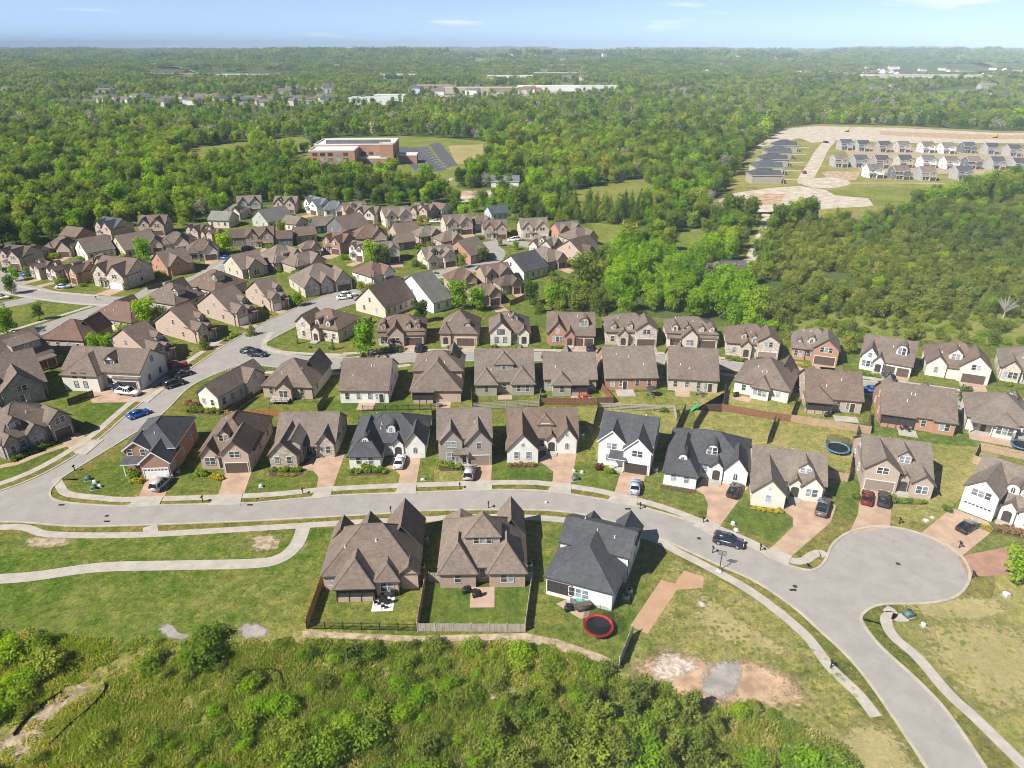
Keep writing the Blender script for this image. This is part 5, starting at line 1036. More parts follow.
# ------------------------------------------------------------------ yard things
def trampoline(px,py,r,col,label):
    p=G(px,py); root=empty('trampoline',(p.x,p.y,0)); tag(root,label,'trampoline')
    M['tr_'+col]=mat_plain('pad_'+col,{'red':(.55,.03,.04),'blue':(.16,.36,.62)}[col],.6,.1)
    m=MB(); m.cyl((0,0),r*.84,.78,.80,32); m.build('jumping_mat',M['black'],root)
    n=32; b=MB()
    for i in range(n):
        a0,a1=2*math.pi*i/n,2*math.pi*(i+1)/n; q=lambda R,a,z:(R*math.cos(a),R*math.sin(a),z)
        b.face([q(r*.82,a0,.84),q(r,a0,.84),q(r,a1,.84),q(r*.82,a1,.84)]); b.face([q(r,a0,.74),q(r,a1,.74),q(r,a1,.84),q(r,a0,.84)])
    b.build('pad',M['tr_'+col],root)
    for i in range(6):
        a=2*math.pi*i/6+.3; l=MB(); l.tube([(r*.93*math.cos(a),r*.93*math.sin(a),0),(r*.93*math.cos(a),r*.93*math.sin(a),.78)],.03); l.build('leg',M['metal'],root)
        l=MB(); l.tube([(r*1.02*math.cos(a),r*1.02*math.sin(a),.5),(r*1.02*math.cos(a),r*1.02*math.sin(a),2.6)],.022); l.build('net_pole',M['black'],root)
    t=NT('trampoline_net'); d=t.n('ShaderNodeBsdfDiffuse'); d.inputs[0].default_value=(.02,.025,.02,1); tr=t.n('ShaderNodeBsdfTransparent'); mx=t.n('ShaderNodeMixShader'); mx.inputs[0].default_value=.45
    t.l(tr.outputs[0],mx.inputs[1]); t.l(d.outputs[0],mx.inputs[2]); t.l(mx.outputs[0],t.out.inputs[0])
    nb=MB()
    for i in range(n):
        a0,a1=2*math.pi*i/n,2*math.pi*(i+1)/n; nb.face([q(r*.99,a0,.85),q(r*.99,a1,.85),q(r*.99,a1,2.5),q(r*.99,a0,2.5)])
    nb.build('safety_net',t.m,root)
trampoline(598,630,2.1,'red','round trampoline with a red pad on the lawn behind the white house')
trampoline(837,451,2.3,'blue','round trampoline with a pale blue pad in the fenced yard')
p=G(1019,450); trampoline(1021,448,2.0,'blue','round trampoline with a pale pad cut by the right edge of the photo')
t=NT('acrylic_board'); d=t.n('ShaderNodeBsdfDiffuse'); d.inputs[0].default_value=(.2,.21,.22,1); tr=t.n('ShaderNodeBsdfTransparent'); mx=t.n('ShaderNodeMixShader'); mx.inputs[0].default_value=.4; t.l(tr.outputs[0],mx.inputs[1]); t.l(d.outputs[0],mx.inputs[2]); t.l(mx.outputs[0],t.out.inputs[0]); M['acrylic']=t.m
def hoop(px,py,rz):
    p=G(px,py); root=empty('basketball_hoop',(p.x,p.y,.05),rz); root.scale=(.85,.85,.85); tag(root,'portable basketball hoop with white base beside the front street','basketball hoop')
    b=MB(); b.box(-.45,.45,-.95,-.05,.02,.28); bev(b.build('base',M['white'],root).data,.05)
    b=MB(); b.tube([(0,-.35,.2),(0,.0,.5),(0,.15,2.9)],.075,8); b.build('pole',M['black'],root)
    b=MB(); b.tube([(0,.12,2.5),(0,.75,2.9)],.04,6); b.tube([(0,.14,2.9),(0,.75,3.3)],.04,6); b.build('arm',M['black'],root)
    b=MB(); b.box(-.70,.70,.75,.80,2.75,3.6); bd=b.build('backboard',M['acrylic'],root)
    f=MB(); f.box(-.74,.74,.74,.81,2.70,2.75); f.box(-.74,.74,.74,.81,3.6,3.65); f.box(-.74,-.70,.74,.81,2.75,3.6); f.box(.70,.74,.74,.81,2.75,3.6); f.build('board_frame',M['black'],bd)
    b=MB(); b.tube([(.23*math.cos(a*math.pi/8),1.06+.23*math.sin(a*math.pi/8),2.95) for a in range(17)],.018,5); b.build('rim',M['tail'],root)
hoop(719.5,570,math.radians(-22))
def mailbox(px,py,label):
    p=G(px,py); root=empty('mailbox',(p.x,p.y,.02),0); tag(root,label,'mailbox','mailboxes along the streets')
    b=MB(); b.box(-.06,.06,-.06,.06,0,1.15); b.box(-.07,.07,-.32,.2,.98,1.05); b.build('post',M['black'],root)
    b=MB(); b.prism([(-.12,1.05),(-.12,1.2),(-.07,1.28),(.07,1.28),(.12,1.2),(.12,1.05)],-.38,.22); b.build('box',M['black'],root)
    b=MB(); b.box(.125,.15,-.1,-.06,1.12,1.34); b.build('flag',M['tail'],root)
for a in ((75,471,'black mailbox on the verge of the diagonal street near the corner'),(391,513,'black mailbox by the street above the screened porch house'),(488.5,508,'black mailbox near the chimney end of the rear dormer house'),(626,527,'black mailbox by the kerb above the charcoal roofed white house'),
  (640,509,'black mailbox at the kerb below the white two-storey house'),(760,551,'black mailbox on the verge beside the cream house'),(703,523,'black mailbox beside the apron of the charcoal hip house drive'),(460,489,'black mailbox at the kerb by the grey two-gabled house'),(303,494,'black mailbox at the kerb by the tan stone house'),
  (203,502,'black mailbox at the kerb by the corner brick house'),(899,524,'black mailbox with stone ring at the cul-de-sac'),(972,578,'dark mailbox post by the red paved drive'),(830.5,668,'black mailbox by the pavement on the curve'),(96.5,300,'black mailbox post at the left street kerb'),(712.5,553,'black post mailbox on the near verge above the basketball hoop'),(959,548,'dark mailbox post left of the red paved drive')): mailbox(*a)
def utility(px,py,w,d,h_,mat,label,name='utility_box'):
    p=G(px,py); b=MB(); b.box(-w/2,w/2,-d/2,d/2,.02,h_); me=bev(b.mesh('cabinet',M[mat]),.04); root=empty(name,(p.x,p.y,0),.3); link('cabinet',me,root)
    q=MB(); q.box(-w/2-.12,w/2+.12,-d/2-.12,d/2+.12,0,.06); q.build('base_pad',M['concrete'],root); q=MB(); q.box(-w/2+.08,w/2-.08,-d/2-.02,-d/2+.02,.12,h_-.12); q.build('door',M[mat],root); tag(root,label,name.replace('_',' '))
M['ugreen']=mat_plain('utility_green',(.08,.15,.12),.5,.1)
for a in ((88,480,.9,.8,.7,'ugreen','dark green utility box on the corner lawn, farther of two'),(95,483,.6,.5,.6,'white','white utility box beside the farther green box on the corner lawn'),(94,489,.9,.8,.7,'ugreen','dark green utility box on the corner lawn, nearer the pavement'),(100,487,.6,.6,.5,'white','white utility box nearer the pavement on the corner lawn'),
  (575,480,1.1,.9,.75,'ugreen','green utility box on the lawn left of the white two-storey house'),(574,472,.5,.5,.5,'offwhite','cream utility pedestal left above the green box'),(582,473,.5,.5,.5,'offwhite','cream utility pedestal right above the green box'),
  (908,616,1.2,1.0,.8,'ugreen','green utility box at the head of the curved pavement'),(923,626,.5,.5,.6,'white','white utility pedestal right of the green pavement box'),(1006,596,1.0,.7,.7,'offwhite','pale utility box on the lawn below the red paved drive'),(926,521,.8,.6,.35,'white','white low box on the cul-de-sac lawn, larger of two'),(932,518,.5,.4,.3,'white','white low box on the cul-de-sac lawn, smaller of two'),
  (733,524.5,.5,.5,.6,'white','white pedestal on the lush lawn, farther of two'),(736,530.5,.6,.6,.4,'white','white pedestal on the lush lawn, nearer of two'),(261,487,.6,.6,.5,'white','white utility pedestal by the tan stone house lawn'),(423,480,.7,.5,.35,'offwhite','pale low box on the lawn between the white car and grey house'),(703,604,.9,.9,.15,'concrete','square concrete manhole slab on the rough lot'),(546,503,.4,.4,.4,'white','tiny white pedestal by the front street')): utility(*a)
def aircon(px,py,label):
    p=G(px,py); root=empty('air_conditioner',(p.x,p.y,0),.1); tag(root,label,'air conditioner','outdoor air conditioners beside the houses')
    b=MB(); b.box(-.5,.5,-.5,.5,0,.08); b.build('base_pad',M['concrete'],root); b=MB(); b.box(-.42,.42,-.42,.42,.08,.95); bev(b.build('casing',M['metal'],root).data,.04); b=MB(); b.cyl((0,0),.34,.955,.985,16); b.build('fan_grille',M['black'],root)
for a in ((422.5,570,'grey air conditioner in the shade right of the screened porch house'),(426,541,'grey air conditioner in the shaded gap between the brick houses, farther one'),(529.5,568,'grey air conditioner right of the rear dormer house'),(626,600,'grey air conditioner beside the charcoal roofed white house, nearer'),(629,594,'grey air conditioner beside the charcoal roofed white house, farther'),(338,447,'grey air conditioner in the shade right of the tan stone house'),(426,444,'grey air conditioner right of the white house with arched dormers'),(655,472,'white air conditioner right of the white two-storey house'),(752,472,'grey air conditioner right of the charcoal hip house'),(931,480,'grey air conditioner right of the tan brick house'),(178,474,'white air conditioner right of the corner brick house'),(582,437,'grey air conditioner right of the white painted brick house'),(820,489,'dark air conditioner right of the cream house')): aircon(*a)
def chair_set(px,py,label,col='dkgrey',umb=None):
    """garden table with four chairs"""
    p=G(px,py); m=M['black'] if col=='black' else M['w_'+col] if 'w_'+col in M else M[col]
    root=empty('garden_table',(p.x,p.y,.09)); tag(root,label.replace('chairs','table'),'table'); b=MB(); b.cyl((0,0),.6,.70,.74,18); b.build('table_top',m,root); b=MB(); b.cyl((0,0),.05,0,.7); b.build('leg',m,root)
    if umb:
        root2=empty('garden_umbrella',(p.x,p.y,.09)); tag(root2,umb,'umbrella'); b=MB(); b.cyl((0,0),.03,.75,2.4); b.build('pole',M['black'],root2); b=MB(); b.cyl((0,0),1.3,1.95,2.45,8,r2=.03); b.build('canopy',M['dktrim'],root2)
    for i,wd in enumerate(('left','far','right','near')):
        a=math.pi*(1-i*.5)+.2; c=empty('garden_chair',(p.x+.95*math.cos(a),p.y+.95*math.sin(a),.09),a-math.pi/2); tag(c,f'{label}, the {wd} one','chair')
        b=MB(); b.box(-.26,.26,-.26,.26,.40,.45); b.build('seat',m,c); b=MB(); b.box(-.26,.26,.24,.29,.45,.92); b.build('backrest',m,c)
        lm=MB(); lm.box(-.02,.02,-.02,.02,0,.4); me=lm.mesh('leg',m)
        for x in (-.23,.23):
            for y in (-.23,.23): link('leg',me,c,(x,y,0))
chair_set(383,604,'dark metal chairs on the pale patio','black'); chair_set(574,606,'dark chairs on the patio by the hot tub','dkgrey'); chair_set(651,396,'dark chairs behind the orange brick house','dkgrey','closed dark umbrella behind the orange brick house'); chair_set(438,407,'dark chairs on the pink brick house patio','dkgrey'); chair_set(905,430,'black chairs behind the long orange brick house','black'); chair_set(700,395,'dark chairs on the beige house patio','dkgrey')
M['cush']=mat_plain('red_cushion',(.50,.035,.03),.8,.1)
chair_set(583,398,'red garden chairs on the taupe house patio','cush')
def grill(px,py,label):
    p=G(px,py); root=empty('barbecue_grill',(p.x,p.y,.09),.3); tag(root,label,'grill'); b=MB(); b.box(-.65,.65,-.28,.28,.1,.85); bev(b.build('cabinet',M['black'],root).data,.03); b=MB(); b.prism([(-.28,.86),(-.25,1.1),(0,1.22),(.25,1.1),(.28,.86)],-.45,.45,axis='x'); b.build('lid',M['black'],root)
    wm=MB(); wm.cyl((0,0),.1,-.04,.04,10); me=wm.mesh('wheel',M['rubber'])
    for x in (-.5,.5): o=link('wheel',me,root,(x,-.25,.1)); o.rotation_euler=(math.pi/2,0,0)
for a in ((394,596,'black barbecue at the right edge of the pale patio'),(467,593,'black barbecue on the small brown patio, left one'),(477,597,'black barbecue low on the small brown patio, right one'),(569,611,'black barbecue on the hot tub patio'),(736,397,'dark barbecue behind the cream hip house'),(827,417,'dark barbecue behind the screened porch house')): grill(*a)
# hot tub with half lifted cover
p=G(583,607); root=empty('hot_tub',(p.x,p.y,.09),.25); tag(root,'dark hot tub with lifted cover on the patio of the white house','hot tub'); b=MB(); b.box(-1.1,1.1,-1.0,1.0,.0,.85); bev(b.build('shell',M['dktrim'],root).data,.12); b=MB(); b.box(-1.0,1.0,-.9,.0,.86,.95); b.build('cover',M['brownpaint'],root)
M['water']=mat_glass('tub_water',(.12,.35,.28),.05); b=MB(); b.box(-.9,.9,.05,.9,.86,.88); b.build('water',M['water'],root)
# green slide playset
p=G(695,410); root=empty('play_slide',(p.x,p.y,0),.5); tag(root,'small green plastic slide on the grass behind the beige house','slide'); M['green']=mat_plain('green_plastic',(.03,.32,.16),.4,.1)
b=MB(); b.prism([(-1.2,.05),(-1.2,.15),(.6,1.25),(.6,1.12)],-.3,.3); b.build('slide',M['green'],root); b=MB()
for y in (-.28,.28): b.tube([(.6,y,0),(.55,y,1.9)],.04)
for z in (.3,.6,.9): b.tube([(.62,-.28,z),(.62,.28,z)],.03)
b.build('ladder',M['green'],root)
# storm drains in the gutters
for px,py in ((61.5,505),(107,521.5),(242,521),(628,509),(250,505),(793,590)):
    p=G(px,py); b=MB(); b.box(-.5,.5,-.22,.22,.03,.045); o=b.build('storm_drain',M['black']); o.location=(p.x,p.y,0); tag(o,'dark iron storm drain grating in the street gutter','drain','storm drains along the kerbs')
for px,py,lb in ((898,564,'round iron manhole cover in the middle of the cul-de-sac'),(795,586.5,'round iron manhole cover in the street below the cul-de-sac'),(699,538.5,'round iron manhole cover in the front street left of the navy suv'),(107,516,'round iron manhole cover in the front street near the left end')):
    p=G(px,py); b=MB(); b.cyl((0,0),.36,.031,.046,16); o=b.build('manhole_cover',M['dktrim']); o.location=(p.x,p.y,0); tag(o,lb,'manhole cover')
# timber deck and wooden steps behind the deck house
p=G(283,402); root=empty('timber_deck',(p.x,p.y,0)); tag(root,'weathered timber deck with railing behind the tan brick house','deck'); b=MB(); b.box(-2.6,1.6,-1.5,1.3,.75,.85); b.build('deck_floor',M['woodgrey'],root); b=MB()
for x in (-2.5,-1.15,.2,1.5): b.box(x-.05,x+.05,-1.48,-1.38,0,1.75)
b.box(-2.6,1.6,-1.46,-1.40,1.65,1.75); b.box(-2.6,1.6,-1.46,-1.40,1.2,1.26); b.build('railing',M['wooddark'],root)
# ------------------------------------------------------------------ vegetation
def leaf_mesh(name,lobes,n,size,mat,seed,flat=1.0,extra=None,jit=.42):
    """a crown: many small leaf-shaped faces spread through lobes (x,y,z,r)"""
    r=np.random.default_rng(seed); L=np.array(lobes,float); w=L[:,3]**2.2; w/=w.sum(); idx=r.choice(len(L),n,p=w)
    d=r.normal(size=(n,3)); d/=np.linalg.norm(d,axis=1)[:,None]; rad=r.uniform(.35,1.0,n)**.45*(1+r.normal(0,.07,n)); d[:,2]*=flat
    P=L[idx,:3]+d*(L[idx,3]*rad)[:,None]; P[:,2]=np.maximum(P[:,2],.05)
    nrm=d+r.normal(size=(n,3))*jit+np.array([0,0,.25]); nrm/=np.linalg.norm(nrm,axis=1)[:,None]
    t=np.cross(nrm,r.normal(size=(n,3))); t/=np.linalg.norm(t,axis=1)[:,None]; b=np.cross(nrm,t); s=size*r.uniform(.6,1.35,n)[:,None]
    V=np.stack([P+t*s*.62,P+b*s*.42,P-t*s*.62,P-b*s*.42],1).reshape(-1,3)
    me=bpy.data.meshes.new(name); me.vertices.add(4*n); me.vertices.foreach_set('co',V.ravel()); me.loops.add(4*n); me.loops.foreach_set('vertex_index',np.arange(4*n,dtype=np.int32)); me.polygons.add(n); me.polygons.foreach_set('loop_start',np.arange(0,4*n,4,dtype=np.int32)); me.polygons.foreach_set('loop_total',np.full(n,4,dtype=np.int32))
    me.materials.append(M[mat]); lt=r.uniform(.3,.7,len(L)); at=me.attributes.new('tint','FLOAT','FACE'); at.data.foreach_set('value',np.clip(lt[idx]+r.normal(0,.16,n),0,1).astype(np.float32)); me.update(); return me
def trunk_mesh(name,h,r,mat,seed,limbs=5,crown=None):
    q=random.Random(seed); b=MB(); b.tube([(0,0,-.1),(q.uniform(-.1,.1),q.uniform(-.1,.1),h*.4),(q.uniform(-.25,.25),q.uniform(-.25,.25),h*.75)],[r,r*.75,r*.35],7)
    for i in range(limbs):
        a=i*2.4+q.random(); z=h*(.35+.3*i/limbs); l=h*.28; b.tube([(0,0,z),(l*.6*math.cos(a),l*.6*math.sin(a),z+l*.5),(l*math.cos(a),l*math.sin(a),z+l)],[r*.4,r*.25,r*.1],5)
    return b.mesh(name,M[mat])
def lobes_broad(h,w,n,seed,low=.10):
    q=random.Random(seed); out=[(0,0,h*.66,w*.30)]
    for i in range(n):
        t=(i+.5)/n; z=h*(low+.14+(.80-low)*t*.92); e=math.sin(math.pi*min(1,.22+.78*(1-abs((z/h-.55)/.5))))**.7; a=i*2.39996+q.uniform(-.4,.4); rr=w*.5*e*q.uniform(.35,.68)
        out.append((rr*math.cos(a),rr*math.sin(a),z,w*q.uniform(.17,.27)))
    return out
def lobes_cone(h,w,n,seed):
    q=random.Random(seed); out=[]
    for i in range(n):
        t=i/(n-1); z=h*(.10+.86*t); rr=w*.5*(1-t)**.8*.55; a=i*2.4; out.append((rr*math.cos(a),rr*math.sin(a),z,max(.25,w*.30*(1-t*.8)*q.uniform(.8,1.2))))
    return out
def lobes_bush(h,w,n,seed):
    q=random.Random(seed); out=[]
    for i in range(n):
        a=i*2.4; rr=w*.5*math.sqrt(i/n)*q.uniform(.6,1); out.append((rr*math.cos(a),rr*math.sin(a),h*q.uniform(.3,.62)*(1-.4*(rr/(w*.5))**2),h*q.uniform(.28,.42)))
    return out
TP={}
def proto(key,crown,trunk): TP[key]=(crown,trunk)
for i in range(6):
    h,w=(12,9.5) if i%2 else (11,8.5); proto('broad%d'%i,leaf_mesh('crown',lobes_broad(h,w,11+i,40+i),1700,.66,'leaf',60+i),trunk_mesh('trunk',h,.22,'bark',i))
for i in range(4): proto('bright%d'%i,leaf_mesh('crown',lobes_broad(12,9.5,12+i,140+i),1700,.66,'leafbright',160+i),trunk_mesh('trunk',12,.22,'bark',10+i))
for i in range(3): proto('cedar%d'%i,leaf_mesh('crown',lobes_cone(6.0,4.6,13,240+i),1000,.38,'leafcedar',260+i,jit=.8),trunk_mesh('trunk',5,.14,'bark',20+i,2))
for i in range(3): proto('olive%d'%i,leaf_mesh('crown',lobes_broad(5.2,5.4,8+i,250+i,.02),900,.42,'leafcedar',270+i,jit=.55),trunk_mesh('trunk',4,.12,'bark',22+i,2))
for i in range(2): proto('pine%d'%i,leaf_mesh('crown',lobes_cone(10,6,14,280+i),1000,.5,'leafcedar' if 0 else 'leaf',290+i,jit=.8),trunk_mesh('trunk',9,.18,'bark',25+i,2))
proto('grey',leaf_mesh('crown',lobes_broad(10,8,12,300),420,.5,'leafgrey',301),trunk_mesh('trunk',10,.2,'barkpale',29,9))
for i in range(4): proto('shrub%d'%i,leaf_mesh('foliage',lobes_bush(2.0,3.0,12,340+i),1300,.20,('leafshrub','leafshrub','leafbright','leafcedar')[i],360+i),trunk_mesh('stem',1.2,.06,'bark',30+i,4))
for i in range(2): proto('bed%d'%i,leaf_mesh('foliage',lobes_bush(1.0,1.2,7,440+i),420,.16,'leafshrub',460+i),None)
proto('bedyellow',leaf_mesh('foliage',lobes_bush(1.0,1.3,7,451),420,.15,'leafyellow',471),None); proto('bedred',leaf_mesh('foliage',lobes_bush(1.4,1.6,8,452),420,.18,'leafred',472),None); proto('beddry',leaf_mesh('foliage',lobes_bush(1.2,1.5,8,453),420,.18,'leafdry',473),None)
proto('column',leaf_mesh('foliage',lobes_cone(3.4,1.3,12,454),600,.2,'leafshrub',474),None)
NTREE={'n':0}
BRUSHY=[]
def put_tree(name,kind,x,y,sc,rz,label,group,cat,z=0.0):
    cr,tk=TP[kind]; root=empty(name,(x,y,z),rz); root.scale=(sc,sc,sc*RNG.uniform(.9,1.12)); link('crown' if 'tree' in name else 'foliage',cr,root)
    if tk: link('trunk' if 'tree' in name else 'stem',tk,root)
    tag(root,label,cat,group); return root
def pip(px,py,poly):
    px=np.asarray(px); py=np.asarray(py); ins=np.zeros(px.shape,bool); n=len(poly)
    for i in range(n):
        x0,y0=poly[i]; x1,y1=poly[(i+1)%n]
        if y0==y1: continue
        c=((y0>py)!=(y1>py))&(px<(x1-x0)*(py-y0)/(y1-y0)+x0); ins^=c
    return ins
def projn(x,y):
    d=y*CP+H*SP; up=y*SP-H*CP; return 512+FPX*x/d,384-FPX*up/d
def gridpts(d0,d1,step,half=.80,x0=None):
    ys_=np.arange(d0,d1,step); out=[]
    for i,y in enumerate(ys_):
        w=y*half+40; x=np.arange(-w,w,step)+(step/2 if i%2 else 0); out.append(np.stack([x,np.full_like(x,y)],1))
    P=np.concatenate(out); return P+RNG.uniform(-.42,.42,P.shape)*step
BND=np.array([(-900,262),(-300,260),(0,254),(40,249),(60,243),(95,233),(140,227),(185,228),(205,221),(235,208),(255,204),(300,202),(345,206),(412,208),(470,204),(500,213),(520,224),(545,222),(585,225),(650,240),(1900,240)],float)
WOOD2=[(602,262),(650,243),(760,238),(1900,238),(1900,318),(1024,318),(860,318),(820,322),(790,330),(740,327),(700,320),(620,318),(560,318),(530,312),(536,300),(550,288),(592,277)]
CLEAR=[[(285,174),(292,158),(318,147),(330,138),(400,136),(445,138),(488,142),(486,168),(470,174),(455,187),(470,190),(528,188),(530,201),(455,203),(446,191),(415,189),(395,178),(330,178)],
 [(702,213),(728,186),(747,152),(785,128),(817,124),(902,126),(1000,131),(1900,133),(1900,182),(1024,184),(960,192),(934,201),(872,220),(766,219)],
 [(715,272),(735,262),(748,240),(756,210),(773,210),(768,240),(757,262),(745,286),(720,286)],[(660,262),(684,230),(706,228),(700,262)],[(556,194),(640,178),(660,190),(650,206),(590,210)],[(586,224),(645,228),(642,244),(598,244)],
 [(180,168),(190,148),(250,141),(254,156),(214,170)],[(10,186),(60,176),(75,184),(30,196)],[(120,190),(170,182),(175,190),(130,198)],[(505,150),(560,140),(566,146),(512,158)],[(240,118),(300,114),(304,120),(250,125)],[(270,140),(262,150),(300,152),(322,146),(300,136)],[(630,96),(690,88),(705,92),(660,99)],[(885,97),(960,90),(1003,92),(960,99)],[(960,113),(1010,110),(1020,115),(970,119)],[(858,80),(885,68),(1900,70),(1900,84),(880,85)],
 [(56,160),(70,152),(84,158),(70,165)],[(105,160),(118,152),(128,158),(116,166)],[(20,212),(32,206),(40,212),(30,219)]]
THIN=[([(56,94),(330,90),(340,112),(240,118),(66,116)],.17),([(150,71),(300,71),(300,84),(150,84)],.12),([(370,82),(610,78),(616,97),(420,106)],.12),([(350,100),(405,98),(405,112),(345,114)],.12),([(370,76),(412,74),(412,84),(370,84)],.3),([(0,62),(40,62),(40,74),(0,74)],.4),([(450,56),(620,52),(620,66),(450,68)],.3),([(724,52),(830,50),(830,66),(724,68)],.3)]
BRIGHT=[(612,255),(745,250),(755,330),(605,322)]; CEDAR=[(760,330),(1900,318),(1900,200),(1024,203),(870,214),(790,226),(770,250)]; PINE=[(553,201),(640,203),(645,226),(590,224),(553,222)]; OLIVE=[(522,262),(605,262),(612,322),(525,320)]
def forest(P):
    px,py=projn(P[:,0],P[:,1]); ok=(py<np.interp(px,BND[:,0],BND[:,1]))|pip(px,py,WOOD2)
    for c in CLEAR: ok&=~pip(px,py,c)
    for c,dn in THIN: ok&=~(pip(px,py,c)&(RNG.random(len(P))>dn))
    return ok,px,py
def scatter(name,pts,rot,scl,idx,protos,z=None):
    """one object of kind stuff: points that carry one of the prototype meshes each"""
    col=bpy.data.collections.new(name+'_shapes')
    for j,(cr,tk) in enumerate(protos):
        o=bpy.data.objects.new('shape%02d'%j,cr); col.objects.link(o)
    n=len(pts); me=bpy.data.meshes.new(name); co=np.zeros((n,3),np.float32); co[:,:2]=pts
    if z is not None: co[:,2]=z
    me.vertices.add(n); me.vertices.foreach_set('co',co.ravel())
    for nm,tp,val in (('rot','FLOAT',rot),('scl','FLOAT',scl),('pick','INT',idx)):
        a=me.attributes.new(nm,tp,'POINT'); a.data.foreach_set('value',np.asarray(val,np.float32 if tp=='FLOAT' else np.int32))
    o=link(name,me); o['kind']='stuff'
    ng=bpy.data.node_groups.new(name,'GeometryNodeTree'); ng.interface.new_socket('Geometry',in_out='INPUT',socket_type='NodeSocketGeometry'); ng.interface.new_socket('Geometry',in_out='OUTPUT',socket_type='NodeSocketGeometry')
    N=ng.nodes.new; gi,go=N('NodeGroupInput'),N('NodeGroupOutput'); ip=N('GeometryNodeInstanceOnPoints'); ci=N('GeometryNodeCollectionInfo'); ci.inputs['Collection'].default_value=col; ci.inputs['Separate Children'].default_value=True; ci.inputs['Reset Children'].default_value=True
    def na(nm,tp):
        a=N('GeometryNodeInputNamedAttribute'); a.data_type=tp; a.inputs['Name'].default_value=nm; return a.outputs['Attribute']
    cx=N('ShaderNodeCombineXYZ'); lk=ng.links.new; lk(na('rot','FLOAT'),cx.inputs[2]); lk(gi.outputs[0],ip.inputs['Points']); lk(ci.outputs[0],ip.inputs['Instance']); ip.inputs['Pick Instance'].default_value=True; lk(na('pick','INT'),ip.inputs['Instance Index']); lk(cx.outputs[0],ip.inputs['Rotation']); lk(na('scl','FLOAT'),ip.inputs['Scale']); lk(ip.outputs[0],go.inputs[0])
    md=o.modifiers.new('scatter','NODES'); md.node_group=ng; return o
# ---- garden trees that stand by themselves
YT=[(1013,582,6.5,'bright0','small bright green tree with mulch ring at the right edge by the cul-de-sac'),(8,335,9,'bright1','round bright tree among cars at the left edge'),(40,320,5.5,'broad0','small tree alone on the left side lawn'),(12,294,6,'broad1','thin young tree at the left street kerb'),
(97,354,6,'bright2','bright green tree behind the pink brick house, left of three'),(110,355,6.5,'bright3','bright green tree behind the pink brick house, middle of three'),(124,343,5.5,'bright0','bright green tree behind the pink brick house, right of three'),(147,328,9,'bright1','round pale green tree between the cream and pink houses'),(164,326,6,'broad2','dark ragged tree right of the round pale green tree'),
(145,264,9,'bright2','round tree left of the bright orange brick house'),(134,270,5,'broad3','low dark bushy tree beside the orange brick gable house'),(226,254,10,'bright3','tall bright tree in the middle of the estate'),(282,236,7,'broad4','dark tree beside the plain grey roof'),(372,266,9,'bright0','big round bright tree between white houses, left one'),(384,265,8,'broad5','big round darker tree between white houses, right one'),
(420,226,6,'broad0','dense dark green tree below the white house, right one'),(408,224,6,'broad1','dense dark green tree below the white house, left one'),(464,222,9,'bright1','conical bright tree by the white truck'),(492,212,9,'bright2','tall bright tree by the bare earth strip, right one'),(474,212,8,'bright3','bright tree by the bare earth strip, left one'),(482,262,6,'broad2','dark bushy tree beside the orange brick gable end'),(462,268,5,'broad3','dark tree in front of the orange brick gable end'),
(459,309,9,'bright0','round garden tree behind the brown roofs, left of two'),(477,311,8,'bright1','round garden tree with yellow flush, right of two'),(422,322,7,'broad4','scrubby pale tree behind the pyramid roof house'),(366,356,10,'bright2','big bright tree at the left end of the tan brick dormer house'),(361,292,4,'broad5','small dusky bush tree by the white cars'),(324,292,6,'cedar0','dark conical tree before the three-gabled tan house'),(298,306,5,'bright3','bright bush tree left of the three-gabled tan house'),
(963,404,5,'broad0','small dark tree by the red paved drive on the back street'),(848,354,6,'broad1','willowy tree right of the orange brick hip house'),(500,246,3.5,'broad2','small dark tree on the loop road island'),(516,250,4,'bright0','light green bush tree on the loop road island'),(182,322,5,'cedar1','dark upright tree between the pink sided houses'),(205,349,4.5,'cedar2','dark upright tree in front of the shaded garage gable'),(252,335,4,'cedar0','slim dark tree beside the white garage door'),(16,281,5,'bright1','bright tree near the leftmost dark roof'),
(345,372,3,'broad3','small dark tree by the back street end of the plain white house'),(530,305,8,'broad4','leafy tree at the wood corner beside the field'),(455,214,7,'broad5','tree behind the white truck')]
for px,py,hh,kd,lb in YT:
    p=G(px,py); base=12 if kd[0]=='b' else 6
    put_tree('garden_tree',kd,p.x,p.y,hh/base,RNG.uniform(0,6),lb,'garden trees of the estate','tree')
# ---- the woods
B1=gridpts(185,640,6.4); ok,px,py=forest(B1); ced=pip(px,py,CEDAR)|(pip(px,py,OLIVE)&(RNG.random(len(B1))<.55)); pin=pip(px,py,PINE); bri=pip(px,py,BRIGHT)
BC=gridpts(185,420,4.3); okc,pxc,pyc=forest(BC); okc&=pip(pxc,pyc,CEDAR)|pip(pxc,pyc,OLIVE)
def pick_kind(n,names): return [names[i] for i in RNG.integers(0,len(names),n)]
broads=['broad%d'%i for i in range(6)]; brights=['bright%d'%i for i in range(4)]; cedars=['cedar0']+['olive%d'%i for i in range(3)]
ent=[]
for i in np.nonzero(ok)[0]:
    x,y=B1[i]; 
    if ced[i] and RNG.random()<.72: continue
    if pin[i]: kd='pine%d'%RNG.integers(2); s=RNG.uniform(.85,1.1)
    elif bri[i]: kd=brights[RNG.integers(4)]; s=RNG.uniform(.75,1.1)
    else: kd=(broads+brights[:2])[RNG.integers(8)] if RNG.random()>.035 else 'grey'; s=RNG.uniform(.55,1.0)+(.3 if RNG.random()<.12 else 0)
    if ced[i]: s*=.62; kd=(broads+brights)[RNG.integers(10)]
    edge=py[i]>np.interp(px[i],BND[:,0],BND[:,1])-4 or False
    ent.append((x,y,kd,s*(.8 if edge else 1)))
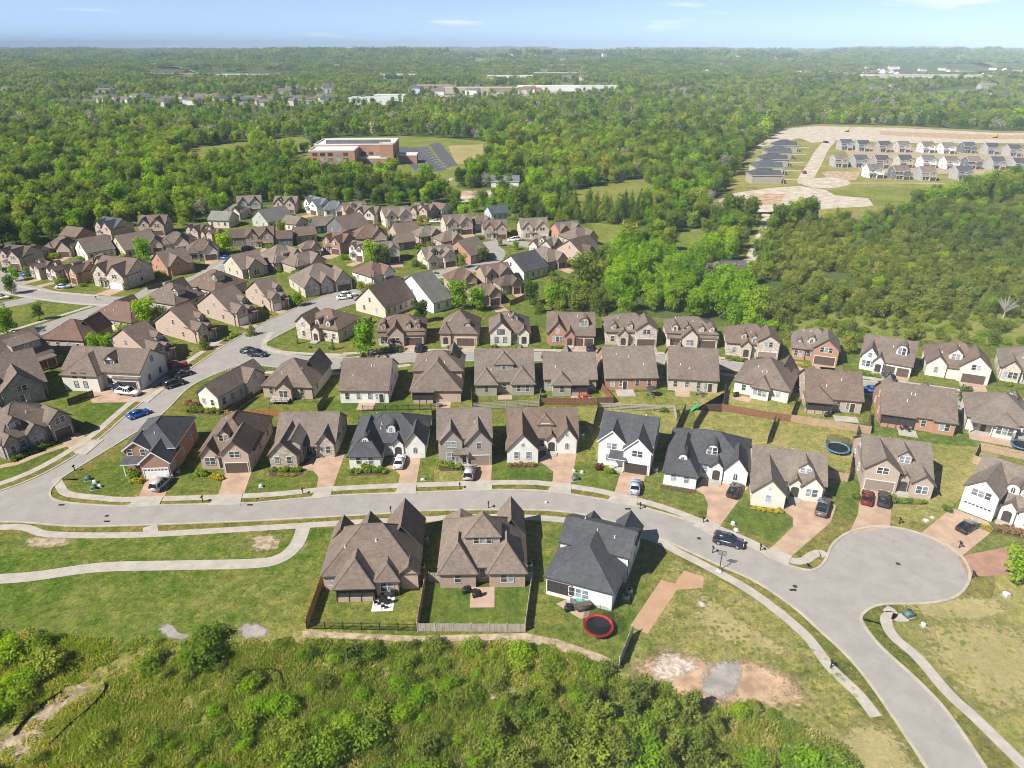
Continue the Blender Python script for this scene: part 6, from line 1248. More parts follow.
for i in np.nonzero(okc)[0]:
    if RNG.random()<.13 or mnoise.noise(Vector((BC[i,0]*.05,BC[i,1]*.03,4.)))<-.33: continue
    ent.append((BC[i,0],BC[i,1],cedars[RNG.integers(4)],RNG.uniform(.6,1.15)))
# scattered cedars on the grass strip behind the back row
for i in range(330):
    px_,py_=RNG.uniform(760,1060),RNG.uniform(308,347)
    if RNG.random()<(py_-314)/42: continue
    p=G(px_,py_); kd=('shrub%d'%RNG.integers(2)) if RNG.random()<.45 else cedars[RNG.integers(4)]; ent.append((p.x,p.y,kd,RNG.uniform(.35,.8)*(1.5 if kd[0]=='s' else 1)))
for px_,py_,s in ((748,334,.6),(760,338,.45),(735,330,.7),(770,336,.4),(752,326,.8)):
    p=G(px_,py_); ent.append((p.x,p.y,brights[RNG.integers(4)],s))
def vis(e): 
    px,py=project(e[0],e[1]); return -5<px<1029
hts=lambda k_: 6 if k_[:2] in('ce','ol') else 1 if k_=='grey' else 2 if k_[0]=='s' else 12
ent.sort(key=lambda e:-(hts(e[2])*e[3]/(e[1]+40))*(1 if vis(e) else .01))
NI=255
R0=[]
for x,y,kd,s in ent[:NI]:
    px,py=project(x,y)
    if kd[:2] in('ce','ol'): lb,gp='olive green small tree in the scrubby wood behind the back street houses','cedars behind the back street'
    elif px>525: lb,gp='leafy tree at the front of the wood behind the back street houses','trees at the front edge of the right wood'
    else: lb,gp='leafy tree at the front of the wood above the estate','trees at the front edge of the left wood'
    if kd[0]=='s': R0.append((x,y,kd,s)); continue
    put_tree('forest_tree',kd,x,y,s,RNG.uniform(0,6.28),lb,gp,'tree')
keys=broads+brights+cedars+['pine0','pine1','grey']; keys+=['shrub0','shrub1']; R_=R0+ent[NI:]
scatter('woodland',np.array([e[:2] for e in R_]),RNG.uniform(0,6.28,len(R_)),[e[3] for e in R_],[keys.index(e[2]) for e in R_],[TP[q] for q in keys])
lf=lambda i:leaf_mesh('grove_crown',lobes_broad(12,9.5,11,640+i),360,1.15,'leaf',660+i)
mid=[(lf(i),None) for i in range(5)]+[(leaf_mesh('grove_crown',lobes_broad(12,9.5,11,740+i),360,1.15,'leafbright',760+i),None) for i in range(1)]+[(leaf_mesh('grove_crown',lobes_broad(11,8,10,790),200,1.0,'leafgrey',791),None)]
P=gridpts(640,1600,8.6,.78); ok,_,_=forest(P); P=P[ok]; n=len(P); scatter('far_woodland',P,RNG.uniform(0,6.28,n),RNG.uniform(.5,1.05,n)+.35*(RNG.random(n)<.12),RNG.integers(0,7,n),mid,[hill(*q) for q in P])
def grove(i):
    q=random.Random(i); L=[]
    for t in range(7):
        a=t*2.4; rr=4.6*math.sqrt(t); h=q.uniform(7,13)
        L+=[(rr*math.cos(a)+u,rr*math.sin(a)+v,h*w,q.uniform(2.2,3.4)) for u,v,w in ((0,0,.75),(1.6,.5,.5),(-1.2,-1.2,.5))]
    return leaf_mesh('grove_crown',L,420,2.1,'leaf',860+i)
gr=[(grove(i),None) for i in range(5)]
P=gridpts(1600,3600,20,.78); ok,_,_=forest(P); P=P[ok]; n=len(P); scatter('distant_woodland',P,RNG.uniform(0,6.28,n),RNG.uniform(.8,1.3,n),RNG.integers(0,5,n),gr,[hill(*q)-.5 for q in P])
P=gridpts(3600,13000,62,.78); ok,_,_=forest(P); P=P[ok]; n=len(P); scatter('horizon_woodland',P,RNG.uniform(0,6.28,n),RNG.uniform(2.0,3.4,n),RNG.integers(0,5,n),gr,[hill(*q)-2 for q in P])
# pale leafless tree among the cedars
p=G(1003,318); root=empty('bare_tree',(p.x,p.y,0)); tag(root,'pale leafless tree standing among the olive cedars','tree'); b=MB(); q=random.Random(5); b.tube([(0,0,0),(.1,0,2.2)],[.2,.16],7); b.build('trunk',M['barkpale'],root); b=MB()
for i in range(26):
    a=q.uniform(0,6.28); l=q.uniform(2.5,4.6); e=q.uniform(.5,1.3); s0=Vector((0.1,0,q.uniform(1.5,2.4))); m1=s0+Vector((l*.5*math.cos(a)*math.cos(e),l*.5*math.sin(a)*math.cos(e),l*.55*math.sin(e)+.3)); e1=s0+Vector((l*math.cos(a)*math.cos(e),l*math.sin(a)*math.cos(e),l*math.sin(e)+.8))
    b.tube([s0,m1,e1],[.09,.06,.025],5)
    for j in range(4):
        u=q.uniform(.3,.9); s1=s0.lerp(e1,u); b.tube([s1,s1+Vector((q.uniform(-1,1),q.uniform(-1,1),q.uniform(.2,1.2)))],[.04,.015],4)
b.build('branches',M['barkpale'],root)
# ---- overgrown ground along the near edge
DENSE=[([(-60,634),(70,632),(84,668),(64,692),(10,740),(-80,745)],.75),([(128,640),(160,637),(214,640),(222,668),(186,684),(130,668)],.28),([(300,641),(420,645),(520,648),(600,664),(630,690),(500,694),(400,672),(300,662)],.6),([(300,690),(360,676),(430,684),(500,700),(540,790),(230,790),(200,760)],.5),([(200,690),(290,690),(290,760),(200,760)],.2),([(500,695),(620,690),(690,706),(720,730),(735,800),(480,800)],1.0),([(720,752),(800,758),(860,752),(880,800),(720,800)],.7),([(230,650),(300,650),(300,690),(230,690)],.08),([(640,690),(720,706),(730,730),(690,720)],.4),([(735,706),(760,702),(790,712),(780,730),(745,726)],.5),([(-60,690),(70,700),(60,790),(-60,790)],.12),([(100,735),(220,740),(240,800),(60,800)],.3)]
P=gridpts(50,100,1.7,.85); px,py=projn(P[:,0],P[:,1]); keep=[]
trail=np.zeros(len(P),bool)
for poly in ([(-20,752),(20,720),(58,690),(96,672),(108,684),(70,706),(40,742),(10,775),(-30,780)],[(480,702),(500,686),(530,682),(530,693),(505,696),(486,708)],[(632,668),(648,655),(668,649),(690,655),(715,664),(745,660),(775,668),(800,680),(806,700),(745,705),(690,700),(640,686)]): trail|=pip(px,py,poly)
for poly,dn in DENSE:
    m=pip(px,py,poly)&~trail; idx=np.nonzero(m)[0]
    for i in idx:
        if RNG.random()<min(.95,dn*.8+.06): 
            big=dn>=.99; keep.append((P[i,0],P[i,1],(cedars[RNG.integers(4)] if big and RNG.random()<.5 else 'shrub%d'%RNG.integers(1,4)),(RNG.uniform(.45,.9)*1.0 if big else RNG.uniform(.4,1.1)) ))
big_spots=[(50,668,1.6),(205,662,1.7),(40,650,1.2),(10,660,1.3),(22,700,1.2),(210,640,1.3),(560,740,1.4),(600,720,1.5),(640,735,1.5),(530,720,1.3),(665,715,1.2),(590,760,1.7),(650,765,1.6),(700,750,1.3),(100,745,1.0),(280,710,1.2),(330,755,1.6),(370,740,1.4),(300,770,1.5),(420,700,1.1),(450,690,1.0),(250,690,.9),(760,765,1.3),(810,768,1.4),(840,770,1.2)]
for px_,py_,s in big_spots:
    p=G(px_,py_); keep.append((p.x,p.y,'shrub%d'%RNG.integers(4),s))
keep=[(x,y,kd,s*(.75 if kd[0] in'co' else 1)) for x,y,kd,s in keep]
def szs(e): px,py=project(e[0],e[1]); return -(e[3]*(3 if e[2][0] in'co' else 1)/(e[1]+60))*(1 if (-10<px<1034 and py<790) else .01)
keep.sort(key=szs); NS=150
for x,y,kd,s in keep[:NS]:
    px,py=project(x,y); lf_=px<500
    lb=('wild green shrub in the overgrown ground at the lower left' if px<280 else 'wild shrub in the dense thicket below the brick houses' if px<520 else 'dark wild shrub in the dense thicket below the bare dirt lot')
    put_tree('wild_shrub',kd,x,y,s,RNG.uniform(0,6.28),lb,'wild shrubs: '+lb,'shrub')
skeys=['shrub%d'%i for i in range(4)]+cedars; R_=keep[NS:]
scatter('brush',np.array([e[:2] for e in R_]),RNG.uniform(0,6.28,len(R_)),[e[3] for e in R_],[skeys.index(e[2]) for e in R_],[TP[q] for q in skeys])
# tall weeds and tussocks
def tuft(i,n,h,w,mat='leafweed'):
    r=np.random.default_rng(900+i); a=r.uniform(0,6.28,n); rr=w*np.sqrt(r.random(n)); bx,by=rr*np.cos(a),rr*np.sin(a); hh=h*r.uniform(.4,1,n); ln=r.normal(0,.35,(n,2))*hh[:,None]; a2=r.uniform(0,6.28,n); wd=.05+.05*r.random(n); V=np.zeros((n,4,3)); dx,dy=np.cos(a2)*wd,np.sin(a2)*wd
    V[:,0]=np.stack([bx-dx,by-dy,0*bx],1); V[:,1]=np.stack([bx+dx,by+dy,0*bx],1); V[:,2]=np.stack([bx+ln[:,0]+dx*.5,by+ln[:,1]+dy*.5,hh],1); V[:,3]=np.stack([bx+ln[:,0]-dx*.5,by+ln[:,1]-dy*.5,hh],1)
    me=bpy.data.meshes.new('tussock'); me.from_pydata(V.reshape(-1,3).tolist(),[],[(4*k_,4*k_+1,4*k_+2,4*k_+3) for k_ in range(n)]); me.materials.append(M[mat]); at=me.attributes.new('tint','FLOAT','FACE'); at.data.foreach_set('value',np.clip(r.normal(.5,.2,n),0,1).astype(np.float32)); return (me,None)
tf=[tuft(i,90,.48,.85) for i in range(4)]
MEAD=[(-520,636),(0,634),(120,642),(230,644),(300,641),(420,645),(540,645),(628,672),(700,706),(760,706),(860,760),(900,900),(-520,900)]
P=gridpts(45,101,.72,.9); px,py=projn(P[:,0],P[:,1]); m=pip(px,py,MEAD)
for poly in ([(-20,752),(20,720),(58,690),(96,672),(108,684),(70,706),(40,742),(10,775),(-30,780)],[(480,700),(500,686),(530,684),(528,691),(505,694),(486,706)]): m&=~(pip(px,py,poly)&(RNG.random(len(P))<.85))
dn=np.array([mnoise.noise(Vector((x*.11,y*.11,2.)))+.5*mnoise.noise(Vector((x*.35,y*.35,5.))) for x,y in P]); m&=RNG.random(len(P))<np.clip(.78+dn*.9,.25,1); P=P[m]; n=len(P); scatter('tall_weeds',P,RNG.uniform(0,6.28,n),RNG.uniform(.5,1.25,n),RNG.integers(0,4,n),tf)
LOT=[(700,600),(715,580),(756,600),(803,637),(843,672),(880,725),(860,760),(700,706),(632,672),(650,640)]; LOT2=[(900,632),(925,622),(985,590),(1024,580),(1200,575),(1200,760),(1040,760),(1005,735),(960,690),(915,648)]; BARE=[(632,668),(648,655),(690,650),(745,656),(800,678),(806,702),(745,706),(690,700),(640,686)]
P=gridpts(55,106,.8,.9); px,py=projn(P[:,0],P[:,1]); m=(pip(px,py,LOT)|pip(px,py,LOT2))&~pip(px,py,BARE); dn=np.array([mnoise.noise(Vector((x*.13,y*.13,8.)))+.6*mnoise.noise(Vector((x*.4,y*.4,1.))) for x,y in P]); m&=RNG.random(len(P))<np.clip(.35+dn*1.2,.03,1); P=P[m]; n=len(P); scatter('tussock_grass',P,RNG.uniform(0,6.28,n),RNG.uniform(.16,.42,n),RNG.integers(0,4,n),tf)
# ---- shrubs planted along the house fronts
def bed(a,b,n,sc,kind,where):
    p,q=G(*a),G(*b)
    for i in range(n):
        c=p.lerp(q,(i+.5)/n); kd=kind if kind in TP else 'bed%d'%RNG.integers(2); col={'bedyellow':'yellow leaved','bedred':'purple leaved','beddry':'rust brown','column':'slim upright green'}.get(kd,'clipped green')
        put_tree('garden_shrub',kd,c.x+RNG.uniform(-.2,.2),c.y+RNG.uniform(-.2,.2),sc*RNG.uniform(.8,1.2),RNG.uniform(0,6),f'{col} shrub in the bed {where}','shrubs '+where+' '+col,'shrub')
for a in (((272,471),(302,471),5,1.1,'g','before the tan stone house'),((276,475.5),(296,476),5,.6,'bedyellow','before the tan stone house'),((352,472),(388,472),7,1.15,'g','before the white house with arched dormers'),((364,467),(372,468),2,1.7,'g','before the white house with arched dormers'),((509,466),(536,466),6,.8,'beddry','before the white painted brick house'),
 ((12,462),(52,444),8,1.3,'g','along the grey stone house'),((187,411),(223,413),6,1.5,'g','below the grey stone corner house'),((186,405),(200,409),3,1.3,'beddry','below the grey stone corner house'),((891,502),(926,503.5),7,1.0,'g','before the tan brick house on the cul-de-sac'),((995,529),(1026,536),6,1.0,'beddry','before the white stone house'),((975,524),(990,532),3,.9,'bedyellow','before the white stone house'),
 ((751,509),(783,512.5),6,.8,'bedyellow','before the cream house'),((438,465),(462,469),5,1.3,'g','before the grey two-gabled house'),((128,474),(138,478),3,1.5,'g','by the porch of the corner brick house'),((134,481),(143,482),3,1.0,'bedyellow','by the porch of the corner brick house'),((196,474),(206,476),2,1.4,'g','before the pinkish brick house'),((212,478),(222,479),3,1.0,'bedyellow','before the pinkish brick house'),
 ((598,468),(600,470),1,1.4,'bedred','before the white two-storey house'),((606,471),(613,474),2,1.2,'g','before the white two-storey house'),((727,359),(747,362),6,1.1,'g','before the pale stone house with tan garage'),((549,348),(566,349),4,1.0,'g','before the orange brick house with two garage doors'),((447,348),(462,349),3,1.0,'g','before the pyramid roof house'),((797,365),(806,367),3,1.0,'bedyellow','before the orange brick hip house'),((861,374),(880,378),4,1.1,'g','before the white house with two dark garage doors'),((1002,385),(1030,390),5,1.1,'g','before the pale stone house at the right end'),((384,351),(402,352),4,1.0,'g','before the tan brick dormer house'),
 ((297,343),(299,344),1,1.0,'column','left of the pale corner house'),((332,350),(334,350),1,1.0,'column','right of the pale corner house'),((493,348),(497,349),1,1.8,'g','before the white front gable house'),((516,349),(519,349),1,1.8,'g','right of the white front gable house'),((478,346),(480,346),1,.8,'column','right of the pyramid roof house'),((855,500),(858,497),1,1.4,'g','left of the tan brick house on the cul-de-sac'),((945,510),(950,512),2,1.1,'g','left of the white stone house'),((82,287),(84,286),2,1.6,'g','before the orange brick gable on the left street'),((102,287),(104,288),1,.9,'column','left of the light two-gabled house'),((123,290),(126,291),1,.9,'column','right of the light two-gabled house'),((170,376),(176,372),2,1.3,'g','left of the diagonal street by the red pickup'),((222,342),(240,334),4,1.2,'g','beside the drives on the diagonal street'),((300,347),(340,350),2,.8,'g','before the pale corner house'),((430,273),(440,274),3,.9,'g','before the dormered house at the street bend'),((395,230),(399,232),1,1.4,'g','in the top row of the estate'),
 ((660,411),(668,412),2,1.3,'g','at the corner of the pale rail fence')): bed(*a)

q=random.Random(77); nb=0
for h in HOUSES:
    if h.root.get('group')!=GM: continue
    for j in range(2):
        if q.random()<.3: continue
        sx=q.choice((-1,1)); x,y=sx*(h.W/2+q.uniform(.8,2.2)),q.uniform(-h.T/2-1.5,h.T/2+1); c,s_=math.cos(h.rz),math.sin(h.rz)
        put_tree('garden_shrub',q.choice(['shrub0','shrub1','shrub2','shrub3']),h.c.x+x*c-y*s_,h.c.y+x*s_+y*c,q.uniform(.7,1.5),q.uniform(0,6),'leafy green bush beside a house wall in the dense part of the estate','bushes between the houses of the dense estate','shrub')
# ------------------------------------------------------------------ farther places
def Gh(px,py):
    z=0
    for _ in range(12): p=G(px,min(py,52.5) if 0 else py,z); z=.5*z+.5*hill(p.x,p.y)
    return Vector((p.x,p.y,hill(p.x,p.y)))
# brick school with white roofs
p=G(355,165); root=empty('school_building',(p.x,p.y,0),.05); tag(root,'long red brick school with white flat roofs beside dark car parks','school')
def blk(nm,x0,x1,y0,y1,h,m='b_orange'):
    b=MB(); b.box(x0,x1,y0,y1,0,h); w=b.build(nm,M[m],root); r=MB(); r.box(x0+.4,x1-.4,y0+.4,y1-.4,h+.01,h+.15); r.build('roof',M['white'],root)
    q=MB(); q.box(x0-.12,x1+.12,y0-.12,y0+.4,h-.05,h+.9); q.box(x0-.12,x1+.12,y1-.4,y1+.12,h-.05,h+.9); q.box(x0-.12,x0+.4,y0+.4,y1-.4,h-.05,h+.9); q.box(x1-.4,x1+.12,y0+.4,y1-.4,h-.05,h+.9); q.build('parapet',M['offwhite'],root)
blk('wall',-27,27,4,38,12.5); blk('wall',-27,3,-16,3.5,11); blk('wall',3.5,24,-4,3.5,4.5); blk('entrance_tower',18,27,-3,3.6,13.5); blk('wall',28,42,6,18,5.0)
b=MB(); b.box(-20,24,9,13,12.7,15.2); b.build('roof_light',M['r_blueroof'],root)
gm=MB(); gm.box(-1.6,1.6,-.06,.05,0,2.2); gme=gm.mesh('window',M['glass'])
for x,y,z in [(a,-16,zz) for a in (-23,-18,-13,-8,-3) for zz in (1.2,4.6,8.0)]+[(a,4,6) for a in (6,11,16)]+[(a,-4,1.2) for a in (7,12)]: link('window',gme,root,(x,y,z))
sheet('school_field',CLEAR[0],'field',.012); sheet('school_field',[(448,146),(483,144),(482,163),(456,164)],'tangrass',.018)
ribbon('car_park_road',[(402,147),(410,160),(424,172),(423,178),(410,184)],9,'asphalt_far',.024); sheet('car_park',[(406,148),(427,146.5),(447,170),(424,173)],'asphalt_far',.022); sheet('car_park',[(429,144),(440,142.5),(458,165),(446,168)],'asphalt_far',.021); sheet('car_park',[(395,173),(330,176),(332,172),(393,168)],'asphalt_far',.023)
M['line']=mat_plain('parking_line',(.7,.7,.68),.7,.05)
for i in range(9): ribbon('parking_line',[(417+i*2.9,149+i*2.3),(426+i*2.6,148+i*2.2)],.35,'line',.030,sm=0)
sheet('bare_earth',[(455,192),(470,191),(520,190),(526,199),(500,199),(462,202)],'dirtpale',.016); sheet('bare_earth',[(458,192),(480,191),(478,195),(460,196)],'dirt',.018); ribbon('path',[(432,190),(445,183),(452,178)],3,'concrete',.02)
for c in (1,): sheet('estate_ground',CLEAR[c],'lawndry',.010)
for c in (2,3,4): sheet('field',CLEAR[c],'field',.010)
for c in (6,7,8,9,11): sheet('field',CLEAR[c],'field',.010)
sheet('bare_earth',[(752,149),(785,129),(817,126),(902,128),(1000,133),(1500,136),(1500,148),(1000,143),(905,143),(840,140),(812,143),(800,138)],'dirtpale',.016); sheet('bare_earth',[(880,131),(1000,135),(1300,138),(1300,141),(960,139),(880,135)],'dirt',.020)
sheet('bare_earth',[(706,209),(728,194),(770,188),(800,186),(826,190),(836,196),(868,198),(874,206),(790,211),(740,213)],'dirtpale',.022); sheet('bare_earth',[(735,201),(765,194),(786,194),(780,204),(748,206)],'dirt',.030); sheet('bare_earth',[(790,197),(830,194),(868,199),(860,203),(800,203)],'dirt',.017); sheet('bare_earth',[(822,172),(860,172),(856,180),(830,182)],'dirt',.016); sheet('gravel_strip',[(722,204),(764,205),(764,209),(730,208)],'gravel',.018)
sheet('bare_earth',[(764,214),(790,206),(870,206),(930,198),(960,192),(940,190),(880,186),(800,192)],'field',.013)
sheet('bare_earth',[(840,146),(1040,150),(1300,156),(1300,164),(1030,160),(850,157)],'gravel',.013); sheet('bare_earth',[(855,162),(1040,164),(1300,170),(1300,178),(1030,176),(860,172)],'gravel',.013)
ribbon('road',[(830,141),(822,150),(814,165),(806,178),(806,184)],9,'dirtpale',.022); sheet('road',[(800,182),(818,178),(840,178),(850,183),(840,187),(815,188)],'dirtpale',.026,sm=4)
for y in (158,171.5,183.5): ribbon('sidewalk',[(826,y),(900,y-.5),(1000,y+1.5),(1200,y+5)],2.2,'concrete',.028)
# the new estate: small houses
GN_='new houses on the cleared ground at the upper right'
def nh(m,r,**k): return dict(dict(e=5.0,s=.55,main='gx',m=m,r=r,pf=1.5,w=[(.5,1,1.5,4.6,'g',.6,['G2','U1'])],porch=(.02,.5,1.4,2.7),vents=0,sidewin=1,rearwin=False,trim='white',gt='white'),**k)
cols=[('w_white','r'),('w_taupe','r'),('w_grey','r'),('w_dkgrey','r'),('w_beige','r')]; rf=['charcoal','slate','tan','taupe','grey','charcoal']
wn={'w_white':'white','w_taupe':'taupe','w_grey':'grey','w_dkgrey':'dark grey','w_beige':'beige'}; rn={'charcoal':'charcoal','slate':'slate','tan':'tan','taupe':'brown','grey':'grey'}; od=['first','second','third','fourth','fifth','sixth','seventh','eighth','ninth','tenth','eleventh']
rows=[('back row',[(844,151),(861,151.5),(882,152),(901,153),(925,153),(945,153.5),(966,154),(989,154.5),(1011,156),(1034,157)],13),('middle row',[(838,168),(858,168),(879,168),(902,168.5),(925,168.5),(948,169),(970,170),(994,170),(1016,171),(1040,172)],14),('front row',[(872,179),(898,180),(924,180.5),(960,181)],16)]
for rnm,L,wd in rows:
    for i,(x,y) in enumerate(L):
        w=['w_dkgrey','w_white','w_taupe','w_grey','w_white','w_beige','w_grey'][(i*3+len(L))%7]; r=rf[(i*5+wd)%6]
        span_house(x-wd/2+1.2,x+wd/2-1.2,y+((i*7)%3-1)*.5,0,nh(w,r),f'{wn[w]} new house with {rn[r]} roof, {od[i]} from left in the cleared estate {rnm}',GN_,seed=300+i+wd,T=11)
for i,(xl,xr,y) in enumerate(((751,784,184),(754,785,175),(762,789,167),(768,792,159),(776,797,152))):
    w=['w_taupe','w_beige','w_grey','w_taupe','w_grey'][i]; g=G((xl+xr)/2,y); hh=build_house('house',g.x,g.y+6,math.pi/2,12.5,19,nh(w,rf[i%2],main='hip'),340+i,lod=1); tag(hh.root,f'{wn[w]} new house with {rn[rf[i%2]]} roof, {od[i]} in the cleared estate left column','house',GN_)
    ribbon('driveway',[(xr,y-4.5),(xr+17-i,y-4.2)],4.5,'concrete',.03,sm=0)
car(804,173.5,80,'suv','red','red suv on the street of the cleared estate'); car(826,143,10,'suv','black','dark vehicle at the edge of the bare ground')
# diggers on the cleared ground
M['digger']=mat_plain('machine_yellow',(.55,.33,.03),.5,.1)
for px,py,lb in ((847,132,'yellow digger on the cleared ground, left of two'),(995,138,'yellow digger on the cleared ground, right of two')):
    p=G(px,py); root=empty('digger',(p.x,p.y,0),.4); tag(root,lb,'digger'); b=MB(); b.box(-1.6,1.6,.5,1.1,0,.8); b.box(-1.6,1.6,-1.1,-.5,0,.8); b.build('tracks',M['black'],root); b=MB(); b.box(-1.5,1.3,-1.1,1.1,.85,1.9); b.box(.1,1.3,-1.1,.0,1.9,3.0); b.build('cab',M['digger'],root); b=MB(); b.tube([(1.2,.5,1.6),(3.4,.5,4.2),(5.2,.5,2.6),(5.0,.5,.8)],[.28,.25,.2,.15],6); b.build('arm',M['digger'],root)
# purple roofed house on the track
for px,py,w,d,h_,rm,wm,lb in ((724,274,14,9,3,'purple','w_white','low house with dull purple roof at the end of the dirt track'),):
    M['r_purple']=mat_roof('shingle_purple',(.12,.085,.13)); p=G(px,py); hh=build_house('house',p.x,p.y,.12,w,d,dict(e=3,s=.35,m=wm,r='purple',vents=0),9,lod=1); tag(hh.root,lb,'house')
p=G(736,278); root=empty('trailer',(p.x,p.y,0),.1); tag(root,'white box trailer beside the purple roofed house','trailer'); b=MB(); b.box(-1.8,1.8,-1.1,1.1,.5,2.9); bev(b.build('body',M['white'],root).data,.08); wm_=MB(); wm_.box(-.35,.35,-1.15,1.15,0,.7); wm_.build('wheel',M['rubber'],root)
ribbon('dirt_track',[(742,268),(738,280),(733,286),(722,290)],7,'gravel',.021)
# scattered farm and far houses
def simple_house(px,py,W,D,h_,m,r,label,group,rz=0.0,s=.5,name='house'):
    p=Gh(px,py); key=('sh',W,D,h_,m,r)
    if key not in MC:
        w=MB(); zr=h_+s*D/2; w.box(-W/2,W/2,-D/2,D/2,-2,h_); 
        for X in (-W/2,W/2): w.face([(X,-D/2,h_),(X,D/2,h_),(X,0,zr)])
        rr=MB()
        for q in (-1,1): rr.face([(-W/2-.4,q*(D/2+.4),h_-.3),(W/2+.4,q*(D/2+.4),h_-.3),(W/2+.4,0,zr+.15),(-W/2-.4,0,zr+.15)])
        MC[key]=(w.mesh('wall',M[m]),rr.mesh('roof',M[r]))
    root=empty(name,p,rz); link('wall',MC[key][0],root); link('roof',MC[key][1],root); tag(root,label,'house' if name=='house' else 'building',group)
for a in ((505,187,16,10,4,'w_white','r_blueroof','white house with blue roof beyond the bare earth strip, among trees'),(720,149,16,10,4,'w_white','r_grey','small white house alone in the big wood'),(74,160,18,11,5,'w_white','r_grey','white farmhouse in the left wood'),(118,160,16,10,4,'w_beige','r_taupe','beige farmhouse right of the white farmhouse in the left wood'),(272,152,20,12,5,'w_beige','r_taupe','tan house left of the school'),(252,158,22,10,3,'w_white','r_greengrey','low white shed left of the school'),(31,214,15,9,4,'w_ltblue','r_blueroof','pale house almost hidden in the wood at the left'),(1000,101,34,16,8,'w_white','r_slate','large white farmhouse beyond the cleared estate'),(986,90,28,16,8,'w_grey','r_greengrey','grey barn beyond the cleared estate'),(845,328,10,7,3,'w_dkgrey','r_dark','dark shed among cedars') ): 
    if a[0]!=845: simple_house(*a,None)
q=random.Random(21); GT='houses of the far town'
pal=[('w_white','r_grey'),('w_offwhite','r_tan'),('w_beige','r_taupe'),('w_ltblue','r_slate'),('w_white','r_brown')]
band=[(92+i*7.4+q.uniform(-2,2),106-5*abs(math.sin(i*.7))+q.uniform(-1.2,1.2)) for i in range(28)]+[(q.uniform(180,300),q.uniform(99,107)) for i in range(12)]+[(300+q.uniform(0,30),101+q.uniform(-3,3)) for i in range(6)]
for i,(x,y) in enumerate(band):
    m,r=pal[i%5]; simple_house(x,y,16,11,7,m,r,f'tiny {"white" if i%5 in (0,4) else "cream" if i%5==1 else "beige" if i%5==2 else "pale blue"} house among trees in the band of the far town',GT+(' %d'%(i%5 if i%5!=4 else 0)),q.uniform(-.6,.6))
band=[(q.uniform(150,290),q.uniform(74,80)) for i in range(16)]+[(q.uniform(460,620),q.uniform(58,64)) for i in range(20)]+[(q.uniform(730,825),q.uniform(57,64)) for i in range(14)]+[(q.uniform(0,40),q.uniform(65,72)) for i in range(5)]+[(q.uniform(800,1020),q.uniform(72,78)) for i in range(26)]
for i,(x,y) in enumerate(band): m,r=pal[i%5]; simple_house(x,y,22,15,9,m,r,f'speck sized {"white" if i%5 in (0,4) else "cream" if i%5==1 else "beige" if i%5==2 else "pale blue"} building far out near the horizon','distant specks of the town %d'%(i%5 if i%5!=4 else 0),q.uniform(-.6,.6))
def big_box(px,py,W,D,h_,m,r,label):
    p=Gh(px,py); root=empty('warehouse',p,0); b=MB(); b.box(-W/2,W/2,-D/2,D/2,-4,h_); b.build('wall',M[m],root); b=MB(); b.box(-W/2+.5,W/2-.5,-D/2+.5,D/2-.5,h_+.02,h_+.5); b.build('roof',M[r],root); b=MB(); b.box(-W/2-.1,W/2+.1,-D/2-.1,-D/2+.5,h_-.3,h_+1); b.build('parapet',M[m],root); tag(root,label,'warehouse')
M['brickfar']=M['b_orange']
for a in ((925,81,250,70,12,'offwhite','w_grey','very long white warehouse beside the far construction ground'),(548,92,110,40,10,'white','white','white flat roofed store in the far town, left of the longest store'),(585,91,120,40,9,'white','offwhite','long pale flat roofed store in the far town'),(515,93,90,40,9,'brickfar','offwhite','reddish store in the far town, centre'),(470,93,90,35,9,'w_beige','offwhite','beige store left of the reddish store in the far town'),(435,90,80,30,8,'brickfar','white','small reddish store left of the beige store in the far town'),
 (372,104,60,30,9,'white','w_ltblue','pale flat roofed building in front of the far town, nearer'),(392,101,50,24,9,'white','white','white flat roofed building just behind the nearer pale one'),(395,79,120,40,12,'white','white','white building on the far slope left of centre'),(185,78,160,40,12,'brickfar','offwhite','reddish long building in the far left town'),(245,79,140,40,12,'white','white','white long building in the far left town'),(108,79,130,40,10,'brickfar','offwhite','reddish low building at the far left'),(510,80,120,50,11,'white','white','white block in the upper far town'),(560,77,150,50,11,'brickfar','white','reddish block in the upper far town')): big_box(*a)
def far_sheet(name,pts,mat):
    c=[Gh(*p) for p in pts]; cx=sum((p for p in c),Vector())/len(c); b=MB()
    n=len(c); ring=[[cx.lerp(p,t) for p in c] for t in (.33,.66,1)]
    for r_ in ring:
        for v in r_: v.z=hill(v.x,v.y)+2.5
    cx.z=hill(cx.x,cx.y)+2.5
    for i in range(n):
        j=(i+1)%n; b.face([cx,ring[0][i],ring[0][j]])
        for a_ in (0,1): b.face([ring[a_][i],ring[a_+1][i],ring[a_+1][j],ring[a_][j]])
    b.build(name,M[mat])['kind']='structure'
far_sheet('field',[(858,80),(868,72),(890,70),(905,76),(890,82)],'dirtpale'); far_sheet('field',[(890,82),(905,74),(1024,72),(1200,76),(1200,84),(1024,84)],'dirt'); far_sheet('field',[(635,96),(690,89),(700,92),(660,98)],'field'); far_sheet('field',[(888,97),(960,91),(1000,93),(960,98)],'field'); far_sheet('field',[(962,114),(1010,111),(1018,115),(972,118)],'field'); far_sheet('field',[(420,98),(500,94),(612,92),(612,96),(500,99)],'greydirt')
q=random.Random(5)
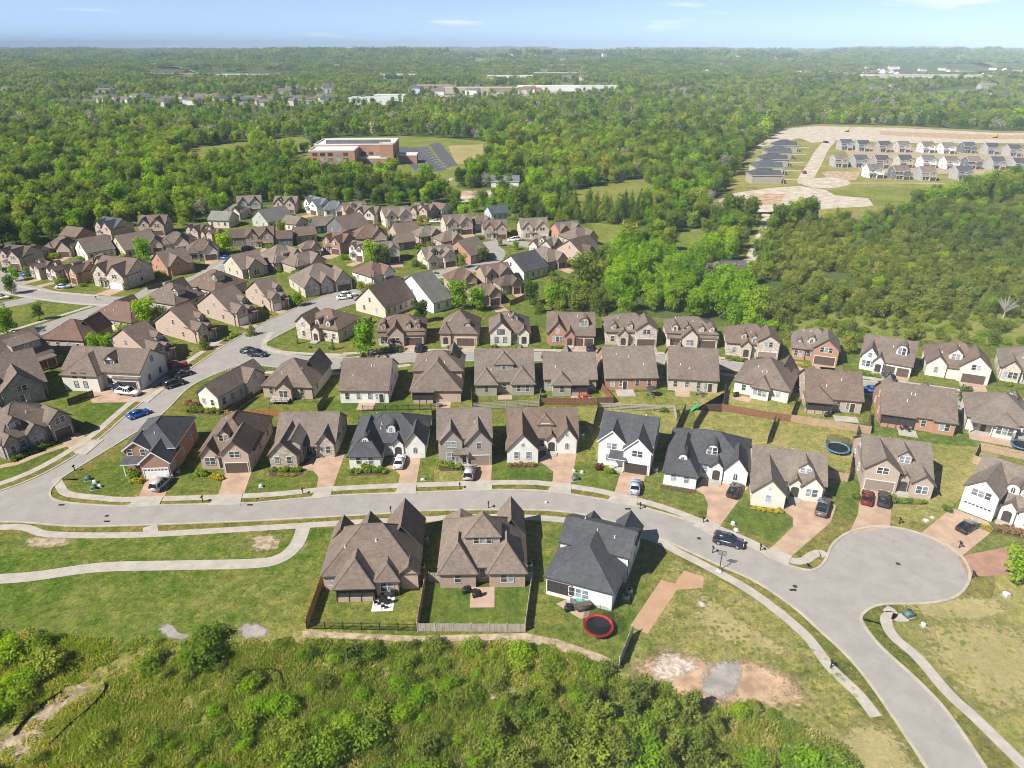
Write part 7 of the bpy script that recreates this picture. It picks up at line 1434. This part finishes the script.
for i in range(34):
    x,y=q.uniform(-10,1034),56+46*q.random()**1.6
    if pip([x],[y],[(480,100),(760,100),(760,130),(480,130)])[0]: continue
    w_,h_=q.uniform(10,34),max(1.0,(y-49)*q.uniform(.05,.10)); far_sheet('field',[(x-w_,y),(x-w_*.3,y-h_),(x+w_*.7,y-h_*.8),(x+w_,y+h_*.2),(x,y+h_)],q.choice(['field','tangrass','dirtpale','field','greydirt']))
for i in range(90):
    x,y=q.uniform(-10,1034),56+42*q.random()**1.4; m,r=pal[i%5]; z_=1+(100-y)*.012; simple_house(x,y,22,15,9,m,r,f'speck sized {"white" if i%5 in (0,4) else "cream" if i%5==1 else "beige" if i%5==2 else "pale blue"} building far out near the horizon','distant specks of the town %d'%(i%5 if i%5!=4 else 0),q.uniform(-.6,.6))
# ------------------------------------------------------------------ camera, light, air
cam=bpy.data.cameras.new('camera'); co=bpy.data.objects.new('camera',cam); C.objects.link(co); cam.sensor_width=36; cam.lens=36*FPX/1024; cam.clip_start=1; cam.clip_end=60000; co.location=(0,0,H); co.rotation_euler=(math.pi/2-PITCH,0,0); bpy.context.scene.camera=co
EL=math.radians(45); to=Vector((-.84*math.cos(EL),-.5426*math.cos(EL),math.sin(EL)))
sl=bpy.data.lights.new('sun','SUN'); sl.energy=5.0; sl.angle=math.radians(.53); sl.color=(1,.945,.86); so=bpy.data.objects.new('sun',sl); C.objects.link(so); so.rotation_euler=(-to).to_track_quat('-Z','Y').to_euler(); so.location=(-60,-60,200)
w=bpy.data.worlds.new('World'); bpy.context.scene.world=w; w.use_nodes=True; nt=w.node_tree; bg=nt.nodes['Background']; sk=nt.nodes.new('ShaderNodeTexSky'); sk.sky_type='NISHITA'; sk.sun_disc=False; sk.sun_elevation=EL; sk.sun_rotation=math.atan2(to.x,to.y); sk.altitude=200; sk.air_density=1.0; sk.dust_density=.6; sk.ozone_density=1.3
tc=nt.nodes.new('ShaderNodeTexCoord'); mp=nt.nodes.new('ShaderNodeMapping'); mp.inputs['Scale'].default_value=(7,7,60); nz=nt.nodes.new('ShaderNodeTexNoise'); nz.inputs['Scale'].default_value=1.0; nz.inputs['Detail'].default_value=6; rp=nt.nodes.new('ShaderNodeValToRGB'); rp.color_ramp.elements[0].position=.60; rp.color_ramp.elements[1].position=.74; rp.color_ramp.elements[1].color=(.7,.7,.7,1)
mx=nt.nodes.new('ShaderNodeMix'); mx.data_type='RGBA'; mx.inputs[7].default_value=(5.5,5.6,5.8,1)
va=nt.nodes.new('ShaderNodeVectorMath'); va.operation='ADD'; va.inputs[1].default_value=(0,0,.16); vn=nt.nodes.new('ShaderNodeVectorMath'); vn.operation='NORMALIZE'; nt.links.new(tc.outputs['Generated'],va.inputs[0]); nt.links.new(va.outputs[0],vn.inputs[0]); nt.links.new(vn.outputs[0],sk.inputs['Vector']) if 'Vector' in sk.inputs else print('no vec'); nt.links.new(tc.outputs['Generated'],mp.inputs[0]); nt.links.new(mp.outputs[0],nz.inputs['Vector']); nt.links.new(nz.outputs['Fac'],rp.inputs[0]); nt.links.new(rp.outputs[0],mx.inputs[0]); nt.links.new(sk.outputs[0],mx.inputs[6]); 
sz=nt.nodes.new('ShaderNodeSeparateXYZ'); nt.links.new(tc.outputs['Generated'],sz.inputs[0]); mr=nt.nodes.new('ShaderNodeMapRange'); mr.interpolation_type='SMOOTHSTEP'; mr.inputs['From Min'].default_value=-.02; mr.inputs['From Max'].default_value=.22; mr.inputs['To Min'].default_value=3.9; mr.inputs['To Max'].default_value=1.0; nt.links.new(sz.outputs[2],mr.inputs['Value'])
tn=nt.nodes.new('ShaderNodeVectorMath'); tn.operation='MULTIPLY'; tn.inputs[1].default_value=(1.0,.945,1.0); nt.links.new(mx.outputs[2],tn.inputs[0]); ml=nt.nodes.new('ShaderNodeVectorMath'); ml.operation='SCALE'; nt.links.new(tn.outputs[0],ml.inputs[0]); nt.links.new(mr.outputs[0],ml.inputs['Scale']); nt.links.new(ml.outputs[0],bg.inputs['Color']); bg.inputs['Strength'].default_value=.044
hz=MB(); hz.box(-16000,16000,-700,17500,-60,190); me=hz.mesh('haze',[]) if 0 else None
b=MB(); b.box(-15000,15000,-700,13800,-60,190); t=NT('haze_air'); pv=t.n('ShaderNodeVolumePrincipled'); pv.inputs['Color'].default_value=(.68,.86,1.0,1); pv.inputs['Density'].default_value=HAZE if 'HAZE' in globals() else 1.25e-4; pv.inputs['Anisotropy'].default_value=-.5; t.l(pv.outputs[0],t.out.inputs['Volume'])
o=b.build('haze',t.m); o['kind']='stuff'
sc=bpy.context.scene; sc.view_settings.view_transform='Standard'; sc.view_settings.look='None'; sc.view_settings.exposure=.65; sc.view_settings.gamma=1; sc.render.engine='CYCLES'
sc.cycles.max_bounces=6; sc.cycles.diffuse_bounces=1; sc.cycles.glossy_bounces=2; sc.cycles.transmission_bounces=3; sc.cycles.transparent_max_bounces=8; sc.cycles.volume_bounces=0; sc.cycles.use_denoising=True; sc.cycles.denoiser='OPENIMAGEDENOISE'; sc.cycles.denoising_input_passes='RGB_ALBEDO_NORMAL'; sc.cycles.denoising_prefilter='ACCURATE'; sc.cycles.filter_width=1.0
